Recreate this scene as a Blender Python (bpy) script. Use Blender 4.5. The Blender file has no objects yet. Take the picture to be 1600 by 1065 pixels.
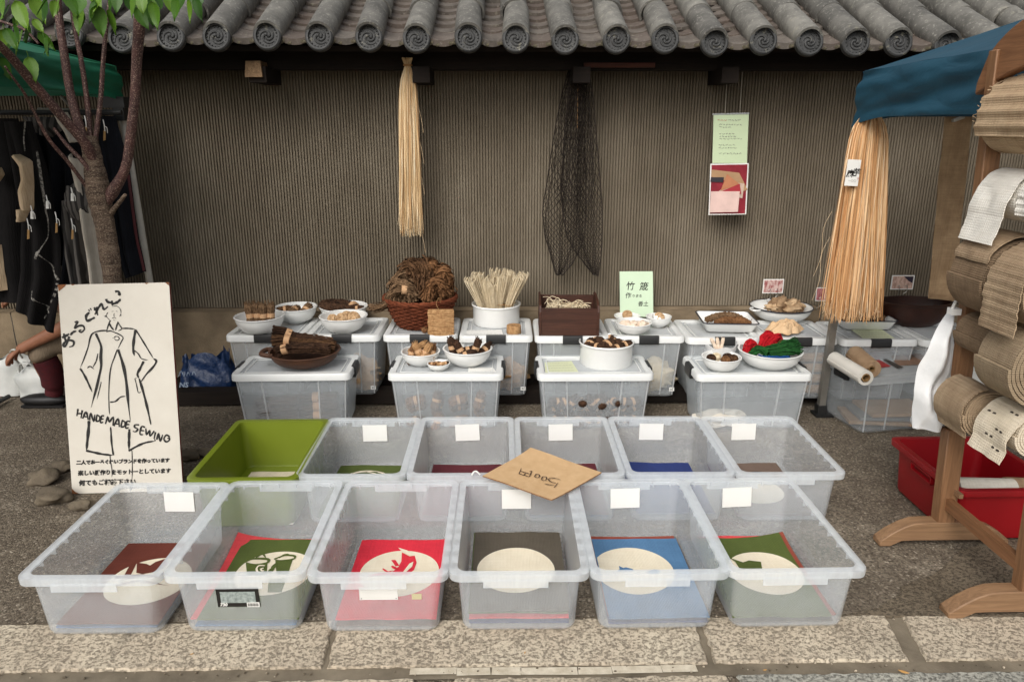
import bpy, math, random
import numpy as np
from mathutils import Vector, Matrix, noise

R = math.radians
rnd = random.Random(11)
sc = bpy.context.scene
COL = sc.collection

# ------------------------------------------------------------------ camera, sky, sun, exposure
FPX, PITCH, YAW, CAMH = 1150.0, R(16.3), R(1.0), 1.43
cam_data = bpy.data.cameras.new('camera')
cam = bpy.data.objects.new('camera', cam_data)
COL.objects.link(cam)
cam.location = (0, 0, CAMH)
cam.rotation_euler = (R(90) - PITCH, 0, -YAW)
cam_data.sensor_width = 36
cam_data.lens = 36 * FPX / 1600
cam_data.clip_start = 0.05
cam_data.clip_end = 500
sc.camera = cam

SUN_EL, SUN_AZ = R(42), R(203)      # azimuth clockwise from +Y: half way up behind the camera
world = bpy.data.worlds.new('World')
sc.world = world
world.use_nodes = True
wn, wl = world.node_tree.nodes, world.node_tree.links
wn.clear()
w_out = wn.new('ShaderNodeOutputWorld')
w_bg = wn.new('ShaderNodeBackground')
w_sky = wn.new('ShaderNodeTexSky')
w_sky.sky_type = 'NISHITA'
w_sky.sun_disc = False
w_sky.sun_elevation = SUN_EL
w_sky.sun_rotation = SUN_AZ
w_sky.air_density = 1.0
w_sky.dust_density = 4.0
w_hsv = wn.new('ShaderNodeHueSaturation')
w_hsv.inputs['Saturation'].default_value = 0.30
w_bg.inputs['Strength'].default_value = 0.115
wl.new(w_sky.outputs[0], w_hsv.inputs['Color'])
wl.new(w_hsv.outputs[0], w_bg.inputs['Color'])
wl.new(w_bg.outputs[0], w_out.inputs['Surface'])

sun_data = bpy.data.lights.new('sun', 'SUN')
sun = bpy.data.objects.new('sun', sun_data)
COL.objects.link(sun)
sun_data.energy = 1.5
sun_data.angle = R(42)
sun_data.color = (1.0, 0.97, 0.93)
_sd = Vector((math.sin(SUN_AZ) * math.cos(SUN_EL), math.cos(SUN_AZ) * math.cos(SUN_EL), math.sin(SUN_EL)))
sun.rotation_euler = _sd.to_track_quat('Z', 'Y').to_euler()
sun.location = _sd * 20

sc.view_settings.view_transform = 'Standard'
sc.view_settings.look = 'None'
sc.view_settings.gamma = 1
sc.view_settings.use_curve_mapping = False
sc.view_settings.exposure = 0.36
sc.render.engine = 'CYCLES'
sc.cycles.use_denoising = True
sc.cycles.max_bounces = 10
sc.cycles.diffuse_bounces = 4
sc.cycles.transparent_max_bounces = 64
sc.cycles.caustics_reflective = False
sc.cycles.caustics_refractive = False

# ------------------------------------------------------------------ helpers: picture measurements to places
_cp, _sp, _cy, _sy = math.cos(PITCH), math.sin(PITCH), math.cos(YAW), math.sin(YAW)
FWD = Vector((_sy * _cp, _cy * _cp, -_sp))
RGT = Vector((_cy, -_sy, 0))
UPV = RGT.cross(FWD)
CAM = Vector((0, 0, CAMH))

def ray(px, py):
    return FWD + RGT * ((px - 800) / FPX) + UPV * ((532.5 - py) / FPX)
def onZ(px, py, z):
    d = ray(px, py); return CAM + d * ((z - CAMH) / d.z)
def onY(px, py, y):
    d = ray(px, py); return CAM + d * (y / d.y)
def onX(px, py, x):
    d = ray(px, py); return CAM + d * (x / d.x)
def onP(px, py, o, n):
    d = ray(px, py); return CAM + d * ((o - CAM).dot(n) / d.dot(n))
def mpp(p):                                   # metres per photo pixel at a place
    return (Vector(p) - CAM).dot(FWD) / FPX

# ------------------------------------------------------------------ helpers: meshes and objects
class B:
    def __init__(s): s.v = []; s.f = []; s.m = []
    def add(s, vs, fs, mi=0):
        o = len(s.v); s.v += [tuple(p) for p in vs]
        s.f += [tuple(i + o for i in f) for f in fs]; s.m += [mi] * len(fs); return s
    def box(s, c, d, rz=0, mi=0, mat=None, taper=0):
        hx, hy, hz = d[0] / 2, d[1] / 2, d[2] / 2
        vs = []
        for z in (-1, 1):
            k = 1 - taper * (z + 1) / 2
            for x, y in ((-1, -1), (1, -1), (1, 1), (-1, 1)):
                vs.append(Vector((x * hx * k, y * hy * k, z * hz)))
        m = mat or Matrix.Rotation(rz, 3, 'Z')
        vs = [m @ v + Vector(c) for v in vs]
        return s.add(vs, [(3, 2, 1, 0), (4, 5, 6, 7), (0, 1, 5, 4), (1, 2, 6, 5), (2, 3, 7, 6), (3, 0, 4, 7)], mi)
    def rings(s, rs, cap0=True, cap1=True, wrap=False, mi=0, ring_closed=True):
        n = len(rs[0]); vs = [p for r in rs for p in r]; fs = []
        k = len(rs)
        for i in range(k if wrap else k - 1):
            a, b = i * n, ((i + 1) % k) * n
            for j in range(n if ring_closed else n - 1):
                j2 = (j + 1) % n
                fs.append((a + j, a + j2, b + j2, b + j))
        if not wrap:
            if cap0: fs.append(tuple(range(n - 1, -1, -1)))
            if cap1: fs.append(tuple((k - 1) * n + j for j in range(n)))
        return s.add(vs, fs, mi)
    def tube(s, pts, r, n=8, mi=0, caps=True, ridge=0, ridges=0, tw=0, seed=0, flat=1):
        pts = [Vector(p) for p in pts]; k = len(pts)
        rr_ = r if isinstance(r, (list, tuple)) else [r] * k
        rs = []; prev = None
        for i, p in enumerate(pts):
            t = (pts[min(i + 1, k - 1)] - pts[max(i - 1, 0)])
            if t.length < 1e-9: t = Vector((0, 0, 1))
            t.normalize()
            if prev is None:
                a = Vector((0, 0, 1)) if abs(t.z) < .9 else Vector((1, 0, 0))
                u = t.cross(a).normalized()
            else:
                u = (prev - t * prev.dot(t)).normalized()
            prev = u; w = t.cross(u)
            ring = []
            for j in range(n):
                an = 2 * math.pi * j / n
                q = rr_[i]
                if ridge: q *= 1 + ridge * math.sin(ridges * an + tw * i + seed) + ridge * .6 * noise.noise(Vector((3 * math.cos(an), 3 * math.sin(an), i * .5 + seed * 3.1)))
                ring.append(p + (u * math.cos(an) + w * math.sin(an) * flat) * q)
            rs.append(ring)
        return s.rings(rs, caps, caps, mi=mi)
    def lathe(s, prof, c=(0, 0, 0), n=40, mi=0, sx=1, sy=1, wrap=False, caps=False, wob=0):
        rs = []
        for r, z in prof:
            rs.append([Vector((c[0] + sx * r * math.cos(2 * math.pi * j / n), c[1] + sy * r * math.sin(2 * math.pi * j / n), c[2] + z + wob * noise.noise(Vector((math.cos(2 * math.pi * j / n) * 2, math.sin(2 * math.pi * j / n) * 2, z * 9))))) for j in range(n)])
        return s.rings(rs, caps, caps, wrap=wrap, mi=mi)
    def grid(s, fn, nu, nv, th=0.0, mi=0):
        P = [[Vector(fn(i / nu, j / nv)) for i in range(nu + 1)] for j in range(nv + 1)]
        W = nu + 1
        vs = [p for row in P for p in row]
        fs = [(j * W + i, j * W + i + 1, (j + 1) * W + i + 1, (j + 1) * W + i) for j in range(nv) for i in range(nu)]
        if th:
            N = len(vs); lo = []
            for j in range(nv + 1):
                for i in range(nu + 1):
                    a = P[j][min(i + 1, nu)] - P[j][max(i - 1, 0)]; b = P[min(j + 1, nv)][i] - P[max(j - 1, 0)][i]
                    q = a.cross(b)
                    q = q.normalized() if q.length > 1e-12 else Vector((0, 0, 1))
                    lo.append(P[j][i] - q * th)
            vs += lo
            fs += [tuple(N + k for k in reversed(f)) for f in fs]
            for i in range(nu):
                fs.append((i + 1, i, N + i, N + i + 1)); a = nv * W
                fs.append((a + i, a + i + 1, N + a + i + 1, N + a + i))
            for j in range(nv):
                a, b = j * W, (j + 1) * W
                fs.append((a, b, N + b, N + a)); a += nu; b += nu
                fs.append((b, a, N + a, N + b))
        return s.add(vs, fs, mi)
    def blob(s, c, r, n=14, m=9, amp=.12, fr=2.0, seed=0, rot=None, mi=0):
        rs = []
        for i in range(m + 1):
            th = math.pi * min(max(i / m, .02), .98)
            ring = []
            for j in range(n):
                ph = 2 * math.pi * j / n
                d = Vector((math.sin(th) * math.cos(ph), math.sin(th) * math.sin(ph), -math.cos(th)))
                k = 1 + amp * noise.noise(d * fr + Vector((seed * 7.3, seed * 3.1, 0)))
                q = Vector((d.x * r[0] * k, d.y * r[1] * k, d.z * r[2] * k))
                if rot: q = rot @ q
                ring.append(Vector(c) + q)
            rs.append(ring)
        return s.rings(rs, True, True, mi=mi)

def wloc(o):
    p = Vector((0, 0, 0))
    while o is not None: p += o.location; o = o.parent
    return p

def mk(name, b, mats, parent=None, smooth=40, local=False):
    me = bpy.data.meshes.new(name)
    off = Vector((0, 0, 0)) if (local or parent is None) else wloc(parent)
    vs = [(x - off.x, y - off.y, z - off.z) for x, y, z in b.v]
    me.from_pydata(vs, [], b.f)
    for m in (mats if isinstance(mats, (list, tuple)) else [mats]): me.materials.append(m)
    if b.m and max(b.m) > 0: me.polygons.foreach_set('material_index', b.m)
    if smooth:
        me.polygons.foreach_set('use_smooth', [True] * len(me.polygons))
        me.set_sharp_from_angle(angle=R(smooth))
    me.update()
    o = bpy.data.objects.new(name, me); COL.objects.link(o)
    if parent is not None: o.parent = parent
    return o

def inst(name, me, parent, loc=(0, 0, 0), rot=(0, 0, 0), scale=(1, 1, 1)):
    o = bpy.data.objects.new(name, me); COL.objects.link(o); o.parent = parent
    o.location = loc; o.rotation_euler = rot; o.scale = scale
    return o

def tag(o, label, cat, group=None):
    o['label'] = label; o['category'] = cat
    if group: o['group'] = group
    return o
def thing(name, label, cat, loc=(0, 0, 0), rz=0, group=None):
    o = bpy.data.objects.new(name, None); COL.objects.link(o)
    o.empty_display_size = .05
    o.location = loc; o.rotation_euler = (0, 0, rz)
    return tag(o, label, cat, group)
def kind(o, k='structure'): o['kind'] = k; return o

def rr(hx, hy, z, r, n=5, cx=0, cy=0):
    ps = []
    for qx, qy, a0 in ((1, 1, 0), (-1, 1, 90), (-1, -1, 180), (1, -1, 270)):
        for k in range(n + 1):
            a = R(a0 + 90 * k / n)
            ps.append(Vector((cx + qx * (hx - r) + r * math.cos(a), cy + qy * (hy - r) + r * math.sin(a), z)))
    return ps

def spline(pts, k=4):
    pts = [Vector(p) for p in pts]
    if len(pts) < 3: return pts
    out = []
    for i in range(len(pts) - 1):
        p0, p1, p2, p3 = pts[max(i - 1, 0)], pts[i], pts[i + 1], pts[min(i + 2, len(pts) - 1)]
        for j in range(k):
            t = j / k
            out.append(.5 * ((2 * p1) + (p2 - p0) * t + (2 * p0 - 5 * p1 + 4 * p2 - p3) * t * t + (3 * p1 - p0 - 3 * p2 + p3) * t ** 3))
    out.append(pts[-1]); return out

def stroke(b, pts, w, o, n, lift=.0012, taper=.5, k=4, mi=0):
    """a brush stroke lying on the plane (o, n); pts are places on it"""
    ps = spline(pts, k); m = len(ps); L = []; Rr = []
    for i, p in enumerate(ps):
        t = ps[min(i + 1, m - 1)] - ps[max(i - 1, 0)]
        if t.length < 1e-9: t = Vector((1, 0, 0))
        s = n.cross(t).normalized()
        u = i / (m - 1)
        ww = w * .5 * (1 - taper * abs(2 * u - .8) ** 3 + .18 * math.sin(17 * u + m))
        L.append(p + s * ww + n * lift); Rr.append(p - s * ww + n * lift)
    b.add(L + Rr, [(i, i + 1, m + i + 1, m + i) for i in range(m - 1)], mi)

def strokes_px(b, lst, wpx, o, n, lift=.0012, mi=0, f=lambda x, y: (x, y), taper=.5):
    for pl in lst:
        w = wpx
        if isinstance(pl[0], (int, float)): w, pl = pl[0], pl[1]
        pts = [onP(*f(x, y), o, n) for x, y in pl]
        stroke(b, pts, w * mpp(pts[0]), o, n, lift, taper, mi=mi)

def poly_px(b, pts, o, n, lift=.001, mi=0):
    ps = [onP(x, y, o, n) + n * lift for x, y in pts]
    b.add(ps, [tuple(range(len(ps)))], mi)

_dg = [None]
def text_mesh(txt, size, off=0.0, shear=0.0, align='CENTER', sp=1.0):
    cu = bpy.data.curves.new('text', 'FONT'); cu.body = txt; cu.size = size; cu.offset = off; cu.shear = shear
    cu.align_x = align; cu.space_character = sp; cu.resolution_u = 2
    t = bpy.data.objects.new('text', cu); COL.objects.link(t)
    dg = bpy.context.evaluated_depsgraph_get()
    me = bpy.data.meshes.new_from_object(t.evaluated_get(dg))
    bpy.data.objects.remove(t); bpy.data.curves.remove(cu)
    return me
def text_on(name, txt, size, o, ux, uy, mat, parent, off=0.0, shear=0.0, align='CENTER', lift=.0015, sp=1.0):
    me = text_mesh(txt, size, off, shear, align, sp)
    n = ux.cross(uy).normalized(); base = wloc(parent)
    for v in me.vertices:
        v.co = o + ux * v.co.x + uy * v.co.y + n * lift - base
    me.materials.clear(); me.materials.append(mat)
    ob = bpy.data.objects.new(name, me); COL.objects.link(ob); ob.parent = parent
    return ob

# ------------------------------------------------------------------ helpers: materials
def S(r, g, b):                                # sRGB 0-255 -> linear
    f = lambda c: (c / 255 / 12.92) if c <= 10 else ((c / 255 + .055) / 1.055) ** 2.4
    return (f(r), f(g), f(b), 1)
class N:
    def __init__(s, name):
        s.mat = bpy.data.materials.new(name); s.mat.use_nodes = True
        s.t = s.mat.node_tree; s.t.nodes.clear()
        s.out = s.t.nodes.new('ShaderNodeOutputMaterial')
        s.tc = s.t.nodes.new('ShaderNodeTexCoord')
    def n(s, kind, **kw):
        x = s.t.nodes.new('ShaderNode' + kind)
        for k, v in kw.items():
            if k in x.inputs: x.inputs[k].default_value = v
            else: setattr(x, k, v)
        return x
    def l(s, a, b): s.t.links.new(a, b)
    def coords(s, scale=(1, 1, 1), rot=(0, 0, 0), src='Object'):
        m = s.n('Mapping'); m.inputs['Scale'].default_value = scale; m.inputs['Rotation'].default_value = rot
        s.l(s.tc.outputs[src], m.inputs['Vector']); return m.outputs[0]
    def noise(s, vec, scale, detail=5, rough=.6, dist=0):
        x = s.n('TexNoise', Scale=scale, Detail=detail, Roughness=rough, Distortion=dist)
        s.l(vec, x.inputs['Vector']); return x.outputs['Fac']
    def ramp(s, fac, stops):
        x = s.n('ValToRGB'); e = x.color_ramp.elements
        while len(e) < len(stops): e.new(.5)
        for i, (p, c) in enumerate(stops): e[i].position = p; e[i].color = c
        s.l(fac, x.inputs['Fac']); return x.outputs['Color']
    def mix(s, fac, a, b, mode='MIX'):
        x = s.n('Mix', data_type='RGBA', blend_type=mode)
        for sock, val in ((x.inputs['Factor'], fac), (x.inputs['A'] if False else x.inputs[6], a), (x.inputs[7], b)):
            if hasattr(val, 'links') or hasattr(val, 'is_linked'): s.l(val, sock)
            else: sock.default_value = val
        return x.outputs[2]
    def math(s, op, a, b=0.5):
        x = s.n('Math', operation=op)
        for i, val in enumerate((a, b)):
            if hasattr(val, 'is_linked'): s.l(val, x.inputs[i])
            else: x.inputs[i].default_value = val
        return x.outputs[0]
    def bump(s, h, strength=.3, dist=.01):
        x = s.n('Bump', Strength=strength, Distance=dist); s.l(h, x.inputs['Height']); return x.outputs[0]
    def pbr(s, col, rough=.8, normal=None, spec=.4, metal=0, sheen=0, coat=0):
        p = s.n('BsdfPrincipled')
        for nm, v in (('Base Color', col), ('Roughness', rough)):
            if hasattr(v, 'is_linked'): s.l(v, p.inputs[nm])
            else: p.inputs[nm].default_value = v
        p.inputs['Specular IOR Level'].default_value = spec; p.inputs['Metallic'].default_value = metal
        if coat: p.inputs['Coat Weight'].default_value = coat; p.inputs['Coat Roughness'].default_value = .15
        if normal is not None: s.l(normal, p.inputs['Normal'])
        return p.outputs[0]
    def done(s, sh): s.l(sh, s.out.inputs['Surface']); return s.mat

def plain(name, c1, c2=None, rough=.7, scale=12, bump=.15, bscale=None, spec=.4, stretch=(1, 1, 1), metal=0, coat=0, bdist=.004, rand=0, lo=.3, hi=.7):
    m = N(name); v = m.coords(stretch)
    c2 = c2 or tuple(x * .72 for x in c1[:3]) + (1,)
    f = m.noise(v, scale, 6, .6)
    col = m.ramp(f, [(lo, c2), (hi, c1)])
    if rand:
        oi = m.n('ObjectInfo')
        col = m.mix(m.math('MULTIPLY', oi.outputs['Random'], rand), col, tuple(x * .35 for x in c1[:3]) + (1,))
    nr = None
    if bump: nr = m.bump(m.noise(v, bscale or scale * 6, 4, .65), bump, bdist)
    rg = m.math('ADD', m.math('MULTIPLY', f, .2), rough - .1)
    return m.done(m.pbr(col, rg, nr, spec, metal, coat=coat))

def woven(name, c1, c2=None, k=260, bump=.5, rough=.9, scale=9, axes=(0, 1)):
    """plain weave: crossing threads as relief, uneven dye as colour"""
    m = N(name); v = m.coords()
    c2 = c2 or tuple(x * .66 for x in c1[:3]) + (1,)
    f = m.noise(v, scale, 6, .65)
    sx = [1.0] * 3; sx[axes[0]] = 6.0
    g = m.noise(m.coords(tuple(.25 + 12 * (i == axes[0]) for i in range(3))), 14, 3)
    h = m.noise(m.coords(tuple(.25 + 12 * (i == axes[1]) for i in range(3))), 14, 3)
    gg = m.math('MULTIPLY', m.math('ADD', g, h), .5)
    col = m.ramp(m.math('ADD', m.math('MULTIPLY', f, .55), m.math('MULTIPLY', gg, .45)), [(.36, c2), (.62, c1)])
    wv = []
    for ax in axes:
        w = m.n('TexWave', wave_type='BANDS', bands_direction='XYZ'[ax], Scale=k / 6.283, Distortion=1.2)
        w.inputs['Detail'].default_value = 1
        m.l(v, w.inputs['Vector']); wv.append(w.outputs['Fac'])
    hgt = m.math('ADD', m.math('MULTIPLY', wv[0], wv[1]), gg)
    return m.done(m.pbr(col, rough, m.bump(hgt, bump, .0026), .15))

def frosted(name, col, haze, rim=.0, rough=.3, front=.6, gloss=.22):
    """translucent polypropylene: part of the light goes straight through, the rest is scattered by the milky plastic"""
    m = N(name); v = m.coords()
    tr = m.n('BsdfTransparent'); tr.inputs['Color'].default_value = (.985, .99, .995, 1)
    df = m.n('BsdfDiffuse'); df.inputs['Color'].default_value = col
    tl = m.n('BsdfTranslucent'); tl.inputs['Color'].default_value = col
    a = m.n('MixShader'); a.inputs[0].default_value = 1 - front; m.l(df.outputs[0], a.inputs[1]); m.l(tl.outputs[0], a.inputs[2])
    f = m.noise(v, 14, 5, .65)
    sc_ = m.noise(m.coords((1, 1, .12), (0.3, .2, .4)), 55, 4, .7)
    fac = m.math('ADD', m.math('MULTIPLY', m.math('ADD', f, sc_), haze * .35), haze * .65)
    b = m.n('MixShader'); m.l(fac, b.inputs[0]); m.l(tr.outputs[0], b.inputs[1]); m.l(a.outputs[0], b.inputs[2])
    gl = m.n('BsdfGlossy', Roughness=rough); gl.inputs['Color'].default_value = (1, 1, 1, 1)
    lw = m.n('LayerWeight', Blend=.5); fr = m.math('ADD', m.math('MULTIPLY', m.math('POWER', lw.outputs['Facing'], 4.0), gloss), .022)
    c = m.n('MixShader'); m.l(fr, c.inputs[0]); m.l(b.outputs[0], c.inputs[1]); m.l(gl.outputs[0], c.inputs[2])
    return m.done(c.outputs[0])

# setting materials
def mat_asphalt():
    m = N('asphalt'); v = m.coords()
    big = m.noise(v, 1.3, 6, .62); mid = m.noise(v, 9, 5, .6); fine = m.noise(v, 95, 4, .7)
    vo = m.n('TexVoronoi', Scale=150.0); m.l(v, vo.inputs['Vector'])
    vo2 = m.n('TexVoronoi', Scale=290.0); m.l(v, vo2.inputs['Vector'])
    base = m.ramp(m.math('MULTIPLY', m.math('ADD', big, mid), .5), [(.38, (.095, .075, .053, 1)), (.52, (.175, .143, .104, 1)), (.63, (.35, .30, .23, 1))])
    stone = m.ramp(vo.outputs['Color'], [(.2, (.09, .07, .05, 1)), (.55, (.17, .137, .10, 1)), (.80, (.29, .24, .178, 1)), (.97, (.66, .58, .46, 1))])
    col = m.mix(.48, base, stone)
    col = m.mix(m.ramp(fine, [(.35, (1, 1, 1, 1)), (.52, (0, 0, 0, 1))]), col, (.06, .047, .034, 1))
    hgt = m.math('ADD', m.math('MULTIPLY', vo.outputs['Distance'], -1.0), m.math('MULTIPLY', vo2.outputs['Distance'], -.5))
    hgt = m.math('ADD', hgt, m.math('MULTIPLY', mid, .8))
    return m.done(m.pbr(col, .9, m.bump(hgt, .6, .005), .25))
def mat_granite(name, c1, c2):
    m = N(name); v = m.coords()
    pits = m.noise(m.coords((1, 1.2, 1), (0, 0, .5)), 100, 8, .78, .15); big = m.noise(v, 3.2, 5); fine = m.noise(v, 240, 3, .7)
    base = m.ramp(big, [(.35, c2), (.65, c1)])
    col = m.mix(m.ramp(pits, [(.40, (1, 1, 1, 1)), (.52, (0, 0, 0, 1))]), base, tuple(x * .62 for x in c2[:3]) + (1,))
    col = m.mix(m.math('MULTIPLY', fine, .5), col, tuple(min(1, x * 1.25) for x in c1[:3]) + (1,), 'OVERLAY')
    return m.done(m.pbr(col, .85, m.bump(m.math('ADD', m.ramp(pits, [(.36, (0, 0, 0, 1)), (.5, (1, 1, 1, 1))]), m.math('MULTIPLY', fine, .4)), .8, .004), .3))
def mat_plaster():
    m = N('ribbed_plaster'); v = m.coords()
    big = m.noise(m.coords((1, 1, .6)), 1.6, 6, .6); fine = m.noise(v, 170, 4, .7); drip = m.noise(m.coords((14, 14, .7)), 2.0, 4)
    col = m.ramp(m.math('ADD', m.math('MULTIPLY', big, .85), m.math('MULTIPLY', drip, .15)), [(.30, S(99, 90, 76)), (.50, S(123, 113, 97)), (.72, S(151, 141, 124))])
    col = m.mix(m.math('MULTIPLY', fine, .4), col, S(84, 74, 60))
    return m.done(m.pbr(col, .95, m.bump(fine, .7, .003), .15))
def mat_tile(name, c1, c2, c3):
    m = N(name); v = m.coords((1, 1, 1)); oi = m.n('ObjectInfo')
    off = m.n('VectorMath', operation='ADD'); m.l(v, off.inputs[0]); m.l(oi.outputs['Random'], off.inputs[1])
    a = m.noise(off.outputs[0], 9, 6, .65); b = m.noise(off.outputs[0], 60, 4, .7)
    col = m.ramp(a, [(.3, c2), (.6, c1)])
    big_ = m.noise(off.outputs[0], 3.2, 4, .6)
    col = m.mix(m.math('MULTIPLY', m.math('MULTIPLY', oi.outputs['Random'], big_), 1.35), col, c3)
    col = m.mix(m.ramp(m.noise(off.outputs[0], 17, 6, .75), [(.60, (0, 0, 0, 1)), (.66, (.55, .55, .55, 1))]), col, (.30, .28, .21, 1))
    col = m.mix(m.ramp(b, [(.56, (0, 0, 0, 1)), (.72, (1, 1, 1, 1))]), col, tuple(min(1, x * 1.5) for x in c1[:3]) + (1,))
    return m.done(m.pbr(col, .62, m.bump(m.math('ADD', b, a), .35, .003), .45))
def mat_wood(name, c1, c2, axis=2, rough=.5, spec=.4):
    m = N(name); s = [26.0] * 3; s[axis] = 1.3
    v = m.coords(tuple(s)); g = m.noise(v, 2.4, 6, .7, 1.2); p = m.noise(v, 14, 3)
    b = m.noise(m.coords(), 3, 4)
    col = m.ramp(m.math('ADD', m.math('MULTIPLY', g, .75), m.math('MULTIPLY', b, .25)), [(.34, c2), (.62, c1)])
    return m.done(m.pbr(col, rough, m.bump(m.math('ADD', g, p), .25, .002), spec))

ASPHALT = mat_asphalt()
GRANITE = mat_granite('granite', S(200, 189, 171), S(178, 167, 150))
GRANITE_GREY = mat_granite('granite_grey', S(180, 178, 168), S(152, 150, 142))
PATCH = mat_granite('pavement_concrete', S(134, 123, 106), S(112, 101, 85))
MORTAR = plain('mortar', S(132, 121, 103), S(92, 83, 69), .95, 8, .5, 120)
LINE_PAINT = plain('worn_line_paint', S(214, 204, 184), S(176, 164, 142), .85, 30, .4, 160)
PLASTER = mat_plaster()
PLINTH = plain('plinth_stone', S(156, 138, 112), S(112, 97, 77), .92, 5, .6, 150, bdist=.006)
TILE = mat_tile('roof_tile_grey', S(130, 127, 119), S(84, 82, 76), S(62, 60, 57))
PAN = mat_tile('roof_tile_brown', S(112, 105, 97), S(70, 65, 59), S(90, 76, 67))
DISC = mat_tile('roof_tile_dark', S(66, 66, 65), S(42, 42, 41), S(48, 48, 47))
LICHEN = plain('lichen_mortar', S(120, 112, 92), S(60, 56, 44), .95, 40, .6, 120)
DARKWOOD = mat_wood('dark_eave_wood', S(34, 26, 20), S(18, 14, 11), 0, .8, .2)
BEAMEND = mat_wood('weathered_beam', S(150, 122, 92), S(92, 72, 52), 1, .8, .2)

STONEM = plain('field_stone', S(120, 108, 90), S(76, 67, 55), .9, 6, .6, 90, bdist=.006)
# object materials
CLEAR = frosted('clear_bin_plastic', (.94, .98, 1, 1), .175, front=.86)
CLEAR_RIM = frosted('clear_rim_plastic', (.95, .985, 1, 1), .31, front=.84)
BOXP = frosted('frosted_box_plastic', (.90, .95, .97, 1), .19, front=.86)
BOXC = frosted('smoky_box_plastic', (.82, .86, .87, 1), .14, front=.8)
BOXRIB = frosted('box_rib_plastic', (.85, .86, .86, 1), .5)
LIDP = frosted('lid_panel_plastic', (.90, .93, .94, 1), .36, front=.9)
LID = plain('white_lid_plastic', S(226, 227, 224), S(214, 215, 212), .38, 4, .03, 60, .45)
LIDC = frosted('clear_lid_plastic', (.78, .8, .8, 1), .42)
BLACKP = plain('black_plastic', S(38, 38, 38), S(28, 28, 28), .45, 9, .08, 90)
ENAMEL = plain('white_enamel', S(236, 236, 232), S(228, 228, 224), .22, 5, .02, 40, .5, coat=.3)
ENAMEL_RIM = plain('blue_black_enamel_rim', S(34, 36, 48), S(24, 25, 34), .3, 9, .05)
CARD = plain('white_card', S(232, 231, 226), S(224, 222, 216), .7, 5, .03)
INK = plain('black_ink', S(24, 22, 20), S(36, 33, 30), .6, 60, .0)
KRAFT = plain('kraft_card', S(206, 172, 130), S(192, 157, 114), .8, 25, .12, 140)
KRAFT_EDGE = plain('kraft_edge', S(150, 110, 74), S(116, 82, 54), .9, 60, .3)
MARKER = plain('brown_marker', S(84, 66, 50), S(70, 54, 42), .7, 30, 0)
GREENP = plain('green_plastic', S(112, 125, 32), S(103, 116, 27), .35, 3, .04, 60, .45)
REDP = plain('red_plastic', S(150, 18, 26), S(134, 14, 22), .35, 3, .05, 60, .45)
BAND = plain('tan_paper_band', S(205, 165, 125), S(182, 142, 104), .8, 20, .1)
# ================================================================== THE SETTING
KERB_B, KERB_F = 1.905, 1.70
def pav(u, v):
    x, y = -9 + 18 * u, KERB_B + (4.13 - KERB_B) * v
    return (x, y, .004 * noise.noise(Vector((x * 1.3, y * 1.3, 0))) + .002 * noise.noise(Vector((x * 7, y * 7, 3))) - .002)
g = B(); g.grid(pav, 180, 40)
ground = kind(mk('pavement', g, ASPHALT))
g = B(); g.grid(lambda u, v: (-30 + 60 * u, KERB_B + .03 - 40 * (1 - v), -.012 + .0025 * noise.noise(Vector((60 * u, 40 * v, 9)))), 40, 60)
kind(mk('road', g, ASPHALT))
g = B(); g.grid(lambda u, v: (-30 + 60 * u, 4.05 + 40 * v, -.02), 10, 10)
kind(mk('ground', g, ASPHALT))

def slab(name, parent, corners, z, mat, seed, th=.05, jag=.006):
    """a hewn slab: corners FL, FR, BR, BL; ragged edges, softly uneven top"""
    FL, FR, BR, BL = [Vector((c[0], c[1], 0)) for c in corners]
    n = 40
    def edge(a, b, s):
        d = (b - a); k = max(3, int(d.length / .016)); nn = Vector((-d.y, d.x, 0)).normalized()
        return [a + d * (i / k) + nn * (jag * noise.noise(Vector((s * 9.1 + seed, i * .55, 0))) + .5 * jag * noise.noise(Vector((s * 9.1, i * 1.7, seed)))) for i in range(k)]
    ring = edge(FL, FR, 1) + edge(FR, BR, 2) + edge(BR, BL, 3) + edge(BL, FL, 4)
    c = (FL + FR + BR + BL) / 4
    def rg(k, zz):
        out = []
        for p in ring:
            q = p + (c - p).normalized() * k
            out.append(Vector((q.x, q.y, zz + .0015 * noise.noise(Vector((q.x * 30, q.y * 30, seed))))))
        return out
    b = B(); b.rings([rg(0, z - th), rg(0, z - .006), rg(.005, z)], False, True)
    return mk(name, b, mat, parent, 50)

kerb = thing('kerb', '', '', (0, 1.8, 0)); del kerb['label'], kerb['category']; kind(kerb)
zt = .004
kj = [(-9, -9), (-6.1, -6.1), (-4.2, -4.2), (-2.45, -2.45)]
def kx(px, py): return onZ(px, py, zt).x
J = [(-7.2, -7.2, 0), (-5.1, -5.1, .012), (-3.2, -3.2, .012), (-1.62, -1.62, .012), (kx(507, 1040), kx(521, 982), .012), (kx(1113, 1037), kx(1097, 982), .02), (kx(1440, 1037), kx(1408, 974), .05), (3.2, 3.2, .012), (5.2, 5.2, .012), (7.2, 7.2, .012)]
for i in range(len(J) - 1):
    a, b2 = J[i], J[i + 1]
    slab('kerb_stone', kerb, [(a[0] + a[2] / 2, KERB_F), (b2[0] - b2[2] / 2, KERB_F), (b2[1] - b2[2] / 2, KERB_B - .012), (a[1] + a[2] / 2, KERB_B - .012)], zt, GRANITE, i)
g = B(); g.grid(lambda u, v: (-8 + 16 * u, 1.655 + .27 * v, -.004 + .003 * noise.noise(Vector((u * 300, v * 9, 2)))), 300, 8)
kind(mk('kerb_mortar', g, MORTAR))
row2 = thing('gutter_paving', '', '', (0, 1.5, 0)); del row2['label'], row2['category']; kind(row2)
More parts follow.
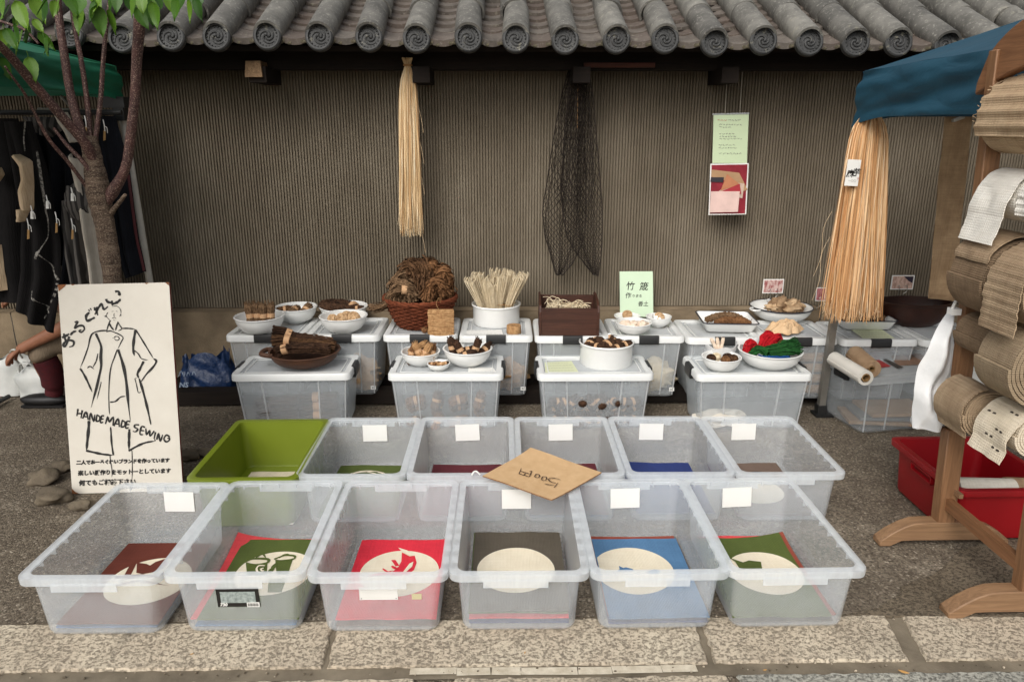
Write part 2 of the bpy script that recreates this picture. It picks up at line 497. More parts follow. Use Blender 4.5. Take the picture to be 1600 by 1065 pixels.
J2 = [-5.2, -3.1, onZ(148, 1060, 0).x, onZ(705, 1060, 0).x - .0, onZ(1150, 1060, 0).x, 2.4, 4.1, 6]
for i in range(len(J2) - 1):
    gp = .02 if i not in (2,) else .10
    slab('gutter_stone', row2, [(J2[i] + .008, 1.27), (J2[i + 1] - gp, 1.27), (J2[i + 1] - gp, 1.657), (J2[i] + .008, 1.657)], -.002, GRANITE_GREY if i in (1, 4, 5) else GRANITE, 20 + i)
# worn painted strip in the gap between the stones, broken into flakes
g = B(); xs = onZ(640, 1047, 0).x; xe = onZ(1085, 1047, 0).x; x = xs; i = 0
while x < xe:
    w = rnd.uniform(.07, .2); w = min(w, xe - x + .01)
    a0, a1 = x + .0008, x + w - .0008
    lo = KERB_F - .037 + rnd.uniform(-.003, .003); hi = KERB_F - .007 + rnd.uniform(-.003, .002)
    if i == 0: lo += .006
    g.add([(a0, lo, .0005), (a1, lo + rnd.uniform(-.003, .003), .0005), (a1 + rnd.uniform(-.003, .003), hi, .0005), (a0 + rnd.uniform(-.003, .003), hi, .0005)], [(0, 1, 2, 3)])
    x += w; i += 1
kind(mk('road_marking', g, LINE_PAINT))
# broken old concrete skin on the pavement at the right
pp = [onZ(x, y, 0) for x, y in ((1318, 962), (1372, 950), (1408, 928), (1408, 918), (1440, 905), (1462, 898), (1500, 862), (1560, 842), (1640, 850), (1700, 940), (1640, 966))]
pe = []
for i in range(len(pp)):
    a, c = pp[i], pp[(i + 1) % len(pp)]; k = max(2, int((c - a).length / .012))
    for j in range(k):
        p = a.lerp(c, j / k); pe.append(p + Vector((noise.noise(p * 60), noise.noise(p * 60 + Vector((5, 5, 5))), 0)) * .006)
g = B(); g.rings([[Vector((p.x, p.y, -.004)) for p in pe], [Vector((p.x, p.y, .0045)) for p in pe]], False, True)
kind(mk('pavement_patch', g, PATCH))

# grit caught along the joints
g = B(); rg = random.Random(5)
for k in range(420):
    if k < 260: x, y, z = rg.uniform(-1.9, 2.2), KERB_B - .004 + rg.gauss(0, .012), .0
    elif k < 360: x, y, z = rg.uniform(-1.7, 1.9), KERB_F - .02 + rg.gauss(0, .012), -.001
    else: x, y, z = rg.uniform(-2.2, 2.2), rg.uniform(1.95, 3.3), .0
    r = rg.uniform(.0012, .0042); g.blob((x, y, z + r * .4), (r, r * rg.uniform(.6, 1), r * .7), 6, 4, .4, 2, k, mi=rg.choice((0, 0, 1)))
kind(mk('grit', g, [STONEM, GRANITE], None, 60), 'stuff')
# stones lying round the foot of the tree
def stone(px, py, w, h, seed, label):
    p = onZ(px, py, 0); s = mpp(p) * .82
    b = B(); b.blob((p.x, p.y, h * s * .30), (w * s / 2, w * s * .36, h * s / 2), 20, 12, .5, 1.4, seed)
    tag(mk('stone', b, STONEM, None, 60), label, 'stone', 'loose stones round the foot of the tree')
stone(84, 783, 62, 34, 1, 'flat brown stone at the lower left corner of the sewing signboard')
stone(70, 752, 58, 32, 2, 'rounded stone left of the signboard, behind the flat corner stone')
stone(95, 735, 46, 24, 3, 'low stone against the left edge of the signboard, farthest back on that side')
stone(296, 716, 40, 22, 4, 'grey stone right of the signboard beside the green tray')
stone(322, 711, 36, 18, 5, 'small stone touching the back corner of the green tray')
stone(128, 793, 40, 18, 6, 'small stone under the front bottom edge of the signboard')

# ------------------------------------------------------------------ the plastered wall with its tiled roof
WY = 4.15
wall = thing('garden_wall', 'long brown ribbed plaster wall with a grey tiled roof behind the market boxes', 'wall', (0, WY, 0))
PZ = .425
# ribbed face: vertical combed grooves, a little irregular
X0, X1 = -4.6, 4.6; pitch = .0159; nr = int((X1 - X0) / pitch); NZ = 100; zs = [PZ + (1.74 - PZ) * j / NZ for j in range(NZ + 1)]
vs = []; W = nr * 4 + 1
for z in zs:
    for i in range(nr):
        for k, (fx, d) in enumerate(((.0, 0), (.58, -.0015), (.66, .010), (.90, .010))):
            x = X0 + (i + fx) * pitch
            jx = .0009 * noise.noise(Vector((i * .9, z * 3.1, 0))) + .0009 * noise.noise(Vector((i * 3.3 + k * 1.7, z * 60, 0)))
            jy = .002 * noise.noise(Vector((i * 2.7, z * 55, k))) + .006 * noise.noise(Vector((x * 1.1, z * 1.1, 4)))
            vs.append((x + jx, WY + d * (1 + .3 * noise.noise(Vector((i * 1.9, z * 9, 7)))) + jy, z))
    vs.append((X1, WY, z))
fs = [(j * W + i, j * W + i + 1, (j + 1) * W + i + 1, (j + 1) * W + i) for j in range(NZ) for i in range(W - 1)]
b = B(); b.add(vs, fs); b.box((0, WY + .17, 1.06), (9.2, .28, 1.36))
mk('plaster_face', b, PLASTER, wall, 25)
# stone plinth in long blocks
px_ = [-4.6, onY(33, 560, 4.1).x, onY(330, 540, 4.1).x + .35, .35, 1.85, 3.2, 4.6]
for i in range(len(px_) - 1):
    a, c = px_[i] + .003, px_[i + 1] - .003
    b = B()
    def pf(u, v, a=a, c=c):
        x = a + (c - a) * u; z = -.05 + (PZ - .008 + .05) * v
        return (x, 4.085 + .006 * noise.noise(Vector((x * 5, z * 5, 1))) + .003 * noise.noise(Vector((x * 20, z * 20, 2))), z)
    b.grid(pf, 50, 12); b.add([(a, 4.082, PZ - .008), (c, 4.082, PZ - .008), (c, 4.2, PZ - .001), (a, 4.2, PZ - .001)], [(0, 1, 2, 3)])
    mk('plinth_block', b, PLINTH, wall, 60)
# timbers under the eave
EY, EZ, SL = 3.74, 1.835, R(25.6)
sv, nv = Vector((0, math.cos(SL), math.sin(SL))), Vector((0, -math.sin(SL), math.cos(SL)))
EV = Vector((0, EY, EZ))
b = B(); b.box((0, 4.02, 1.745), (9.4, .10, .085)); mk('purlin', b, DARKWOOD, wall)
b = B(); c = EV + sv * .60 - nv * .075; b.box(c, (9.4, 1.12, .028), mat=Matrix.Rotation(SL, 3, 'X')); mk('eave_board', b, DARKWOOD, wall)
b = B(); b.box((0, 4.32, 1.83), (9.4, .3, .2)); mk('wall_head', b, DARKWOOD, wall)
for x in (onY(640, 110, 4.0).x + .07, onY(905, 110, 4.0).x - .0, onY(1130, 112, 4.0).x, onY(395, 108, 4.0).x + .06, -2.9, 2.3, 3.3, -3.9):
    b = B(); b.box((x, 4.0, 1.672), (.085, .26, .075)); mk('bracket', b, DARKWOOD, wall)
p = onY(396, 108, 3.86); b = B(); b.box((p.x, 3.93, p.z), (.085, .16, .075), taper=.15); mk('beam_end', b, BEAMEND, wall)
p = onY(968, 102, 3.95); b = B(); b.box((p.x, 3.96, p.z), (.36, .03, .022)); mk('batten', b, mat_wood('red_brown_batten', S(84, 44, 30), S(58, 31, 22), 0, .8), wall)

# roof tiles
disc_px = [(339, 57), (418, 56), (499, 57), (577, 58), (651, 60), (732, 59), (806, 60), (883, 62), (963, 61), (1039, 61), (1116, 66), (1192, 63), (1264, 65), (1336, 66), (1403, 66), (1479, 70)]
left_px = [(-50, 50), (33, 48), (110, 52), (192, 60), (268, 57)]
cols = [onY(x, y, EY - .01) for x, y in left_px + disc_px]
while cols[-1].x < 3.35: cols.append(cols[-1] + Vector((.232, 0, -.001)))
while cols[0].x > -3.35: cols.insert(0, cols[0] - Vector((.232, 0, .001)))
RB = .066
def half_tube(L, r0, r1, th=.012, n=14):
    b = B(); rs = []
    for s, r in ((0, r0), (L * .5, (r0 + r1) / 2 + .0008), (L, r1)):
        o = []; i_ = []
        for k in range(n + 1):
            a = R(-28) + (math.pi + 2 * R(28)) * k / n
            o.append(Vector((r * math.cos(a), 0, r * math.sin(a))) + Vector((0, s, 0)))
            i_.append(Vector(((r - th) * math.cos(a), 0, (r - th) * math.sin(a))) + Vector((0, s, 0)))
        rs.append(o + i_[::-1])
    b.rings(rs, True, True); return b
barrel_me = []
for q in range(3):
    L = (.36, .33, .30)[q]
    o = mk('barrel_tile', half_tube(L, RB + (0, .0035, .005)[q], RB + (0, .0035, .005)[q] - .003), TILE, wall, 35, True); barrel_me.append(o.data); bpy.data.objects.remove(o)
# end disc: raised rim, sunk field, ring of beads, three-comma swirl
b = B()
b.lathe([(.0, .0), (.048, .0), (.0505, .012), (.0585, .0125), (.0645, .007), (.065, -.018), (.054, -.022), (0, -.022)], n=40)
for k in range(18):
    a = 2 * math.pi * k / 18
    b.blob((.0450 * math.cos(a), .0450 * math.sin(a), .001), (.0038, .0038, .0045), 8, 5, 0)
for q in range(3):
    pts = []; rad = []
    for k in range(12):
        t = k / 11; a = 2 * math.pi * q / 3 + t * 3.6
        rr0 = .007 + .031 * t ** .9
        pts.append((rr0 * math.cos(a), rr0 * math.sin(a), .0015)); rad.append((.0062 * (1 - t) ** .7 + .0012))
    b.tube(pts, rad, 8)
    b.blob(pts[0], (.0066, .0066, .006), 8, 6, 0)
o = mk('end_disc', b, DISC, wall, 35, True); disc_me = o.data; bpy.data.objects.remove(o)
# pan tile: shallow trough with a thick front edge; eave pan with a deep lip
def pan(L, w, th, lip, dip=.032):
    b = B(); rs = []
    for s, ex in ((0, lip), (.012, 0), (L, 0)):
        o, i_ = [], []
        for k in range(11):
            u = -1 + k / 5; z = -dip * (1 - u * u)
            o.append(Vector((u * w / 2, s, z))); i_.append(Vector((u * w / 2, s, z - th - ex * (1 - .35 * u * u))))
        rs.append(o + i_[::-1])
    b.rings(rs, True, True); return b
o = mk('pan_tile', pan(.20, .205, .026, .0, .036), PAN, wall, 30, True); pan_me = o.data; bpy.data.objects.remove(o)
bb = pan(.20, .168, .018, .010, .026)
for k in range(9):
    bb.blob((rnd.uniform(-.06, .06), -.001, -.036 + rnd.uniform(-.01, .01)), (.009, .003, .007), 7, 5, .5, 2, k, mi=1)
o = mk('eave_pan_tile', bb, [PAN, LICHEN], wall, 30, True); epan_me = o.data; bpy.data.objects.remove(o)
base = Vector((0, WY, 0))
for i, e in enumerate(cols):
    tilt = rnd.uniform(-.02, .02)
    for q, s0 in enumerate((.0, .348, .665, .955)):
        p = e + sv * (s0 + rnd.uniform(-.008, .008)) + nv * (-.0035 * q * 0 + (.004 if q == 0 else .0)) - base
        if q and True: p += Vector((rnd.uniform(-.004, .004), 0, 0))
        inst('barrel_tile', barrel_me[min(q, 2)], wall, p, (SL + rnd.uniform(-.012, .012), rnd.uniform(-.06, .06), tilt))
    inst('end_disc', disc_me, wall, e - sv * .004 + Vector((0, 0, -.001)) - base, (R(90) - R(9) + rnd.uniform(-.03, .03), 0, rnd.uniform(-.05, .05)))
    if i + 1 < len(cols):
        m_ = (e + cols[i + 1]) / 2; wsc = (cols[i + 1].x - e.x) / .232
        for q in range(10):
            p = m_ + sv * ((.010 if q == 0 else -.012 + .098 * q) + rnd.uniform(-.006, .006)) + nv * ((.012 if q == 0 else .0) + rnd.uniform(-.003, .003)) - base
            inst('eave_pan_tile' if q == 0 else 'pan_tile', epan_me if q == 0 else pan_me, wall, p, (SL - R(9) + rnd.uniform(-.015, .015), rnd.uniform(-.03, .03), rnd.uniform(-.02, .02)), (wsc, 1, 1))
# ridge: stacked flat courses with a round cap
for q in range(3):
    x = -4.2 + rnd.uniform(0, .2)
    b = B()
    while x < 4.2:
        w = rnd.uniform(.24, .30); c = EV + sv * 1.10 + Vector((0, .02 * q, .055 + .045 * q))
        b.box((x + w / 2, c.y, c.z), (w - .004, .26 - .03 * q, .038), rnd.uniform(-.01, .01)); x += w
    mk('ridge_course', b, TILE, wall)
b = B(); x = -4.2; c = EV + sv * 1.10 + Vector((0, .04, .19))
while x < 4.2:
    b.tube([(x, c.y, c.z), (x + .296, c.y, c.z)], [.085, .08], 16); x += .30
mk('ridge_cap', b, TILE, wall)
# ================================================================== OPEN BINS AND THEIR CLOTHS
BIN_H = .21
def bin_parts(root, L, tubm, rimm, W=.404, ticks=True, grip=True):
    hx, hy = W / 2, L / 2
    def ring(i, z, r): return rr(hx - i, hy - i, z, r, 6)
    b = B()
    b.rings([ring(.050, .0, .03), ring(.038, .004, .034), ring(.0345, .014, .034), ring(.030, .10, .031), ring(.0245, .19, .028), ring(.0235, .2065, .028),
             ring(.0255, .2065, .026), ring(.0265, .19, .026), ring(.032, .10, .029), ring(.0365, .015, .032), ring(.040, .0065, .032), ring(.052, .004, .028)], True, True)
    mk('tub', b, tubm, root, 40, True)
    b = B()
    b.rings([ring(.0245, .207, .027), ring(.024, .2105, .027), ring(.006, .2115, .03), ring(.001, .2105, .033), ring(.0, .206, .034), ring(.0015, .188, .033),
             ring(.0045, .188, .03), ring(.004, .205, .03), ring(.02, .2068, .027)], wrap=True)
    if ticks:
        for sx in (-1, 1):
            k = int((L - .08) / .058)
            for j in range(k + 1):
                y = -hy + .04 + (L - .08) * j / k
                b.box((sx * (hx - .0135), y, .1965), (.0175, .0022, .0185))
        for sy in (-1, 1):
            for j in range(6):
                x = -hx + .05 + (W - .1) * j / 5
                b.box((x, sy * (hy - .0135), .1965), (.0022, .0175, .0185))
    rim_o = mk('rim', b, rimm, root, 40, True)
    if grip:
        for sy in (-1, 1):
            b = B(); b.box((-.01, sy * (hy - .003), .182), (.185, .0035, .026)); mk('grip', b, rimm, rim_o, 40, True)
    return hx, hy

def make_bin(name, label, px, L, group, card=None, mats=(None, None), z=.212, ticks=True, **kw):
    P = [onZ(x, y, z) for x, y in px]
    c = (P[0] + P[1] + P[2] + P[3]) / 4
    d = (P[1] - P[0]) + (P[3] - P[2])
    rz = math.atan2(d.y, d.x) * .5
    t = thing(name, label, 'bin', (c.x, c.y, .0045), rz, group)
    hx, hy = bin_parts(t, L, mats[0] or CLEAR, mats[1] or CLEAR_RIM, ticks=ticks, **kw)
    if card is not None:
        b = B(); an = R(-4)
        b.box((card, hy - .0315, .150), (.104, .0012, .074), mat=Matrix.Rotation(R(-3.2), 3, 'X') @ Matrix.Rotation(rnd.uniform(-.04, .04), 3, 'Y'))
        mk('note_card', b, CARD, t, 40, True)
    return t, c, rz

def cloth_mat(name, rgb): return woven(name, S(*rgb), tuple(x * .74 for x in S(*rgb)[:3]) + (1,), 420, .6)
CL = {k: cloth_mat('cloth_' + k, v) for k, v in dict(brown=(112, 58, 46), olive=(92, 104, 52), red=(232, 56, 72), grey=(98, 90, 78), blue=(92, 132, 170), navy=(52, 66, 122), maroon=(104, 48, 54), taupe=(124, 104, 92), cream=(232, 218, 194), coral=(240, 84, 88), rust=(160, 82, 66), pblue=(96, 128, 170)).items()}
PRINT = woven('cream_print', S(240, 229, 205), S(224, 211, 184), 420, .4)

def cloth(label, cx, cy, rz, w, l, z, col, group, lift=(0, 0, 0, 0), th=.004, bend=.004, seed=0, hem=None):
    """a folded cloth lying flat: corners FL FR BL BR can curl up"""
    t = thing('folded_cloth', label, 'cloth', (cx, cy, z), rz, group)
    def f(u, v):
        x = (u - .5) * w * (1 + .012 * noise.noise(Vector((v * 4, seed, 0)))); y = (v - .5) * l * (1 + .012 * noise.noise(Vector((u * 4, seed, 5))))
        zz = bend * noise.noise(Vector((u * 2.2, v * 2.2, seed * 1.7))) + bend * .6
        for k, (a, c) in enumerate(((0, 0), (1, 0), (0, 1), (1, 1))):
            q = max(0, 1 - math.hypot(u - a, v - c) / .55); zz += lift[k] * q * q
        return (x, y, zz)
    b = B(); b.grid(f, 26, 26, th); mk('fabric', b, CL[col], t, 50, True)
    return t, f
def on_cloth(t, f, poly, mat, name, dz=.0012, w=1, l=1):
    """print a flat shape (photo pixels) on the cloth's surface"""
    b = B(); rot = Matrix.Rotation(-t.rotation_euler.z, 3, 'Z'); vs = []
    for x, y in poly:
        p = rot @ (onZ(x, y, t.location.z + .004) - t.location); vs.append(p)
    return vs
def surf(t, f, p, w, l, dz):
    u = min(max(p.x / w + .5, 0), 1); v = min(max(p.y / l + .5, 0), 1)
    return Vector((p.x, p.y, f(u, v)[2] + dz))
def fan(pts): return pts

def disc_print(t, f, w, l, cpx, rad, polys=(), lines=(), colmat=None, seed=0, ry=1.0):
    rot = Matrix.Rotation(-t.rotation_euler.z, 3, 'Z')
    c = rot @ (onZ(cpx[0], cpx[1], t.location.z + .004) - t.location)
    b = B(); n = 56; rings = []
    for k in range(1, 9):
        q = rad * k / 8
        rings.append([surf(t, f, Vector((min(max(c.x + q * math.cos(2 * math.pi * j / n), -w / 2 + .003), w / 2 - .003), min(max(c.y + ry * q * math.sin(2 * math.pi * j / n), -l / 2 + .003), l / 2 - .003), 0)), w, l, .0008) for j in range(n)])
    b.rings(rings, True, False)
    mk('round_print', b, PRINT, t, 60, True)
    if polys or lines:
        b = B()
        for po in polys:
            vs = [surf(t, f, rot @ (onZ(x, y, t.location.z + .004) - t.location), w, l, .0018) for x, y in po]
            cc = sum(vs, Vector()) / len(vs); b.add(vs + [cc], [(i, (i + 1) % len(vs), len(vs)) for i in range(len(vs))])
        for wd, ln in lines:
            ps = [surf(t, f, rot @ (onZ(x, y, t.location.z + .004) - t.location), w, l, .0022) for x, y in ln]
            stroke(b, ps, wd * .0022, None, Vector((0, 0, 1)), .0006, .6)
        mk('motif', b, colmat, t, 60, True)

G1, G2 = 'clear bins in the front row', 'clear bins in the back row'
L1, L2 = .585, .562
fr = [('clear plastic bin in the front row, leftmost, with a brown printed cloth on top', [(36, 905), (266, 905), (168, 755), (352, 755)], .02),
      ('clear front row bin with a black product sticker, green cloth edged in coral inside', [(260, 903), (484, 900), (350, 752), (534, 750)], None),
      ('clear plastic front row bin holding the bright red cloth', [(481, 905), (703, 903), (540, 750), (714, 750)], None),
      ('clear plastic front row bin holding the grey cloth with a plain cream circle', [(703, 900), (921, 900), (716, 750), (897, 750)], 0),
      ('clear plastic front row bin holding the light blue cloth', [(921, 900), (1140, 895), (899, 749), (1066, 749)], -.01),
      ('clear plastic bin in the front row, rightmost, nearest the wooden stand', [(1131, 895), (1355, 889), (1068, 750), (1241, 749)], 0)]
FB = [make_bin('clear_bin', l, p, L1, G1, c) for l, p, c in fr]
br = [('clear plastic back row bin beside the green tray, holding a green cloth with white lines', [(460, 745), (633, 745), (512, 653), (660, 653)], 0),
      ('clear plastic back row bin, second from the green tray, left of the cardboard price sign', [(632, 743), (805, 743), (659, 653), (804, 652)], 0),
      ('clear plastic back row bin partly covered by the cardboard price sign', [(805, 743), (976, 743), (805, 652), (950, 652)], 0),
      ('clear plastic back row bin holding the navy cloth', [(976, 742), (1149, 742), (951, 651), (1096, 651)], -.01),
      ('clear plastic bin in the back row, rightmost, with a taupe printed cloth', [(1147, 742), (1322, 742), (1095, 651), (1241, 651)], -.01)]
BB = [make_bin('clear_bin', l, p, L2, G2, c) for l, p, c in br]
# solid green tray at the left end of the back row
gt, gc, grz = make_bin('green_tray', 'olive green solid plastic tray left of the clear back row bins', [(297, 752), (470, 748), (365, 656), (511, 656)], .57, None, None, (GREENP, GREENP), ticks=False, grip=False)

def in_bin(B_, dx, dy): 
    t, c, rz = B_; m = Matrix.Rotation(rz, 3, 'Z'); p = m @ Vector((dx, dy, 0)); return c.x + p.x, c.y + p.y, rz
CG = 'cloths in the front row bins'
BNAMES = ['leftmost front bin', 'front bin with the black sticker', 'third front bin from the left', 'fourth front bin from the left', 'fifth front bin from the left', 'rightmost front bin', 'leftmost clear back bin', 'second clear back bin', 'bin under the price card', 'fourth clear back bin', 'rightmost back bin']
W_, L_ = .296, .43
def stack(B_, label, col, under, dx=0, dy=-.02, rz2=0, w=W_, l=L_, lift=(0, 0, 0, 0), z=.034, ulift=(0, 0, 0, 0), us=(.0, .0), group=CG, seed=1):
    x, y, rz = in_bin(B_, dx, dy)
    if under:
        n = len(under)
        for k, uc in enumerate(under):
            ox, oy, _ = in_bin(B_, dx + us[0] * (1 if k == n - 1 else .4), dy + us[1] * (1 if k == n - 1 else .4))
            cloth('%s cloth folded beneath the %s one in the %s' % ({'pblue': 'pale blue', 'rust': 'rust brown'}.get(uc, uc), col, dict(zip([id(q) for q in FB + BB], BNAMES))[id(B_)]), ox, oy, rz + rz2 * .3, w, l, .0145 + (z - .0145) * k / n, uc, None, ulift if k == n - 1 else (0, 0, 0, 0), .0045, .003, seed * 5 + k)
    return cloth(label, x, y, rz + rz2, w, l, z, col, group, lift, .004, .004, seed)

# 1 brown
t, f = stack(FB[0], 'brown cloth with cream leaf shapes in the leftmost front bin', 'brown', ['pblue'], .01, -.03, us=(-.012, .012), seed=1)
disc_print(t, f, W_, L_, (232, 906), .128, [[(196, 888), (206, 877), (214, 880), (212, 896), (194, 897)], [(213, 879), (229, 880), (230, 884), (246, 872), (228, 873)]][:0] + [[(206, 876), (194, 898), (204, 898), (213, 880)], [(214, 878), (229, 880), (231, 885), (243, 877), (262, 871), (262, 880), (248, 892), (222, 896), (213, 894)], [(178, 899), (262, 893), (262, 897), (180, 903)]], [(5, [(196, 904), (225, 899), (262, 903)]), (4, [(180, 915), (215, 908), (262, 914)])], CL['brown'])
# 2 olive with coral under
t, f = stack(FB[1], 'olive green cloth with a print of two cups in a front row bin', 'olive', ['blue', 'coral'], .014, -.035, us=(-.03, .026), lift=(0, 0, 0, 0), ulift=(.0, 0, .03, .0), z=.042, seed=2)
disc_print(t, f, W_, L_, (428, 893), .123, [[(384, 878), (403, 882), (418, 878), (417, 898), (386, 899)], [(430, 873), (446, 875), (458, 871), (450, 897), (432, 897)], [(420, 905), (448, 902), (440, 925), (418, 925)]], [(5, [(383, 878), (395, 873), (418, 873), (417, 879), (400, 882), (383, 878)]), (4, [(428, 873), (445, 867), (460, 868), (458, 873), (440, 875), (428, 873)]), (3, [(398, 873), (410, 865), (416, 873)]), (3, [(436, 871), (446, 865), (455, 867)]), (7, [(420, 895), (426, 888), (432, 878)])], CL['olive'])
disc_l = [(410, 884), (403, 886), (402, 892), (408, 895), (414, 892)]
b = B(); rot = Matrix.Rotation(-t.rotation_euler.z, 3, 'Z')
for ln in ([(414, 884), (405, 884), (401, 889), (404, 895), (412, 895)], [(412, 888), (408, 889), (409, 892), (413, 892)]):
    stroke(b, [surf(t, f, rot @ (onZ(x, y, t.location.z + .004) - t.location), W_, L_, .003) for x, y in ln], .006, None, Vector((0, 0, 1)), .0006, .3)
mk('handle_print', b, PRINT, t, 60, True)
# 3 red
t, f = stack(FB[2], 'bright red cloth with a leaping rabbit print in a front row bin', 'red', ['taupe'], .01, -.025, z=.036, seed=3)
disc_print(t, f, W_, L_, (624, 893), .128, [[(628, 862), (640, 868), (648, 867), (651, 878), (647, 890), (636, 898), (622, 896), (612, 893), (622, 886), (627, 876)], [(611, 874), (618, 874), (624, 883), (618, 884)]], [(5, [(626, 898), (600, 896), (575, 900)]), (3, [(598, 888), (606, 893), (614, 891)]), (5, [(612, 884), (620, 888), (628, 884)])], CL['red'])
b = B(); rot = Matrix.Rotation(-t.rotation_euler.z, 3, 'Z')
for po in ([(622, 855), (636, 859), (647, 867), (640, 867), (630, 863)], [(640, 880), (646, 877), (644, 885), (633, 895), (630, 893)]):
    vs = [surf(t, f, rot @ (onZ(x, y, t.location.z + .004) - t.location), W_, L_, .003) for x, y in po]; b.add(vs, [tuple(range(len(vs)))])
mk('ear_print', b, PRINT, t, 60, True)
# 4 grey
t, f = stack(FB[3], 'grey cloth with a plain cream circle in a front row bin', 'grey', ['navy', 'red', 'olive'], .002, -.02, us=(-.004, .01), z=.058, seed=4, ulift=(0, 0, .008, .008))
disc_print(t, f, W_, L_, (806, 888), .125, seed=1)
# 5 light blue
t, f = stack(FB[4], 'light blue cloth with a sleeping cat print in a front row bin', 'blue', ['navy', 'rust'], .012, -.035, us=(-.0, .032), z=.038, seed=5, ulift=(0, 0, .006, .004))
disc_print(t, f, W_, L_, (990, 889), .130, [[(967, 883), (971, 887), (978, 885), (989, 888), (990, 891), (969, 892)], [(1012, 892), (1022, 889), (1032, 891), (1030, 896), (1014, 896)]], [(4, [(966, 892), (972, 889), (985, 891)]), (5, [(1043, 905), (1044, 918)])], CL['blue'])
# 6 olive, rust under
t, f = stack(FB[5], 'dark olive cloth with a cream disc in the rightmost front bin', 'olive', ['grey', 'rust'], -.016, -.032, us=(.022, .02), z=.036, seed=6, lift=(0, 0, 0, .018), ulift=(0, 0, 0, .022))
disc_print(t, f, W_, L_, (1196, 893), .118, [[(1146, 873), (1156, 880), (1170, 875), (1189, 877), (1191, 889), (1156, 889)]], [(3, [(1142, 872), (1152, 879), (1156, 888)])], CL['olive'])
x, y, rz = in_bin(FB[5], -.005, .0)
cloth('bright coral cloth edge at the back of the rightmost front bin', x - .02, y + .0, rz, .24, .42, .0275, 'coral', None, th=.004, seed=9)
# back row
CG2 = 'cloths in the back row bins'
t, f = stack(BB[0], 'green cloth with white curved lines in a back row bin', 'olive', None, 0, -.0, group=CG2, seed=11, z=.016)
bb_ = B(); rot = Matrix.Rotation(-t.rotation_euler.z, 3, 'Z')
for ln in ([(543, 745), (560, 739), (590, 737), (612, 745)], [(555, 748), (575, 742), (600, 748)], [(570, 737), (590, 741), (606, 747)], [(590, 738), (604, 741), (615, 747)], [(548, 741), (572, 736), (600, 738)]):
    stroke(bb_, [surf(t, f, rot @ (onZ(x, y, .02) - t.location), W_, L_, .003) for x, y in ln], .006, None, Vector((0, 0, 1)), .0006, .8)
mk('line_print', bb_, PRINT, t, 60, True)
stack(BB[1], 'maroon cloth in a back row bin left of the price sign', 'maroon', None, 0, -.01, group=CG2, seed=12, z=.022)
stack(BB[2], 'maroon cloth in the bin under the cardboard price sign', 'maroon', ['navy'], 0, -.01, group=CG2, seed=13, z=.026, us=(0, .006))
stack(BB[3], 'navy blue cloth in a back row bin', 'navy', None, 0, -.01, group=CG2, seed=14, z=.026, lift=(0, 0, .01, 0))
t, f = stack(BB[4], 'taupe cloth with a dark speckled cream print in the rightmost back bin', 'taupe', ['maroon'], -.02, -.01, group=CG2, seed=15, z=.024, us=(0, .006))
disc_print(t, f, W_, L_, (1180, 765), .11, [[(1168, 741), (1176, 739), (1182, 743), (1172, 744)], [(1186, 739), (1194, 740), (1196, 744), (1188, 743)]], [(5, [(1166, 743), (1185, 741), (1205, 744)]), (5, [(1175, 737), (1190, 738), (1200, 740)])], INK)
x, y, rz = in_bin((gt, gc, grz), .015, -.03)
cloth('plain cream cloth lying in the green tray', x, y, rz, .29, .43, .013, 'cream', CG2, seed=16)
# stickers on bins
def on_front(t, name, cx, cz, w, h, mat, d=.0, th=.0008):
    hy = L1 / 2; k = (cz / .19); y = -(hy - .0345 + .010 * k) - .0009 - d
    b = B(); b.box((cx, y, cz), (w, th, h), mat=Matrix.Rotation(R(3.2), 3, 'X')); return mk(name, b, mat, t, 40, True)
t = FB[1][0]
t = on_front(t, 'product_sticker', -.0, .124, .122, .066, INK)
grey_pic = plain('product_picture', S(176, 186, 182), S(110, 120, 116), .5, 90, 0)
on_front(t, 'sticker_picture', -.0, .124, .100, .038, grey_pic, .0007)
on_front(t, 'barcode_panel', .041, .098, .036, .016, CARD, .0007)
b = B()
for k in range(11): b.box((.027 + k * .0028, -(L1 / 2 - .0345 + .010 * .098 / .19) - .0024, .0985), (.0012 if k % 3 else .0018, .0004, .010))
mk('barcode', b, INK, t, 40, True)
me = text_mesh('730', .014, .0006, .2)
ob = bpy.data.objects.new('sticker_number', me); me.materials.append(CARD); COL.objects.link(ob); ob.parent = t
ob.location = (-.044, -(L1 / 2 - .0345 + .010 * .098 / .19) - .0022, .0945); ob.rotation_euler = (R(90), 0, 0)
t = FB[2][0]
wst = on_front(t, 'white_sticker', -.002, .138, .110, .044, CARD)
b = B()
for sx in (-1, 1):
    for sz in (-1, 1): b.box((-.002 + sx * .05, -(L1 / 2 - .0345 + .010 * .138 / .19) - .0018, .138 + sz * .0165), (.0025, .0005, .0025))
mk('sticker_dots', b, INK, wst, 40, True)
on_front(t, 'price_sticker', .107, .126, .028, .019, plain('yellowed_sticker', S(206, 196, 158), S(190, 180, 142), .7, 30, 0))
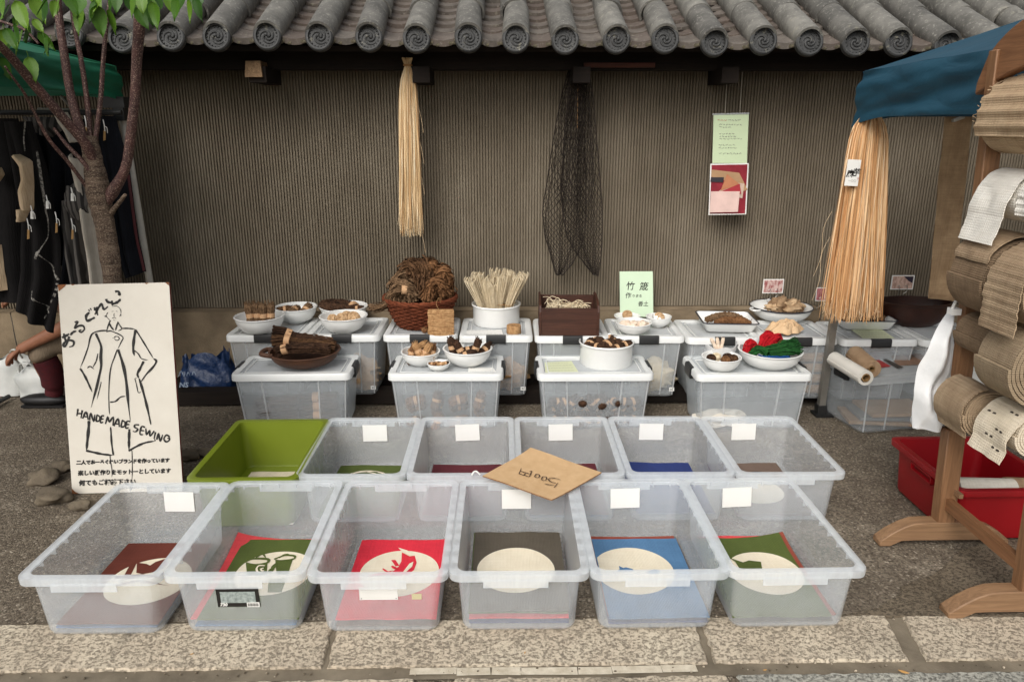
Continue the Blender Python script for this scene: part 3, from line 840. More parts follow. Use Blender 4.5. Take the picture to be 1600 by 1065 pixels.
# cardboard price sign lying across four rims
zc = .225
P = [onZ(829, 700, zc + .02), onZ(940, 738, zc + .012), onZ(862, 781, zc), onZ(754, 744, zc + .006)]
ks = thing('price_card', 'square of brown cardboard with a handwritten 500 yen price lying on the bin rims', 'sign', tuple((P[0] + P[1] + P[2] + P[3]) / 4))
def kf(u, v):
    p = (P[3].lerp(P[2], u)).lerp(P[0].lerp(P[1], u), v)
    return p + Vector((0, 0, .012 * (u - .5) ** 2 * 4 * 0 + .006 * noise.noise(Vector((u * 1.5, v * 1.5, 3))) + .010 * ((v - .5) ** 2) * 2 - .002))
b = B(); b.grid(kf, 20, 20, .0045)
o = mk('cardboard', b, [KRAFT, KRAFT_EDGE], ks, 50)
nE = 20 * 20
for i, p_ in enumerate(o.data.polygons):
    if i >= 2 * nE: p_.material_index = 1
kn = (P[1] - P[3]).cross(P[0] - P[2]).normalized(); kn = kn if kn.z > 0 else -kn
ko = (P[0] + P[1] + P[2] + P[3]) / 4 + kn * .0022
b = B()
0 and strokes_px(b, [[(875, 748.5), (871, 752), (860, 758), (859, 760)], [(855, 755), (862, 758), (868, 760)], [(861, 758), (866, 752), (862, 749), (857, 750), (858, 746), (866, 745)][:0] or [(858, 757), (864, 749), (872, 748), (876, 750)]], 1.7, ko, kn, .001)
b = B()
strokes_px(b, [[(866, 761), (872, 754)], [(851, 755.5), (858, 757), (866, 757.5)], [(868, 754.5), (861, 752.5), (857, 749), (860, 746.5), (868, 747), (876, 749.5)],
               [(846, 749.5), (848, 744.5), (854, 745.5), (852, 750), (846, 749.5)], [(835, 744.5), (838, 740.5), (843, 742), (841, 746), (835, 744.5)],
               [(811, 740), (819, 742.2), (827, 744.5)], [(811, 740), (814.5, 731.5)], [(827, 744.5), (830.5, 736), (827.5, 736.2)], [(813, 735.8), (821, 738.2), (828.5, 740.4)], [(819, 742.2), (821, 738.2)]], 1.8, ko, kn, .001, taper=.3)
kind(mk('handwriting', b, MARKER, ks), 'stuff')
b = B(); p0 = onZ(750, 741, .226); b.tube(spline([p0, p0 + Vector((-.012, 0, .012)), p0 + Vector((-.022, .01, .006)), p0 + Vector((-.03, .0, -.002))], 5), .003, 6); mk('tie', b, CARD, ks)

# ================================================================== LIDDED BOXES
def make_box(label, px, z, H, group, body=None, lid=None, base=0.0045, latch=('l', 'r'), wl=None, rz=None, ribs=True, sticker=False, front=None):
    P = [onZ(x, y, z) for x, y in px]
    c = (P[0] + P[1] + P[2] + P[3]) / 4
    w, l = wl or ((P[1] - P[0]).length, (P[2] - P[0]).length)
    if rz is None:
        d = P[1] - P[0]; rz = math.atan2(d.y, d.x)
    t = thing('lidded_box', label, 'box', (c.x, c.y, base), rz, group)
    hx, hy = w / 2, l / 2
    def ring(i, zz, r): return rr(hx - i, hy - i, zz, r, 5)
    b = B(); zt_ = H - .026
    b.rings([ring(.045, 0, .03), ring(.036, .004, .035), ring(.033, .014, .035), ring(.012, zt_, .03), ring(.014, zt_, .028), ring(.035, .016, .033), ring(.05, .004, .03)], True, True)
    mk('box_body', b, body or BOXP, t, 40, True)
    if ribs:
        for k, fx in enumerate((-.235, .215)):
            b = B(); xb, xt = fx * w * .97, fx * w * 1.06
            b.add([(xb - .003, -hy + .0315, .012), (xb + .003, -hy + .0315, .012), (xt + .003, -hy + .0105, zt_ - .004), (xt - .003, -hy + .0105, zt_ - .004),
                   (xb - .003, -hy + .036, .012), (xb + .003, -hy + .036, .012), (xt + .003, -hy + .015, zt_ - .004), (xt - .003, -hy + .015, zt_ - .004)],
                  [(0, 1, 2, 3), (7, 6, 5, 4), (0, 3, 7, 4), (1, 5, 6, 2), (3, 2, 6, 7), (0, 4, 5, 1)])
            mk('rib', b, BOXRIB, t, 40, True)
        for sx in (-1, 1):
            b = B(); xb, xt = sx * (hx - .045), sx * (hx - .026)
            b.tube([(xb, -hy + .0335, .012), (xt, -hy + .0125, zt_ - .004)], .0035, 6); mk('corner_rib', b, BOXRIB, t, 40, True)
    lm = lid or LID
    b = B()
    b.rings([ring(.004, H - .036, .03), ring(.0, H - .034, .033), ring(.0005, H - .008, .033), ring(.005, H - .001, .03), ring(.010, H, .027), ring(.030, H, .02), ring(.034, H - .002, .018), ring(.036, H - .009, .016)], False, False)
    # raised ribs of the lid's panel
    b.rings([rr(hx - .052, hy - .052, H - .0095, .012, 4), rr(hx - .053, hy - .053, H - .006, .012, 4), rr(hx - .057, hy - .057, H - .006, .01, 4), rr(hx - .058, hy - .058, H - .0095, .01, 4)], False, False)
    b.rings([ring(.012, H - .030, .03), ring(.004, H - .036, .03)], False, False)
    lid_o = mk('lid', b, lm, t, 40, True)
    b = B(); b.rings([ring(.0362, H - .0125, .016), ring(.0362, H - .0095, .016)], True, True); mk('lid_panel', b, lid or LIDP, lid_o, 40, True)
    for s in latch:
        b = B()
        if s in 'lr':
            sx = -1 if s == 'l' else 1
            b.rings([[Vector((sx * (hx + dx), y, zz)) for dx, zz in ((-.012, H + .004), (.003, H + .0035), (.008, H - .006), (.009, H - .040), (.005, H - .055), (-.010, H - .055), (-.010, H - .02))] for y in (-.05, .05)], True, True)
        else:
            b.rings([[Vector((x, -(hy + dx), zz)) for dx, zz in ((-.012, H + .004), (.002, H + .0035), (.006, H - .006), (.007, H - .034), (.003, H - .040), (-.010, H - .040), (-.010, H - .02))] for x in (-.05, .05)], True, True)
        mk('latch', b, BLACKP, lid_o, 30, True)
    if sticker:
        b = B(); b.box((.145 * w / .39, -hy + .0325 - .02 * .035 / zt_, .042), (.026, .0008, .02), mat=Matrix.Rotation(R(-4), 3, 'X')); mk('size_sticker', b, CARD, t, 40, True)
        b = B()
        for k in range(2): b.box((.141 * w / .39 + .008 * k, -hy + .0318 - .02 * .035 / zt_, .042), (.005, .0008, .009)); 
        mk('sticker_mark', b, plain('grey_mark', S(120, 120, 118)) if 'grey_mark' not in bpy.data.materials else bpy.data.materials['grey_mark'], t, 40, True)
    t['w'] = w; t['l'] = l
    return t

FZ = .29; GFB = 'lidded boxes in the front row'
FX = [make_box('frosted lidded box under the brown wooden bowl of dark fibre', [(360, 587), (550, 585), (390, 555), (560, 555)], FZ, FZ, GFB, wl=(.57, .315)),
      make_box('frosted lidded box under the three small white bowls of fibre bundles', [(610, 586), (787, 586), (619, 555), (783, 555)], FZ, FZ, GFB, wl=(.555, .315)),
      make_box('frosted lidded box under the round white pot of dark bundles', [(840, 587), (1020, 586), (840, 555), (1003, 555)], FZ, FZ, GFB, wl=(.56, .315)),
      make_box('frosted lidded box under the bowl of red and green yarn', [(1083, 587), (1264, 586), (1065, 556), (1247, 556)], FZ, FZ, GFB, wl=(.56, .315), latch=('l', 'r'))]
RZ_ = .405; RB_ = .07; RH = RZ_ - RB_; GRB = 'lidded boxes in the rear row by the wall'
rl = [('leftmost rear lidded box beneath the two white bowls of brown bundles', 350, 475, 524), ('rear lidded box beneath the bowl of pale balls', 475, 593, 524), ('rear lidded box beneath the red brown wicker basket', 597, 715, 524),
      ('rear lidded box beneath the white pot of looped pale hanks', 717, 834, 525), ('rear lidded box beneath the open dark wooden box', 836, 955, 526), ('rear lidded box in front of the green sign with dark characters', 957, 1073, 526),
      ('rear lidded box beneath the enamel tray of twisted skeins', 1075, 1193, 528), ('rear lidded box beneath the wide dark rimmed enamel bowl', 1195, 1314, 529), ('rear lidded box under the tray of dark fibre right of the tent pole', 1317, 1440, 531), ('rear lidded box behind the white carrier bag, rightmost of the row', 1443, 1560, 532)]
RX = []
for i, (lb, a, c, y) in enumerate(rl):
    pa, pb = onZ(a, y, RZ_), onZ(c, y, RZ_); w = (pb - pa).length
    q = [(a, y), (c, y), (0, 0), (0, 0)]
    t = thing('lidded_box', '', '', (0, 0, 0)); bpy.data.objects.remove(t)
    cpt = (pa + pb) / 2
    # give make_box true corners built from the front edge
    bl = pa + Vector((-.0 if i < 7 else 0, .375, 0)); brr = pb + Vector((0, .375, 0))
    def topx(p):
        d = p - CAM; z_ = d.dot(FWD); return (800 + FPX * d.dot(RGT) / z_, 532.5 - FPX * d.dot(UPV) / z_)
    t = make_box(lb, [(a, y), (c, y), topx(bl), topx(brr)], RZ_, RH, GRB, base=RB_, latch=('f',), wl=(w - .004, .375), rz=math.atan2((pb - pa).y, (pb - pa).x) * .6, sticker=i in (1, 3, 5))
    RX.append(t)
# dark timbers that carry the rear boxes
for i, y in enumerate((3.72, 3.90)):
    b = B(); b.box((.15, y, .045), (3.9, .09, .072)); tag(mk('timber', b, DARKWOOD), ('front' if i == 0 else 'rear') + ' dark timber lying under the rear row of boxes', 'timber', 'timbers carrying the rear boxes')
# clearer box at the right with rolls on its lid
CB = make_box('clear smoky lidded box with two fabric rolls on its lid, right of the tent pole', [(1322, 594), (1510, 580), (1287, 556), (1470, 547)], .295, .295, None, body=BOXC, lid=LIDC, wl=(.58, .37), latch=('l',))
# ================================================================== BOWLS, BASKETS AND FIBRES
def fibre(name, c1, c2, k=60):
    m = N(name); v = m.coords(); f = m.noise(v, 70, 5, .7, .4); g_ = m.noise(v, 9, 4); oi = m.n('ObjectInfo')
    col = m.ramp(m.math('ADD', m.math('MULTIPLY', f, .7), m.math('MULTIPLY', g_, .3)), [(.36, c2), (.62, c1)])
    col = m.mix(m.math('MULTIPLY', oi.outputs['Random'], .3), col, c2)
    return m.done(m.pbr(col, .9, m.bump(m.noise(v, 260, 3, .7), .6, .003), .15))
F_BROWN = fibre('brown_fibre', S(138, 110, 82), S(72, 53, 38))
F_DARK = fibre('dark_fibre', S(84, 60, 44), S(34, 24, 18))
F_MID = fibre('umber_fibre', S(112, 82, 56), S(56, 38, 26))
F_RED = fibre('rust_fibre', S(142, 102, 68), S(80, 54, 35))
F_TAN = fibre('tan_fibre', S(190, 152, 108), S(140, 102, 66))
F_PALE = fibre('pale_hemp', S(238, 224, 196), S(206, 186, 150))
F_BALL = fibre('pale_ball_fibre', S(216, 184, 144), S(174, 138, 100))
WICKER = fibre('red_brown_wicker', S(128, 70, 46), S(70, 34, 22))
BOWLWOOD = plain('old_brown_bowl', S(98, 66, 48), S(64, 42, 30), .55, 14, .25, 80)
DARKBOWL = plain('dark_lacquer_bowl', S(62, 34, 24), S(38, 20, 14), .35, 8, .2, 60)
BOXWOOD = mat_wood('dark_box_wood', S(78, 48, 36), S(48, 28, 21), 0, .5, .35)

def place(pxc, pyb, z):                       # centre of a base standing on a level surface
    return onZ(pxc, pyb, z)
def bowl(label, xl, xr, yc, yb, z, group=None, depth=.42, mats=None, name='bowl', rimmat=None, sy=1.0, foot=.42):
    """rim between photo columns xl..xr, lowest front point at row yb, standing on level z"""
    p = onZ((xl + xr) / 2, yb, z); r = (xr - xl) / 2 * mpp(p)
    p = onZ((xl + xr) / 2, yb, z) + Vector((0, foot * r * sy, 0)); r = (xr - xl) / 2 * mpp(p)
    # height from the rim row
    h = onY((xl + xr) / 2, yc, p.y).z - z; h = max(.25 * r, min(1.2 * r, h))
    t = thing(name, label, name.split('_')[-1], (p.x, p.y, z), 0, group)
    pr = [(0, .004), (foot * r, .0), (foot * r * 1.02, .004)]
    for k in range(1, 9):
        u = k / 8; pr.append((r * (foot + (.965 - foot) * math.sin(u * math.pi / 2) ** .9), .006 + (h - .008) * (1 - math.cos(u * math.pi / 2)) ** .85))
    pr += [(r, h - .003), (r * 1.01, h), (r * .995, h + .002), (r * .975, h)]
    th = .003
    for k in range(8, 0, -1):
        u = k / 8; pr.append((r * (foot + (.965 - foot) * math.sin(u * math.pi / 2) ** .9) - th, .006 + th + (h - .008) * (1 - math.cos(u * math.pi / 2)) ** .85))
    pr.append((0, .008))
    b = B(); b.lathe(pr, (0, 0, 0), 48, sy=sy); mk('bowl_body', b, mats or ENAMEL, t, 50, True)
    if rimmat:
        b = B(); b.lathe([(r * 1.012, h - .003), (r * 1.018, h + .001), (r * 1.0, h + .004), (r * .98, h + .002), (r * .99, h - .002)], (0, 0, 0), 48, sy=sy, wrap=True); mk('rim', b, rimmat, t, 50, True)
    t['r'] = r; t['h'] = h
    return t, p, r, h
def pot(label, xl, xr, yt, yb, z, group=None, name='pot'):
    p = onZ((xl + xr) / 2, yb, z); r = (xr - xl) / 2 * mpp(p); p = p + Vector((0, r * .95, 0)); r = (xr - xl) / 2 * mpp(p)
    h = onY((xl + xr) / 2, yt, p.y).z - z
    t = thing(name, label, 'pot', (p.x, p.y, z), 0, group)
    R_ = r
    b = B(); b.lathe([(0, .001), (R_ * .93, 0), (R_ * .965, .008), (R_ * .965, h - .012), (R_ * .985, h - .006), (R_ * 1.0, h - .003), (R_ * 1.0, h + .001), (R_ * .975, h + .002), (R_ * .955, h - .004), (R_ * .945, .012), (R_ * .9, .006), (0, .006)], n=56)
    mk('pot_body', b, ENAMEL, t, 45, True)
    b = B(); b.lathe([(R_ * .985, h - .004), (R_ * 1.015, h - .004), (R_ * 1.02, h + .001), (R_ * 1.0, h + .004), (R_ * .98, h + .001)], n=56, wrap=True); mk('rim', b, ENAMEL, t, 50, True)
    return t, p, R_, h

_seed = [0]
def bundle(label, c, d, L, r, mat, group=None, band=BAND, fray=.25, cat='fibre bundle', flat=.85):
    """a bundle of fibre tied round the middle by a paper band"""
    _seed[0] += 1; s = _seed[0]
    c = Vector(c); d = Vector(d).normalized()
    t = thing('fibre_bundle', label, cat, tuple(c), 0, group)
    side = d.cross(Vector((0, 0, 1))); side = side.normalized() if side.length > .1 else Vector((1, 0, 0))
    pts, rad = [], []
    for i in range(13):
        u = i / 12 - .5
        pts.append(c + d * (u * L) + side * (.10 * r * math.sin(u * 5 + s)) + Vector((0, 0, -.25 * r * (2 * u) ** 2)))
        e = abs(2 * u); rad.append(r * ((1.0 + .14 * noise.noise(Vector((u * 3, s, 0)))) * (1 - .14 * max(0, 1 - e * 3.2)) * (1 if e < .82 else 1 - .5 * (e - .82) / .18)))
    b = B(); b.tube(pts, rad, 40, ridge=.10, ridges=11, tw=.16, seed=s, flat=flat)
    for k in range(26):                        # loose ends and folded loops
        a = rnd.uniform(0, 6.28); e = rnd.choice((-1, 1)); u_ = d.cross(side)
        q = (side * math.cos(a) + u_ * math.sin(a) * flat) * r * rnd.uniform(.3, .85)
        p0 = c + d * (e * L * .42) + q; p1 = c + d * (e * L * rnd.uniform(.49, .49 + fray * .4)) + q * rnd.uniform(.8, 1.35) + Vector((0, 0, rnd.uniform(-.1, .1) * r))
        b.tube([p0, p0.lerp(p1, .6) + side * rnd.uniform(-.08, .08) * r, p1], [r * .10, r * .085, r * .04], 5)
    mk('strands', b, mat, t, 60)
    if band:
        b = B(); i0 = 6
        ctr = pts[6]; bw = max(.012, L * .17)
        b.tube([ctr - d * bw / 2, ctr - d * bw * .49, ctr + d * bw * .49, ctr + d * bw / 2], [r * .98, r * 1.03, r * 1.03, r * .98], 24, caps=True, flat=flat)
        mk('paper_band', b, band, t, 40)
    return t
def yarn_ball(label, c, r, mat, group=None, sq=.85, cat='fibre ball', name='fibre_ball', band=None):
    _seed[0] += 1; s = _seed[0]
    t = thing(name, label, cat, tuple(c), 0, group)
    b = B(); b.blob(c, (r, r * .95, r * sq), 20, 14, .2, 1.6, s)
    for k in range(9):
        ax = Vector((rnd.uniform(-1, 1), rnd.uniform(-1, 1), rnd.uniform(-.6, .6))).normalized(); q = ax.to_track_quat('Z', 'Y').to_matrix()
        off = rnd.uniform(-.45, .45); rr_ = math.sqrt(1 - off * off)
        b.tube([Vector(c) + q @ Vector((rr_ * math.cos(a) * r, rr_ * math.sin(a) * r * .97, off * r)) * (1.0 + .03 * math.sin(a * 3)) * 1.0 for a in [2 * math.pi * i / 22 for i in range(23)]], r * .09, 5)
    mk('wound_fibre', b, mat, t, 60)
    if band:
        b = B(); b.tube([(c[0] - r * 1.02, c[1], c[2]), (c[0] + r * .2, c[1], c[2])], [r * .9, r * 1.0], 18, flat=sq); mk('paper_band', b, band, t, 40)
    return t
def skein(label, pts, r, mat, group=None, ply=6, tw=1.3, cat='fibre skein', name='fibre_skein', bands=(), fuzz=14, pr=.55):
    """a long twisted hank along a path"""
    _seed[0] += 1; s = _seed[0]
    P = spline(pts, 8); n = len(P); t = thing(name, label, cat, tuple(P[n // 2]), 0, group)
    b = B(); fr_ = []
    prev = None
    for i, p in enumerate(P):
        d = (P[min(i + 1, n - 1)] - P[max(i - 1, 0)]).normalized()
        if prev is None:
            a = Vector((0, 0, 1)) if abs(d.z) < .9 else Vector((1, 0, 0)); u = d.cross(a).normalized()
        else: u = (prev - d * prev.dot(d)).normalized()
        prev = u; fr_.append((u, d.cross(u)))
    for k in range(ply):
        a0 = 2 * math.pi * k / ply; q = []
        rad = []
        for i, p in enumerate(P):
            u, w = fr_[i]; a = a0 + tw * i * .35; e = i / (n - 1); sh = (1 - .35 * abs(2 * e - 1) ** 3)
            rr_ = r * .62 * sh * (1 + .2 * noise.noise(Vector((i * .4, k, s))))
            q.append(p + (u * math.cos(a) + w * math.sin(a)) * rr_); rad.append(r * pr * sh * (1 + .2 * noise.noise(Vector((i * .5, k + 9, s)))))
        b.tube(q, rad, 10, ridge=.16, ridges=4, tw=.5, seed=k + s)
    for k in range(fuzz):
        i = rnd.randrange(n); u, w = fr_[i]; a = rnd.uniform(0, 6.28); p0 = P[i] + (u * math.cos(a) + w * math.sin(a)) * r
        b.tube([p0, p0 + (u * math.cos(a) + w * math.sin(a)) * r * .35 + Vector((rnd.uniform(-1, 1), rnd.uniform(-1, 1), rnd.uniform(-.5, 1))) * r * .4], [.0012, .0006], 4)
    mk('strands', b, mat, t, 60)
    for e in bands:
        i = int(e * (n - 1)); d = (P[min(i + 1, n - 1)] - P[max(i - 1, 0)]).normalized()
        b = B(); b.tube([P[i] - d * .013, P[i] - d * .012, P[i] + d * .012, P[i] + d * .013], [r * 1.08, r * 1.16, r * 1.16, r * 1.08], 18); mk('paper_band', b, BAND, t, 40)
    return t

GW = 'white bowls standing on the rear boxes'
LZ = RZ_ - .0095; PLZ = RZ_ - .0035           # lid panel level
def ribbon_hank(label, pts, r, mat, group=None, n=70, w=.004, wob=.5, core=None, cat='fibre hank', name='fibre_hank', bands=(), twist=.0, ends=.25, round_=False):
    """a loose hank: many flat fibres following one path, fanning out at the ends"""
    _seed[0] += 1; s = _seed[0]; rg = random.Random(s * 17)
    P = spline(pts, 7); m = len(P); t = thing(name, label, cat, tuple(P[m // 2]), 0, group); fr_ = []; prev = None
    for i in range(m):
        d = (P[min(i + 1, m - 1)] - P[max(i - 1, 0)]).normalized()
        if prev is None: u = d.cross(Vector((.3, 1, .2))).normalized()
        else: u = (prev - d * prev.dot(d)).normalized()
        prev = u; fr_.append((u, d.cross(u), d))
    b = B()
    for k in range(n):
        a0 = rg.uniform(0, 6.28); q = r * math.sqrt(rg.uniform(.04, 1)); ph = rg.uniform(0, 6.28); tw_ = rg.uniform(-1, 1) * 1.2 + twist; i0 = rg.randrange(0, max(1, int(m * ends * .5))); i1 = m - rg.randrange(0, max(1, int(m * ends)))
        L_, R_ = [], []
        for i in range(i0, i1):
            u, v, d = fr_[i]; e = i / (m - 1); a = a0 + tw_ * e; sp = 1 + .35 * abs(2 * e - 1) ** 2
            p = P[i] + (u * math.cos(a) + v * math.sin(a)) * q * sp * (1 + wob * noise.noise(Vector((i * .35, k * 1.7, s))))
            sd = (u * math.cos(a + 1.57 + .6 * math.sin(i * .5 + ph)) + v * math.sin(a + 1.57 + .6 * math.sin(i * .5 + ph))) * w * .5 * rg.uniform(.7, 1.2)
            L_.append(p - sd); R_.append(p + sd)
        j = len(L_)
        if round_: b.tube([(L_[i] + R_[i]) / 2 for i in range(0, j)], w * .5, 5)
        elif j > 1: b.add(L_ + R_, [(i, i + 1, j + i + 1, j + i) for i in range(j - 1)])
    kind(mk('strands', b, mat, t, 60), 'stuff')
    b = B(); b.tube(P, [r * .62 * (1 - .3 * abs(2 * i / (m - 1) - 1) ** 2) for i in range(m)], 12, ridge=.12, ridges=5, tw=.2, seed=s); mk('core', b, core or mat, t, 60)
    for e in bands:
        i = int(e * (m - 1)); d = fr_[i][2]; b = B(); b.tube([P[i] - d * .014, P[i] - d * .013, P[i] + d * .013, P[i] + d * .014], [r * 1.1, r * 1.18, r * 1.18, r * 1.1], 18); mk('paper_band', b, BAND, t, 40)
    return t
# --- rear row, from the left
t1, p1, r1, h1 = bowl('white enamel bowl at the far left of the rear boxes, holding four banded brown bundles', 365, 441, 493, 524, RZ_ - .006, GW)
for k, dx in enumerate((-.048, -.012, .026, .062)):
    bundle('brown upright bundle with tan band in the far left white bowl', (p1.x + dx * .95, p1.y - .01 + .01 * (k % 2), p1.z + h1 * .62 + .038), (.06 * (k - 1.5), .05, 1), .135, .023, F_BROWN, 'upright bundles in the far left bowl')
t2, p2, r2, h2 = bowl('white enamel bowl behind the far left bowl, with three short bundles showing', 428, 493, 479, 506, RZ_ - .006, GW)
for k, (dx, dy, dr) in enumerate(((-.06, 0, (1, .2, .1)), (-.008, -.01, (.2, 1, .15)), (.052, 0, (.4, .6, .5)))):
    bundle('short brown bundle lying in the second white bowl from the left', (p2.x + dx, p2.y + dy, p2.z + h2 * .82), dr, .085, .023, F_BROWN if k else F_MID, 'short bundles in the second bowl')
t3, p3, r3, h3 = bowl('white enamel bowl holding a coiled dark skein, behind the bowl of pale balls', 498, 572, 478, 503, RZ_ - .006, GW)
skein('coiled dark brown skein in the rear white bowl left of the wicker basket', [(p3.x + .085 * math.cos(a) - .02, p3.y + .055 * math.sin(a), p3.z + h3 * .78 + .02 * math.sin(a * .5)) for a in [x * .75 for x in range(9)]], .026, F_DARK, bands=(.1,))
bundle('small dark bundle with tan band at the right of the coiled skein', (p3.x + .075, p3.y - .02, p3.z + h3 * .9), (1, .1, .05), .08, .017, F_DARK)
t4, p4, r4, h4 = bowl('white enamel bowl of pale tan balls, front of the pair left of the wicker basket', 498, 572, 492.5, 522, RZ_ - .006, GW)
for k, (dx, dy, rr_) in enumerate(((-.055, -.01, .026), (-.005, 0, .031), (.048, .012, .034), (.01, .04, .03))):
    yarn_ball('pale tan fibre ball in the white bowl left of the basket', (p4.x + dx, p4.y + dy, p4.z + h4 * .80), rr_, F_BALL, 'pale balls in the bowl')

# wicker basket
pb = onZ(655, 515, RZ_ - .004); s_ = mpp(pb); rb0 = 36 * s_; rb1 = 57 * s_; pb = pb + Vector((0, rb0 * .9, 0))
hb = onY(660, 462, pb.y).z - RZ_
tb = thing('wicker_basket', 'red brown wicker basket heaped with brown fibre hanks', 'basket', (pb.x, pb.y, RZ_ - .006))
b = B(); nst = 30; nrow = 15
for j in range(nrow):
    u = j / (nrow - 1); rad = rb0 + (rb1 - rb0) * (u ** .8); z = .008 + (hb - .012) * u
    pts = []
    for i in range(nst * 4 + 1):
        a = 2 * math.pi * i / (nst * 4); w = .0048 * math.cos(math.pi * (i / 4 + j))
        pts.append((pb.x + (rad + w) * math.cos(a), pb.y + (rad + w) * math.sin(a), RZ_ - .006 + z + .0015 * math.sin(i * 1.3 + j)))
    b.tube(pts, .0058, 6)
kind(mk('weave', b, WICKER, tb, 60), 'stuff')
b = B()
for i in range(nst):
    a = 2 * math.pi * (i + .0) / nst
    b.tube([(pb.x + rb0 * math.cos(a), pb.y + rb0 * math.sin(a), RZ_ - .004), (pb.x + (rb0 + rb1) / 2 * 1.02 * math.cos(a), pb.y + (rb0 + rb1) / 2 * 1.02 * math.sin(a), RZ_ + hb * .45), (pb.x + rb1 * math.cos(a), pb.y + rb1 * math.sin(a), RZ_ + hb - .006)], .0045, 5)
kind(mk('stakes', b, WICKER, tb, 60), 'stuff')
b = B()
for q in range(3):
    b.tube([(pb.x + (rb1 + .004 * math.sin(q * 2.1 + i * .8)) * math.cos(2 * math.pi * i / 60), pb.y + (rb1 + .004 * math.sin(q * 2.1 + i * .8)) * math.sin(2 * math.pi * i / 60), RZ_ - .006 + hb + .007 * math.cos(q * 2.1 + i * .8)) for i in range(61)], .0075, 7)
mk('braided_rim', b, WICKER, tb, 60)
b = B(); b.lathe([(0, .002), (rb0, .002), (rb1 * .97, hb - .01), (rb1 * .93, hb - .01), (rb0 * .95, .008), (0, .008)], (pb.x, pb.y, RZ_ - .006), 40); mk('lining', b, F_DARK, tb, 60)
# hanks heaped in the basket
hx_ = [((-.135, .02, .05), (-.06, 0, .15), (.0, .02, .04), F_BROWN, .040), ((-.05, .03, .05), (-.045, -.01, .20), (.03, -.03, .03), F_MID, .042), ((.03, .04, .06), (.06, -.02, .20), (.085, .02, .05), F_RED, .040),
       ((.0, .03, .06), (.02, -.03, .21), (.05, -.06, .05), F_MID, .036), ((.09, .02, .04), (.12, -.02, .17), (.13, .03, .02), F_RED, .038), ((-.11, -.05, .02), (-.09, -.06, .11), (-.03, -.07, .02), F_BROWN, .034),
       ((.05, -.06, .02), (.09, -.07, .12), (.13, -.04, .03), F_RED, .036), ((.0, .08, .05), (.03, .08, .19), (.08, .07, .05), F_MID, .04), ((-.09, .07, .05), (-.05, .08, .17), (.0, .07, .05), F_BROWN, .04)]
for k, (a, m_, c, mt, rr_) in enumerate(hx_):
    o = Vector((pb.x, pb.y, RZ_ + hb - .035))
    A, Mi, C = o + Vector(a), o + Vector(m_), o + Vector(c)
    ribbon_hank('thick looped brown fibre hank heaped in the wicker basket', [A, A.lerp(Mi, .6) + Vector((-.012, 0, .01)), Mi, C.lerp(Mi, .6) + Vector((.012, 0, .01)), C], rr_ * 1.0, mt, 'fibre hanks in the wicker basket', n=130, w=.010, wob=.9, core=F_DARK)
o = Vector((pb.x, pb.y, RZ_ + hb))
ribbon_hank('brown hank with a tan band hanging over the left rim of the wicker basket', [o + Vector((-.03, -.09, .045)), o + Vector((-.09, -.10, .055)), o + Vector((-.145, -.09, .025)), o + Vector((-.175, -.085, -.03)), onY(577, 483, pb.y - .08)], .021, F_BROWN, n=90, w=.005, bands=(.2,), core=F_DARK)
# wound jute card leaning on the basket
pj = onZ(689, 523, RZ_); 
tj = thing('jute_hank', 'square wound jute hank leaning against the front of the wicker basket', 'jute hank', (pj.x, pj.y + .012, RZ_ - .003))
b = B(); hj = 39 * mpp(pj); wj = 40 * mpp(pj)
for k in range(17):
    z = RZ_ + hj * (k + .5) / 17 - .003; dy = .028 * (k / 17)
    b.tube([(pj.x - wj / 2 - .002 * math.sin(k), pj.y + dy + .01, z), (pj.x - wj / 4, pj.y + dy - .004, z + .0016 * math.sin(k * 2.3)), (pj.x, pj.y + dy - .006, z + .0016 * math.sin(k * 1.1)), (pj.x + wj / 4, pj.y + dy - .004, z - .0016 * math.sin(k * 1.7)), (pj.x + wj / 2 + .002 * math.cos(k * 3), pj.y + dy + .01, z)], .0048, 6)
b.box((pj.x, pj.y + .028, RZ_ + hj / 2), (wj * .94, .016, hj * .98), mat=Matrix.Rotation(R(-15), 3, 'X'))
mk('wound_jute', b, F_TAN, tj, 60)
b = B(); top = Vector((pj.x - .01, pj.y + .03, RZ_ + hj)); b.tube(spline([top, top + Vector((-.012, .0, .03)), top + Vector((.004, 0, .06)), Vector((pj.x - .002, pb.y - rb1 * .92, RZ_ + hb + .004))], 5), .0016, 5); mk('cord', b, F_TAN, tj, 60)
q = onZ(663, 520, RZ_); yarn_ball('tiny rust ball on the lid left of the jute hank', (q.x, q.y + .015, RZ_ + .012), .017, F_RED)

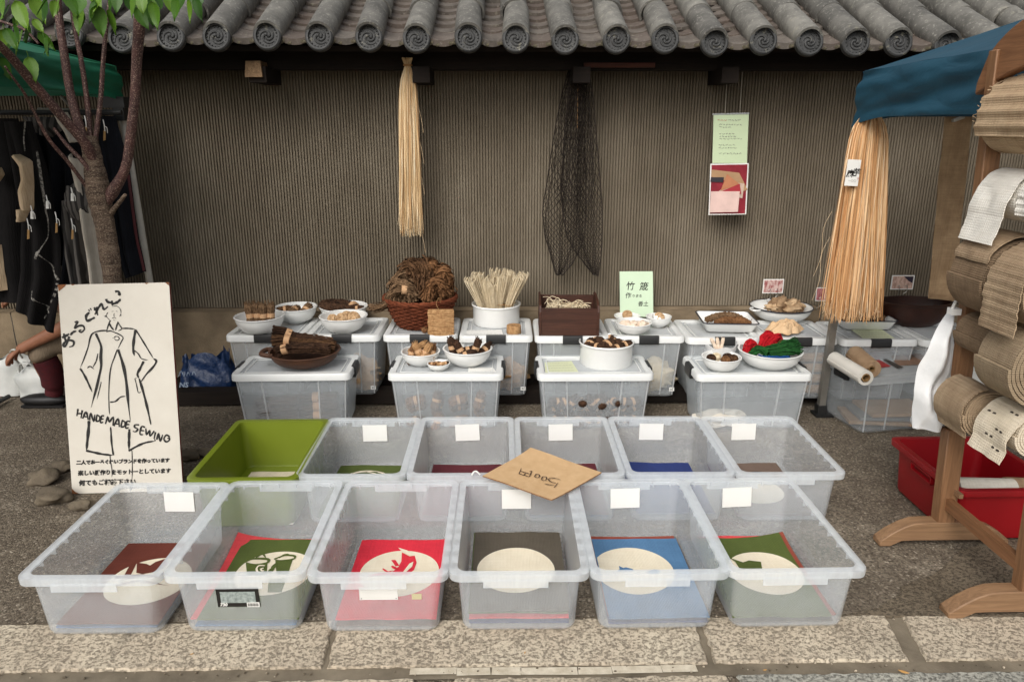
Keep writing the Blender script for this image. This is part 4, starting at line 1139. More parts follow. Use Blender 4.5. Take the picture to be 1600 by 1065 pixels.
# white pot of looped hanks
tp, pp_, rp, hp = pot('round white enamel pot full of pale looped hemp hanks', 738, 813, 474, 513, RZ_ - .008)
loops = [(-.085, -.02, -.055, .185), (-.06, .02, -.03, .20), (-.03, -.03, -.005, .19), (-.005, .02, .0, .215), (.02, -.03, .015, .20), (.045, .02, .03, .21), (.065, -.03, .055, .195), (.085, .0, .06, .205), (-.05, .05, -.06, .195), (.03, .05, .03, .21), (.0, -.05, -.02, .165)]
for k, (dx, dy, lean, H_) in enumerate(loops):
    t = thing('hemp_hank', 'pale folded hemp hank standing in the white pot', 'hemp hank', (pp_.x + dx * .8, pp_.y + dy, pp_.z + .03), 0, 'hemp hanks in the white pot')
    b = B()
    for j in range(9):
        off = (j - 4) * .0042; H2 = H_ * 1.28 * (1 + rnd.uniform(-.05, .04))
        base_ = Vector((pp_.x + dx * .62 + off * .5, pp_.y + dy + rnd.uniform(-.01, .01), pp_.z + .02)); topv = Vector((pp_.x + dx * 1.12 + lean * .8 + off * 1.5, pp_.y + dy * .9 + rnd.uniform(-.01, .01), pp_.z + .01 + H2))
        w = .021
        path = [base_, base_.lerp(topv, .5) + Vector((-.004, -w, 0)), topv + Vector((-.003, -w, -.02)), topv + Vector((0, -w * .4, .003)), topv + Vector((.003, w * .6, -.002)), topv + Vector((.004, w, -.03)), base_.lerp(topv, .4) + Vector((.003, w, 0))]
        b.tube(spline(path, 4), .0034, 5, flat=.55)
    mk('loops', b, F_PALE, t, 60)
    if k in (6, 7, 4):
        m_ = Vector((pp_.x + dx * .8 + lean * .25, pp_.y + dy, pp_.z + .01 + H_ * .5))
        b = B(); b.lathe([(.024, -.002), (.026, 0), (.024, .002)], tuple(m_), 16, wrap=True); mk('tie', b, F_TAN, t, 60)
q = onZ(803, 523, RZ_ - .006); tt = thing('cord_roll', 'small tan roll of cord standing on the lid beside the white pot of hemp', 'cord roll', (q.x, q.y + .035, q.z))
b = B(); b.lathe([(0, 0), (.036, 0), (.038, .004), (.037, .04), (.034, .044), (.012, .043), (.012, .02), (0, .02)], (q.x, q.y + .035, q.z), 24, wob=.002); mk('wound_cord', b, F_TAN, tt, 50)
# dark wooden box with straw
pa, pb2 = onZ(845, 525, RZ_), onZ(936, 525, RZ_); wbx = (pb2 - pa).length; cb = (pa + pb2) / 2 + Vector((0, .13, 0))
hbx = onY(890, 482, pa.y).z - RZ_
t = thing('wooden_box', 'open dark brown wooden box of pale straw on the rear boxes', 'wooden box', (cb.x, cb.y, RZ_), R(-2))
for nm, c, d in (('front_board', (0, -.118, hbx / 2), (wbx - .012, .014, hbx)), ('back_board', (0, .118, hbx / 2 + .008), (wbx - .012, .014, hbx + .016)), ('base_board', (0, 0, .006), (wbx - .03, .222, .010))):
    b = B(); b.box(c, d); o = mk(nm, b, BOXWOOD, t, 30, True); o.modifiers.new('bevel', 'BEVEL').width = .002
for sx in (-1, 1):
    b = B(); x = sx * (wbx / 2 - .001); pr = [(-.128, 0), (.128, 0), (.128, hbx + .03), (.06, hbx + .032), (-.06, hbx + .028), (-.105, hbx + .012), (-.128, hbx - .02)]
    b.rings([[Vector((x - .006, y, z)) for y, z in pr], [Vector((x + .006, y, z)) for y, z in pr]], True, True); o = mk('side_board', b, BOXWOOD, t, 30, True); o.modifiers.new('bevel', 'BEVEL').width = .002
b = B()
for k in range(150):
    c = Vector((cb.x + rnd.uniform(-.10, .10), cb.y + rnd.uniform(-.06, .06), RZ_ + hbx - .03 + rnd.uniform(-.03, .02)))
    if c.x < cb.x - .03: c.z += .02
    a = rnd.uniform(0, 6.28); d = Vector((math.cos(a), math.sin(a), rnd.uniform(-.3, .5))); s2 = Vector((-d.y, d.x, 0)) * rnd.uniform(-.03, .03)
    L = rnd.uniform(.02, .045); b.tube(spline([c - d * L + Vector((0, 0, -.02)), c + s2 + Vector((0, 0, .012)), c + d * L], 4), rnd.uniform(.0011, .0024), 4)
o = mk('straw', b, F_PALE, None, 60); kind(o, 'stuff'); tag(o, 'pale curled straw filling the dark wooden box', 'straw')

# green sign leaning on the wall
SIGNG = plain('pale_green_card', S(200, 219, 190), S(192, 211, 182), .75, 4, .02)
o_ = onZ(993, 493, RZ_); o_.y = 3.985; 
def green_sign():
    bl, br_ = onY(969, 492, 3.98), onY(1021, 492, 3.98); tl = onY(967, 424, 4.06); tr_ = onY(1018, 424, 4.06)
    bl.z = br_.z = RZ_ - .002; u = (br_ - bl).normalized(); wd = (br_ - bl).length; upv = (tl - bl); upv = (upv - u * upv.dot(u)); hh = upv.length; upv.normalize()
    n = u.cross(upv); n = n if n.y < 0 else -n
    t = thing('paper_sign', 'pale green sign with handwritten dark characters leaning on the ribbed wall', 'sign', tuple(bl.lerp(br_, .5)))
    b = B(); vs = [bl, br_, br_ + upv * hh, bl + upv * hh]; b.rings([[v - n * .003 for v in vs], vs], True, True); mk('card', b, SIGNG, t)
    ctr = bl.lerp(br_, .5)
    for s, size, fx, fy, off in (('竹', .050, -.036, .155, .0004), ('筬', .050, .040, .152, .0004), ('作', .034, -.048, .108, .0002), ('りまる', .019, .002, .110, .0001), ('香土', .030, .036, .062, .0002)):
        text_on('handwriting', s, size, ctr + u * fx + upv * fy, u, upv, INK, t, off, .15)
    b = B(); b.rings([[v + n * .0006 for v in (bl, br_, br_ + upv * .02, bl + upv * .02)], [v + n * .0012 for v in (bl, br_, br_ + upv * .02, bl + upv * .02)]], True, True)
    return t
green_sign()
GS = 'small white dishes before the green sign'
t5, p5, r5, h5 = bowl('small white dish with a pinkish ball at the foot of the green sign', 961, 1002, 493, 503, RZ_ - .006, GS, foot=.5)
yarn_ball('pinkish tan ball on the rear dish before the green sign', (p5.x, p5.y, p5.z + h5 + .004), .026, F_BALL, None, .75)
t6, p6, r6, h6 = bowl('white dish heaped with pale fluff before the green sign, nearest the front', 963, 1019, 503, 524, RZ_ - .006, GS)
FLUFF = plain('pale_fluff', S(236, 218, 198), S(214, 190, 166), .95, 30, .6, 140)
for k in range(3):
    b = B(); b.blob((p6.x - .04 + .04 * k, p6.y, p6.z + h6 * .8), (.034, .04, .018), 18, 10, .5, 2.2, k + 4); tag(mk('fluff_tuft', b, FLUFF, None, 60), 'tuft of pale fluff in the front dish before the green sign', 'fluff', 'fluff tufts in the dish')
t7, p7, r7, h7 = bowl('small white bowl right of the green sign, holding a split tan ball', 1010, 1050, 494, 512, RZ_ - .006, GS)
yarn_ball('tan ball with a cream half in the small bowl right of the green sign', (p7.x, p7.y, p7.z + h7 * .82), .03, F_BALL, None, .8, band=CARD)

# enamel trays
def tray(label, cx, cy, w, l, z, h, rz):
    t = thing('enamel_tray', label, 'tray', (cx, cy, z), rz, 'enamel trays with dark rims')
    hx, hy = w / 2, l / 2
    def ring(i, zz, r): return rr(hx - i, hy - i, zz, r, 5)
    b = B(); b.rings([ring(.03, 0, .02), ring(.024, .003, .022), ring(.004, h, .022), ring(.0, h + .001, .024), ring(.006, h + .002, .02), ring(.027, .007, .02), ring(.04, .005, .02)], True, True); mk('tray_body', b, ENAMEL, t, 45, True)
    b = B(); b.rings([ring(.001, h - .002, .024), ring(-.003, h + .001, .026), ring(.0, h + .0045, .024), ring(.005, h + .003, .02), ring(.004, h, .02)], wrap=True); mk('rim', b, ENAMEL_RIM, t, 45, True)
    return t
pc = (onZ(1080, 487, RZ_ + .04) + onZ(1163, 487, RZ_ + .04) + onZ(1192, 512, RZ_ + .04) + onZ(1106, 511, RZ_ + .04)) / 4
tray('dark rimmed white enamel tray holding two twisted skeins', pc.x, pc.y, .285, .27, RZ_ - .001, .05, R(-5))
skein('brown twisted skein lying at the back of the left enamel tray', [(pc.x - .10, pc.y + .03, RZ_ + .03), (pc.x - .03, pc.y + .04, RZ_ + .045), (pc.x + .04, pc.y + .035, RZ_ + .05), (pc.x + .10, pc.y + .01, RZ_ + .03)], .019, F_BROWN, ply=3, tw=2.6, pr=.62)
skein('tan and purple twisted skein lying at the front of the left enamel tray', [(pc.x - .07, pc.y - .04, RZ_ + .03), (pc.x - .0, pc.y - .03, RZ_ + .042), (pc.x + .07, pc.y - .04, RZ_ + .042), (pc.x + .11, pc.y - .055, RZ_ + .03)], .018, F_RED, ply=3, tw=2.6, pr=.62)
pc2 = (onZ(1283, 492, RZ_ + .03) + onZ(1376, 490, RZ_ + .03) + onZ(1398, 501, RZ_ + .03) + onZ(1305, 505, RZ_ + .03)) / 4 + Vector((.005, -.02, 0))
tray('dark rimmed white enamel tray under the end of the long raffia', pc2.x, pc2.y, .29, .25, RZ_ - .001, .05, R(-3))
for k in range(2):
    skein('thick grey brown skein lying in the tray under the raffia', [(pc2.x - .09, pc2.y - .03 + .06 * k, RZ_ + .035), (pc2.x - .02, pc2.y - .045 + .06 * k, RZ_ + .055), (pc2.x + .05, pc2.y - .02 + .05 * k, RZ_ + .05), (pc2.x + .11, pc2.y - .02 + .04 * k, RZ_ + .035)], .026, F_MID if k else F_BROWN, 'skeins in the right tray', ply=4, tw=2)
# wide dark rimmed enamel bowl
t8, p8, r8, h8 = bowl('wide white enamel bowl with a dark rim holding crumpled brown bark', 1180, 1274, 478, 505, RZ_ - .004, None, rimmat=ENAMEL_RIM, foot=.5)
b = B()
for k, a in enumerate([R(200), ]):
    c = Vector((p8.x + r8 * math.cos(a), p8.y + r8 * math.sin(a), RZ_ + h8 - .006))
    b.tube(spline([c + Vector((.01, .03, 0)), c + Vector((-.028, .02, .0)), c + Vector((-.028, -.03, 0)), c + Vector((.01, -.035, 0))], 4), .005, 6)
o = mk('handle', b, ENAMEL, t8, 50)
BARK = plain('crumpled_bark_cloth', S(176, 146, 112), S(108, 82, 58), .9, 22, .8, 70)
BARKP = plain('pale_bark_cloth', S(206, 178, 142), S(150, 120, 88), .9, 22, .8, 70)
for k, (dx, dy, sz) in enumerate(((-.005, .01, (.05, .045, .05)), (.055, 0, (.055, .05, .032)), (.10, .02, (.03, .04, .03)), (-.055, -.02, (.035, .04, .016)))):
    b = B(); b.blob((p8.x + dx, p8.y + dy, RZ_ + h8 * .75 + .012), sz, 24, 16, .9, 1.9, k + 31); tag(mk('bark_lump', b, BARK if k % 2 == 0 else BARKP, None, 50), 'crumpled brown bark lump in the wide dark rimmed bowl', 'bark', 'bark lumps in the wide bowl')
# crumpled tan cloth
q = onZ(1229, 522, RZ_); b = B()
def crump(u, v):
    a = 2 * math.pi * u; rad = .088 * v * (1 + .22 * math.sin(3 * a + 1) * v + .1 * math.sin(7 * a)); h_ = .062 * (1 - v) ** .8 + .012 * abs(math.sin(5 * a + 6 * v)) * v * (1 - v) * 4 + .006
    h_ += .018 * noise.noise(Vector((math.cos(a) * 2.4 * v + 3, math.sin(a) * 2.4 * v, v * 3)))
    return (q.x + rad * math.cos(a) + .006 * (1 - v), q.y + .05 + rad * math.sin(a) * .7, RZ_ - .004 + max(.003, h_))
b.grid(crump, 60, 24, .003); tag(mk('crumpled_cloth', b, woven('tan_muslin', S(222, 192, 154), S(190, 156, 118), 500, .3)), 'crumpled tan cloth lying on the rear lid in front of the wide enamel bowl', 'cloth')
# oval dark bowl
t9, p9, r9, h9 = bowl('wide dark brown lacquered bowl at the right end of the rear boxes', 1380, 1491, 470, 511, RZ_ - .004, None, mats=DARKBOWL, foot=.6, sy=.62)
b = B(); b.lathe([(r9 * 1.0, h9 - .012), (r9 * 1.03, h9 - .008), (r9 * 1.03, h9 + .002), (r9 * .98, h9 + .003), (r9 * .97, h9 - .008)], tuple(t9.location), 48, sy=.62, wrap=True); mk('thick_rim', b, DARKBOWL, t9, 50)
# photo cards in wire clips
WIRE = plain('steel_wire', S(170, 168, 162), S(140, 138, 132), .3, 20, 0, metal=.9)
def photo(label, xl, xr, yt, yb, Y, ybase, zb, cols):
    a, c = onY(xl, yt, Y), onY(xr, yb, Y); w = c.x - a.x; h = a.z - c.z; cx, cz = (a.x + c.x) / 2, (a.z + c.z) / 2
    t = thing('photo_card', label, 'photo', (cx, Y, zb), 0, 'photo cards in wire clips')
    b = B(); b.box((cx, Y, cz), (w, .002, h)); mk('print_paper', b, CARD, t)
    M_ = plain(label[:20] + '_picture', S(*cols[0]), S(*cols[1]), .4, 60, 0, lo=.42, hi=.58, stretch=(1, 1, .5))
    b = B(); b.box((cx, Y - .0016, cz), (w * .9, .0012, h * .86)); mk('picture', b, M_, t)
    if len(cols) > 2:
        b = B(); b.add([(cx + w * .02, Y - .0028, cz + h * .42), (cx + w * .44, Y - .0028, cz + h * .42), (cx + w * .44, Y - .0028, cz - h * .05), (cx + w * .25, Y - .0028, cz + h * .1)], [(3, 2, 1, 0)]); mk('dark_patch', b, plain('photo_navy', S(44, 34, 52)), t)
    b = B()
    for sx in (-1, 1):
        x = cx + sx * w * .17
        b.tube(spline([(x - .008, Y - .004, cz - h * .3), (x + .006, Y - .005, cz - h * .2), (x + .008, Y - .003, cz - h * .62), (x * .6 + cx * .4, Y, cz - h * .85), (cx + sx * .028, Y, zb + .012), (cx + sx * .022, Y + .002, zb)], 4), .0014, 5)
    b.tube([(cx - .026, Y, zb + .001), (cx + .026, Y, zb + .001)], .0016, 5)
    mk('wire_clip', b, WIRE, t, 50)
photo('small reddish photo card in a wire clip behind the wide dark rimmed enamel bowl', 1193, 1223, 436, 458, 4.0, 470, RZ_ + .075, [(206, 180, 172), (150, 84, 84)])
photo('small photo card of a pale shape in a wire clip above the dark lacquered bowl', 1394, 1426, 430, 452, 4.02, 470, RZ_ + .06, [(206, 176, 160), (168, 134, 120), 1])
photo('small pink photo card half hidden behind the long raffia', 1276, 1296, 449, 470, 4.03, 475, RZ_ + .02, [(186, 120, 122), (140, 70, 76)])
# sheets of paper on lids
PAPERG = plain('pale_green_paper', S(214, 218, 182), S(204, 208, 172), .8, 6, .02)
SCRIB = plain('grey_handwriting', S(132, 134, 122), S(116, 118, 108), .8, 30, 0)
def sheet(label, px, z, mat, writing=0):
    P = [onZ(x, y, z) for x, y in px]; t = thing('paper_sheet', label, 'paper', tuple(sum(P, Vector()) / 4), 0)
    b = B(); b.rings([P, [p + Vector((0, 0, .0008)) for p in P]], True, True); mk('sheet', b, mat, t)
    if writing:
        b = B()
        for j in range(writing):
            v = .14 + .72 * j / max(1, writing - 1)
            x = .08
            while x < .86:
                w = rnd.uniform(.03, .09); a = P[3].lerp(P[2], x); a2 = P[0].lerp(P[1], x); p_ = a.lerp(a2, v); c_ = P[3].lerp(P[2], x + w).lerp(P[0].lerp(P[1], x + w), v)
                dv = (P[0] - P[3]) * .012
                pts = [p_.lerp(c_, k / 5) + dv * (1 if k % 2 else -1) for k in range(6)]
                stroke(b, pts, .0022, None, Vector((0, 0, 1)), .0014, .3, 2); x += w + .035
        mk('handwriting', b, SCRIB, t)
    return t
sheet('pale green handwritten sheet on the box lid beside the white pot of dark bundles', [(851, 566), (893, 564), (904, 581), (852, 582)], FZ - .004, PAPERG, 4)
sheet('pale green sheet on the lid in front of the tray under the raffia', [(1330, 515), (1378, 515), (1398, 528), (1349, 529)], RZ_ - .003, PAPERG, 4)
sheet('white note sheet on the lid below the white pot of hemp', [(722, 516), (784, 515), (786, 522), (722, 523)], RZ_ - .003, CARD, 2)
sheet('white note on the lid beside the bowl of dark banded bundles', [(732, 574), (770, 574), (776, 581), (731, 582)], FZ - .004, CARD, 2)

# --- front row
GWF = 'white bowls standing on the front boxes'
# brown wooden bowl with a lug handle
ta, pA, rA, hA = bowl('shallow brown wooden bowl of long dark fibre on the leftmost front box', 418, 527, 546.5, 577, FZ - .004, None, mats=BOWLWOOD, foot=.4, name='wooden_bowl')
b = B(); c = Vector((pA.x - rA * .98, pA.y - .01, FZ + hA - .014)); b.tube(spline([c + Vector((.03, -.05, -.004)), c + Vector((-.025, -.04, .002)), c + Vector((-.034, 0, .004)), c + Vector((-.022, .04, .004)), c + Vector((.03, .045, 0))], 5), .0125, 8); mk('lug_handle', b, BOWLWOOD, ta, 50)
z0 = FZ + hA - .012
for k, (a, m_, c_, rr_, mt, bd) in enumerate([((-.155, .02, .10), (-.04, .03, .065), (.15, .0, .03), .024, F_DARK, (.35,)), ((-.15, -.02, .06), (-.02, -.02, .05), (.155, -.02, .025), .024, F_MID, (.3,)), ((-.12, -.05, .015), (-.01, -.05, .03), (.14, -.04, .022), .024, F_DARK, (.2,)),
                                              ((-.11, .06, .03), (.0, .06, .05), (.13, .03, .03), .024, F_MID, ()), ((-.15, .0, .035), (.0, .0, .035), (.14, .0, .01), .026, F_DARK, (.55,)), ((-.145, .045, .07), (-.02, .05, .06), (.12, .04, .025), .02, F_MID, ())]):
    o = Vector((pA.x, pA.y, z0)); ribbon_hank('long dark brown fibre hank lying in the wooden bowl', [o + Vector(a), o + Vector(a).lerp(Vector(m_), .5) + Vector((0, 0, .008)), o + Vector(m_), o + Vector(m_).lerp(Vector(c_), .5) + Vector((0, 0, .004)), o + Vector(c_)], rr_ * .92, mt, 'long hanks in the wooden bowl', n=42, w=.0052, wob=.35, bands=bd, core=F_DARK, ends=.12, round_=True)
tB, pB, rB, hB = bowl('white bowl of light brown bundles, left of the three on the second front box', 626, 687, 548, 573, FZ - .006, GWF)
for k, (dx, dy, dz, dr) in enumerate(((-.05, 0, .0, (.3, .3, 1)), (-.01, -.02, .018, (-.5, .2, 1)), (.03, -.01, .01, (.6, .1, 1)), (.06, .01, .0, (.2, .6, .8)), (-.02, .04, .02, (1, .2, .5)), (.02, -.05, -.008, (1, .1, .1)))):
    bundle('light brown bundle in the left bowl of the second box', (pB.x + dx * .85, pB.y + dy, pB.z + hB * .8 + dz), dr, .10, .021, F_TAN if k % 3 else F_RED, 'light bundles in the white bowl')
tC, pC, rC, hC = bowl('white bowl of dark bundles with tan bands on the second front box', 692, 769, 543, 574, FZ - .006, GWF)
for k, (dx, dy, dz, dr) in enumerate(((-.085, 0, .02, (-.2, .1, 1)), (-.04, -.03, .015, (-.5, .1, .9)), (.045, -.02, .02, (.35, .1, 1)), (.0, .02, .0, (1, .1, .2)), (.09, .02, .0, (.5, .5, .3)), (-.01, -.05, -.006, (.9, .1, .3)))):
    bundle('dark banded bundle in the right bowl of the second box', (pC.x + dx * .9, pC.y + dy, pC.z + hC * .8 + dz), dr, .11, .021, F_DARK, 'dark bundles in the white bowl')
tD, pD, rD, hD = bowl('tiny white dish of brown scraps before the two bowls on the second front box', 667, 703, 567, 581, FZ - .006, GWF)
for k in range(4): bundle('short brown scrap in the tiny white dish', (pD.x - .03 + .02 * k, pD.y + .01 * (k % 2), pD.z + hD * .92), (1, .3 * k - .4, .1), .042, .0095, (F_RED, F_DARK, F_TAN, F_DARK)[k], 'scraps in the tiny dish')
tE, pE, rE, hE = pot('round white enamel pot of dark fibre rolls on the third front box', 910, 994, 533, 579, FZ - .008)
for k, (dx, dy, rr_, bd) in enumerate(((-.085, .0, .026, 1), (-.045, .05, .03, 1), (.0, -.03, .036, 0), (.045, .02, .028, 1), (.085, -.02, .026, 1), (-.05, -.05, .026, 1), (.04, -.07, .024, 1), (.03, .08, .03, 0))):
    bundle('dark banded roll heaped in the pot on the third box', (pE.x + dx, pE.y + dy, pE.z + hE * .86), (.4 + .2 * k, -1 if k % 2 else .6, .25), .085, rr_, F_DARK, 'dark rolls in the white pot')
tF, pF, rF, hF = bowl('small white bowl of mixed brown scraps on the rightmost front box', 1099, 1160, 556.5, 582, FZ - .006, GWF)
for k, (dx, dy, mt) in enumerate(((-.05, 0, F_DARK), (-.02, .02, F_PALE), (.03, .0, F_DARK), (.055, -.01, F_MID), (.01, -.03, F_RED))):
    yarn_ball('small lump in the small bowl on the rightmost front box', (pF.x + dx, pF.y + dy, pF.z + hF * .85), .022 + .004 * (k == 2), mt, 'lumps in the small bowl', .8, 'fibre lump', 'fibre_lump')
tG, pG, rG, hG = bowl('wide white bowl of red, green and blue yarn on the rightmost front box', 1161, 1258, 546, 579, FZ - .006, GWF, foot=.5)
Y_RED = fibre('red_yarn', S(206, 36, 44), S(140, 14, 24)); Y_GREEN = fibre('green_yarn', S(44, 98, 46), S(18, 50, 24)); Y_BLUE = fibre('blue_yarn', S(34, 84, 140), S(18, 44, 86))
o = Vector((pG.x, pG.y, pG.z + hG))
for lb, mt, ps, r_ in (('red yarn skein looped at the left edge of the yarn bowl', Y_RED, [(-.125, .0, -.02), (-.115, -.01, .035), (-.085, .0, .03), (-.08, .0, -.02)], .017), ('red yarn skein looped high in the middle of the yarn bowl', Y_RED, [(-.05, .0, -.01), (-.03, .02, .055), (.0, .03, .07), (.02, .02, .02)], .019), ('red yarn skein sloping down to the right behind the green yarn', Y_RED, [(-.02, .01, .0), (.01, .0, .05), (.04, .02, .06), (.055, .03, .02)], .017),
                       ('green yarn skein lying highest at the right of the yarn bowl', Y_GREEN, [(-.03, -.02, -.005), (.04, -.03, .025), (.09, -.02, .04), (.125, .0, .03)], .022), ('green yarn skein below the other green one in the yarn bowl', Y_GREEN, [(-.02, -.05, -.012), (.05, -.06, .005), (.10, -.05, .012), (.13, -.03, .012)], .022), ('green yarn end at the left of the yarn bowl behind the blue yarn', Y_GREEN, [(-.10, -.02, -.02), (-.07, -.03, .012), (-.03, -.04, .0)], .018),
                       ('blue yarn skein at the front of the yarn bowl', Y_BLUE, [(-.075, -.06, -.026), (-.03, -.08, -.020), (.03, -.088, -.022), (.06, -.085, -.026)], .014)):
    ribbon_hank(lb, [o + Vector(q_) for q_ in ps], r_ * .95, mt, None, n=30, w=.0062, wob=.5, cat='yarn', name='yarn_skein', twist=2.5, ends=.1, round_=True)
# torn translucent plastic tub
pT = onZ(1117, 556, FZ - .004) + Vector((0, -.085, 0)); tT = thing('plastic_tub', 'cut open white plastic tub behind the small bowl on the rightmost front box', 'tub', (pT.x, pT.y, FZ - .004))
rt = 24 * mpp(pT); rs = []
for k, (q, z) in enumerate(((.82, 0), (.86, .02), (.93, .06), (1.0, .088))):
    rs.append([Vector((rt * q * math.cos(a), rt * q * math.sin(a), z + (k == 3) * (.018 * max(0, math.cos(a - .3)) - .006 * math.sin(5 * a)))) for a in [2 * math.pi * j / 40 for j in range(40)]])
inn = [[Vector((p.x * .975, p.y * .975, p.z + .001)) for p in r_] for r_ in rs[::-1]]
b = B(); b.rings(rs + inn, True, True); mk('tub_wall', b, frosted('milky_tub_plastic', (.95, .95, .94, 1), .6, front=.7), tT, 40, True)
for k in range(3):
    p_ = Vector((pT.x - .035 + .02 * k, pT.y, FZ + .085)); bundle('pale rolled scrap sticking up from the cut plastic tub', p_, (-.5 + .3 * k, .1, 1), .07, .010, FLUFF, 'rolled scraps in the plastic tub', None, .1, 'scrap')
# rolls on the clear box
def cloth_roll(label, a, c, r, mat, core=None, hole=.4, group=None, name='fabric_roll', turns=3):
    a, c = Vector(a), Vector(c); t = thing(name, label, 'fabric roll', tuple(a.lerp(c, .5)), 0, group); d = (c - a).normalized()
    sd = d.cross(Vector((0, 0, 1))).normalized(); up = sd.cross(d)
    n = 120; rs = []
    m_ = 40
    def spiral(off):
        pts = []
        for i in range(turns * m_ + 1):
            an = 2 * math.pi * i / m_; q = r * (hole + (1 - hole) * i / (turns * m_)) + .0012 * noise.noise(Vector((i * .2, r * 90, 1)))
            pts.append(off + (sd * math.cos(an) + up * math.sin(an)) * q)
        return pts
    gap = (1 - hole) * r / turns
    b = B(); s0, s1 = spiral(a), spiral(c); K = len(s0); th = gap * .8
    def thick(sp, o_): 
        out = []
        for p in sp:
            v = p - o_; out.append(o_ + v * max(.1, (v.length - th) / v.length))
        return out
    i0, i1 = thick(s0, a), thick(s1, c)
    vs = s0 + s1 + i0 + i1; fs = []
    for i in range(K - 1):
        fs += [(i, i + 1, K + i + 1, K + i), (2 * K + i + 1, 2 * K + i, 3 * K + i, 3 * K + i + 1), (i + 1, i, 2 * K + i, 2 * K + i + 1), (K + i, K + i + 1, 3 * K + i + 1, 3 * K + i)]
    fs += [(0, K, 3 * K, 2 * K), (K + K - 1, K - 1, 3 * K - 1, 4 * K - 1)]
    b.add(vs, fs); mk('rolled_cloth', b, mat, t, 35)
    if core:
        b = B(); r0, r1 = r * hole * .98 - th * .9, r * hole * .98 - th * .9 - .004
        ci = [[o_ + (sd * math.cos(an) + up * math.sin(an)) * q for an in [2 * math.pi * j / 28 for j in range(28)]] for q, o_ in ((r0, a - d * .003), (r0, c + d * .003), (r1, c + d * .003), (r1, a - d * .003))]
        b.rings(ci, wrap=True); mk('core_tube', b, core, t, 40)
    return t
LINEN = woven('tan_linen', S(180, 152, 122), S(146, 118, 90), 420, .5)
WLINEN = woven('white_linen', S(228, 222, 208), S(206, 198, 182), 420, .35)
COREM = plain('brown_card_core', S(156, 122, 78), S(118, 90, 54), .8, 20, .1)
zl = .295
def on_lid(px, py, r): return onZ(px, py, zl + r)
cloth_roll('white fabric roll lying across the left edge of the clear box', on_lid(1303, 561, .030) + Vector((0, 0, .004)), onZ(1353, 590, zl + .038), .037, plain('white_film', S(226, 222, 212), S(210, 205, 194), .45, 5, .04), COREM, .62, 'rolls on the clear box')
cloth_roll('tan linen roll on the clear box, behind the white roll', onZ(1336, 553, zl + .048), onZ(1362, 576, zl + .048), .046, LINEN, COREM, .42, 'rolls on the clear box', turns=4)
for k, (lb, px, cl) in enumerate((('brown picture sheet lying on the clear box lid', [(1392, 556), (1440, 552), (1452, 569), (1402, 571)], (150, 118, 96)), ('red corner of a sheet beside the tan linen roll', [(1366, 563), (1374, 562), (1392, 572), (1366, 576)], (176, 56, 54)), ('dark strip lying on the clear box lid right of the rolls', [(1378, 560), (1384, 560), (1412, 574), (1402, 575)], (70, 62, 54)))):
    sheet(lb, px[::-1][2:] + px[::-1][:2] if 0 else px, zl - .002 + .0015 * k, plain('sheet_%d' % k, S(*cl), tuple(x * .6 for x in S(*cl)[:3]) + (1,), .6, 30, 0))

# --- what shows through the boxes
for i, (lb, grp, n, mt) in enumerate((('dark brown bundle seen through the leftmost front box', 'bundles inside the leftmost front box', 6, F_DARK), ('brown bundle with tan band inside the second front box', 'bundles inside the second front box', 12, F_MID), ('dark roll with tan band inside the third front box', 'rolls inside the third front box', 30, F_DARK))):
    bx = FX[i]; c = bx.location
    for k in range(n):
        m_ = int(math.ceil(n / 3)); x = c.x - .21 + .42 * ((k % m_) + .5) / m_; lay = k // m_
        y = c.y - .115 + (.02 if lay == 2 else .0) + .07 * (lay % 2); z = .04 + .047 * lay if i == 2 else .035 + .05 * lay
        if i == 0: bundle(lb, (x * .86 + c.x * .14, c.y - .095 + .05 * (k % 2), .045 + .045 * lay), (1, .05, .05), .2, .030, mt, grp, BAND if k % 2 else None)
        elif i == 1: bundle(lb, (x, y + .015, z), (.3, .2, 1) if k % 2 else (1, .1, .2), .09, .027, F_RED if k % 3 else mt, grp)
        else: bundle(lb, (x + rnd.uniform(-.01, .01), c.y - .098 + .04 * (lay % 2), z), (rnd.uniform(-1, 1), -.15, rnd.uniform(-.4, .8)), .085, .024, mt, grp)
c = FX[3].location; b = B(); b.blob((c.x - .12, c.y - .09, .05), (.12, .06, .045), 24, 14, .5, 2, 71); tag(mk('cloth_heap', b, plain('white_cloth_heap', S(224, 218, 206), S(200, 192, 178), .9, 10, .2)), 'white cloth heap inside the rightmost front box', 'cloth')
for k in range(4):
    c = RX[7].location; cloth_roll('pale roll stacked inside the rear box behind the yarn bowl', (c.x + .02, c.y - .12, RB_ + .045 + .058 * k), (c.x + .17, c.y - .12, RB_ + .045 + .058 * k), .027, LINEN, None, .3, 'rolls inside the rear box', turns=2)
for i, k in ((1, 0), (2, 1), (3, 2), (5, 3)):
    c = RX[i].location; b = B(); b.blob((c.x + .05, c.y - .07, RB_ + .09), (.11, .08, .075), 22, 14, .6, 2.4, 80 + k); tag(mk('fibre_heap', b, (F_BALL, F_RED, F_TAN, F_PALE)[k], None, 60), 'heap of %s fibre inside the rear box under the %s' % (('pinkish', 'rust', 'tan', 'pale')[k], ('bowl of balls', 'wicker basket', 'pot of hemp', 'small white dishes')[k]), 'fibre')
c = CB.location
for k in range(3):
    b = B(); b.box((c.x - .08 + .04 * k, c.y - .03, .03 + .022 * k), (.30, .2, .016), R(-8 + 5 * k)); o = mk('sheaf', b, (LINEN, plain('grey_paper', S(128, 128, 126)), LINEN)[k]); tag(o, 'flat sheaf lying inside the clear box, %s layer' % ('lowest', 'middle', 'top')[k], 'sheaf')
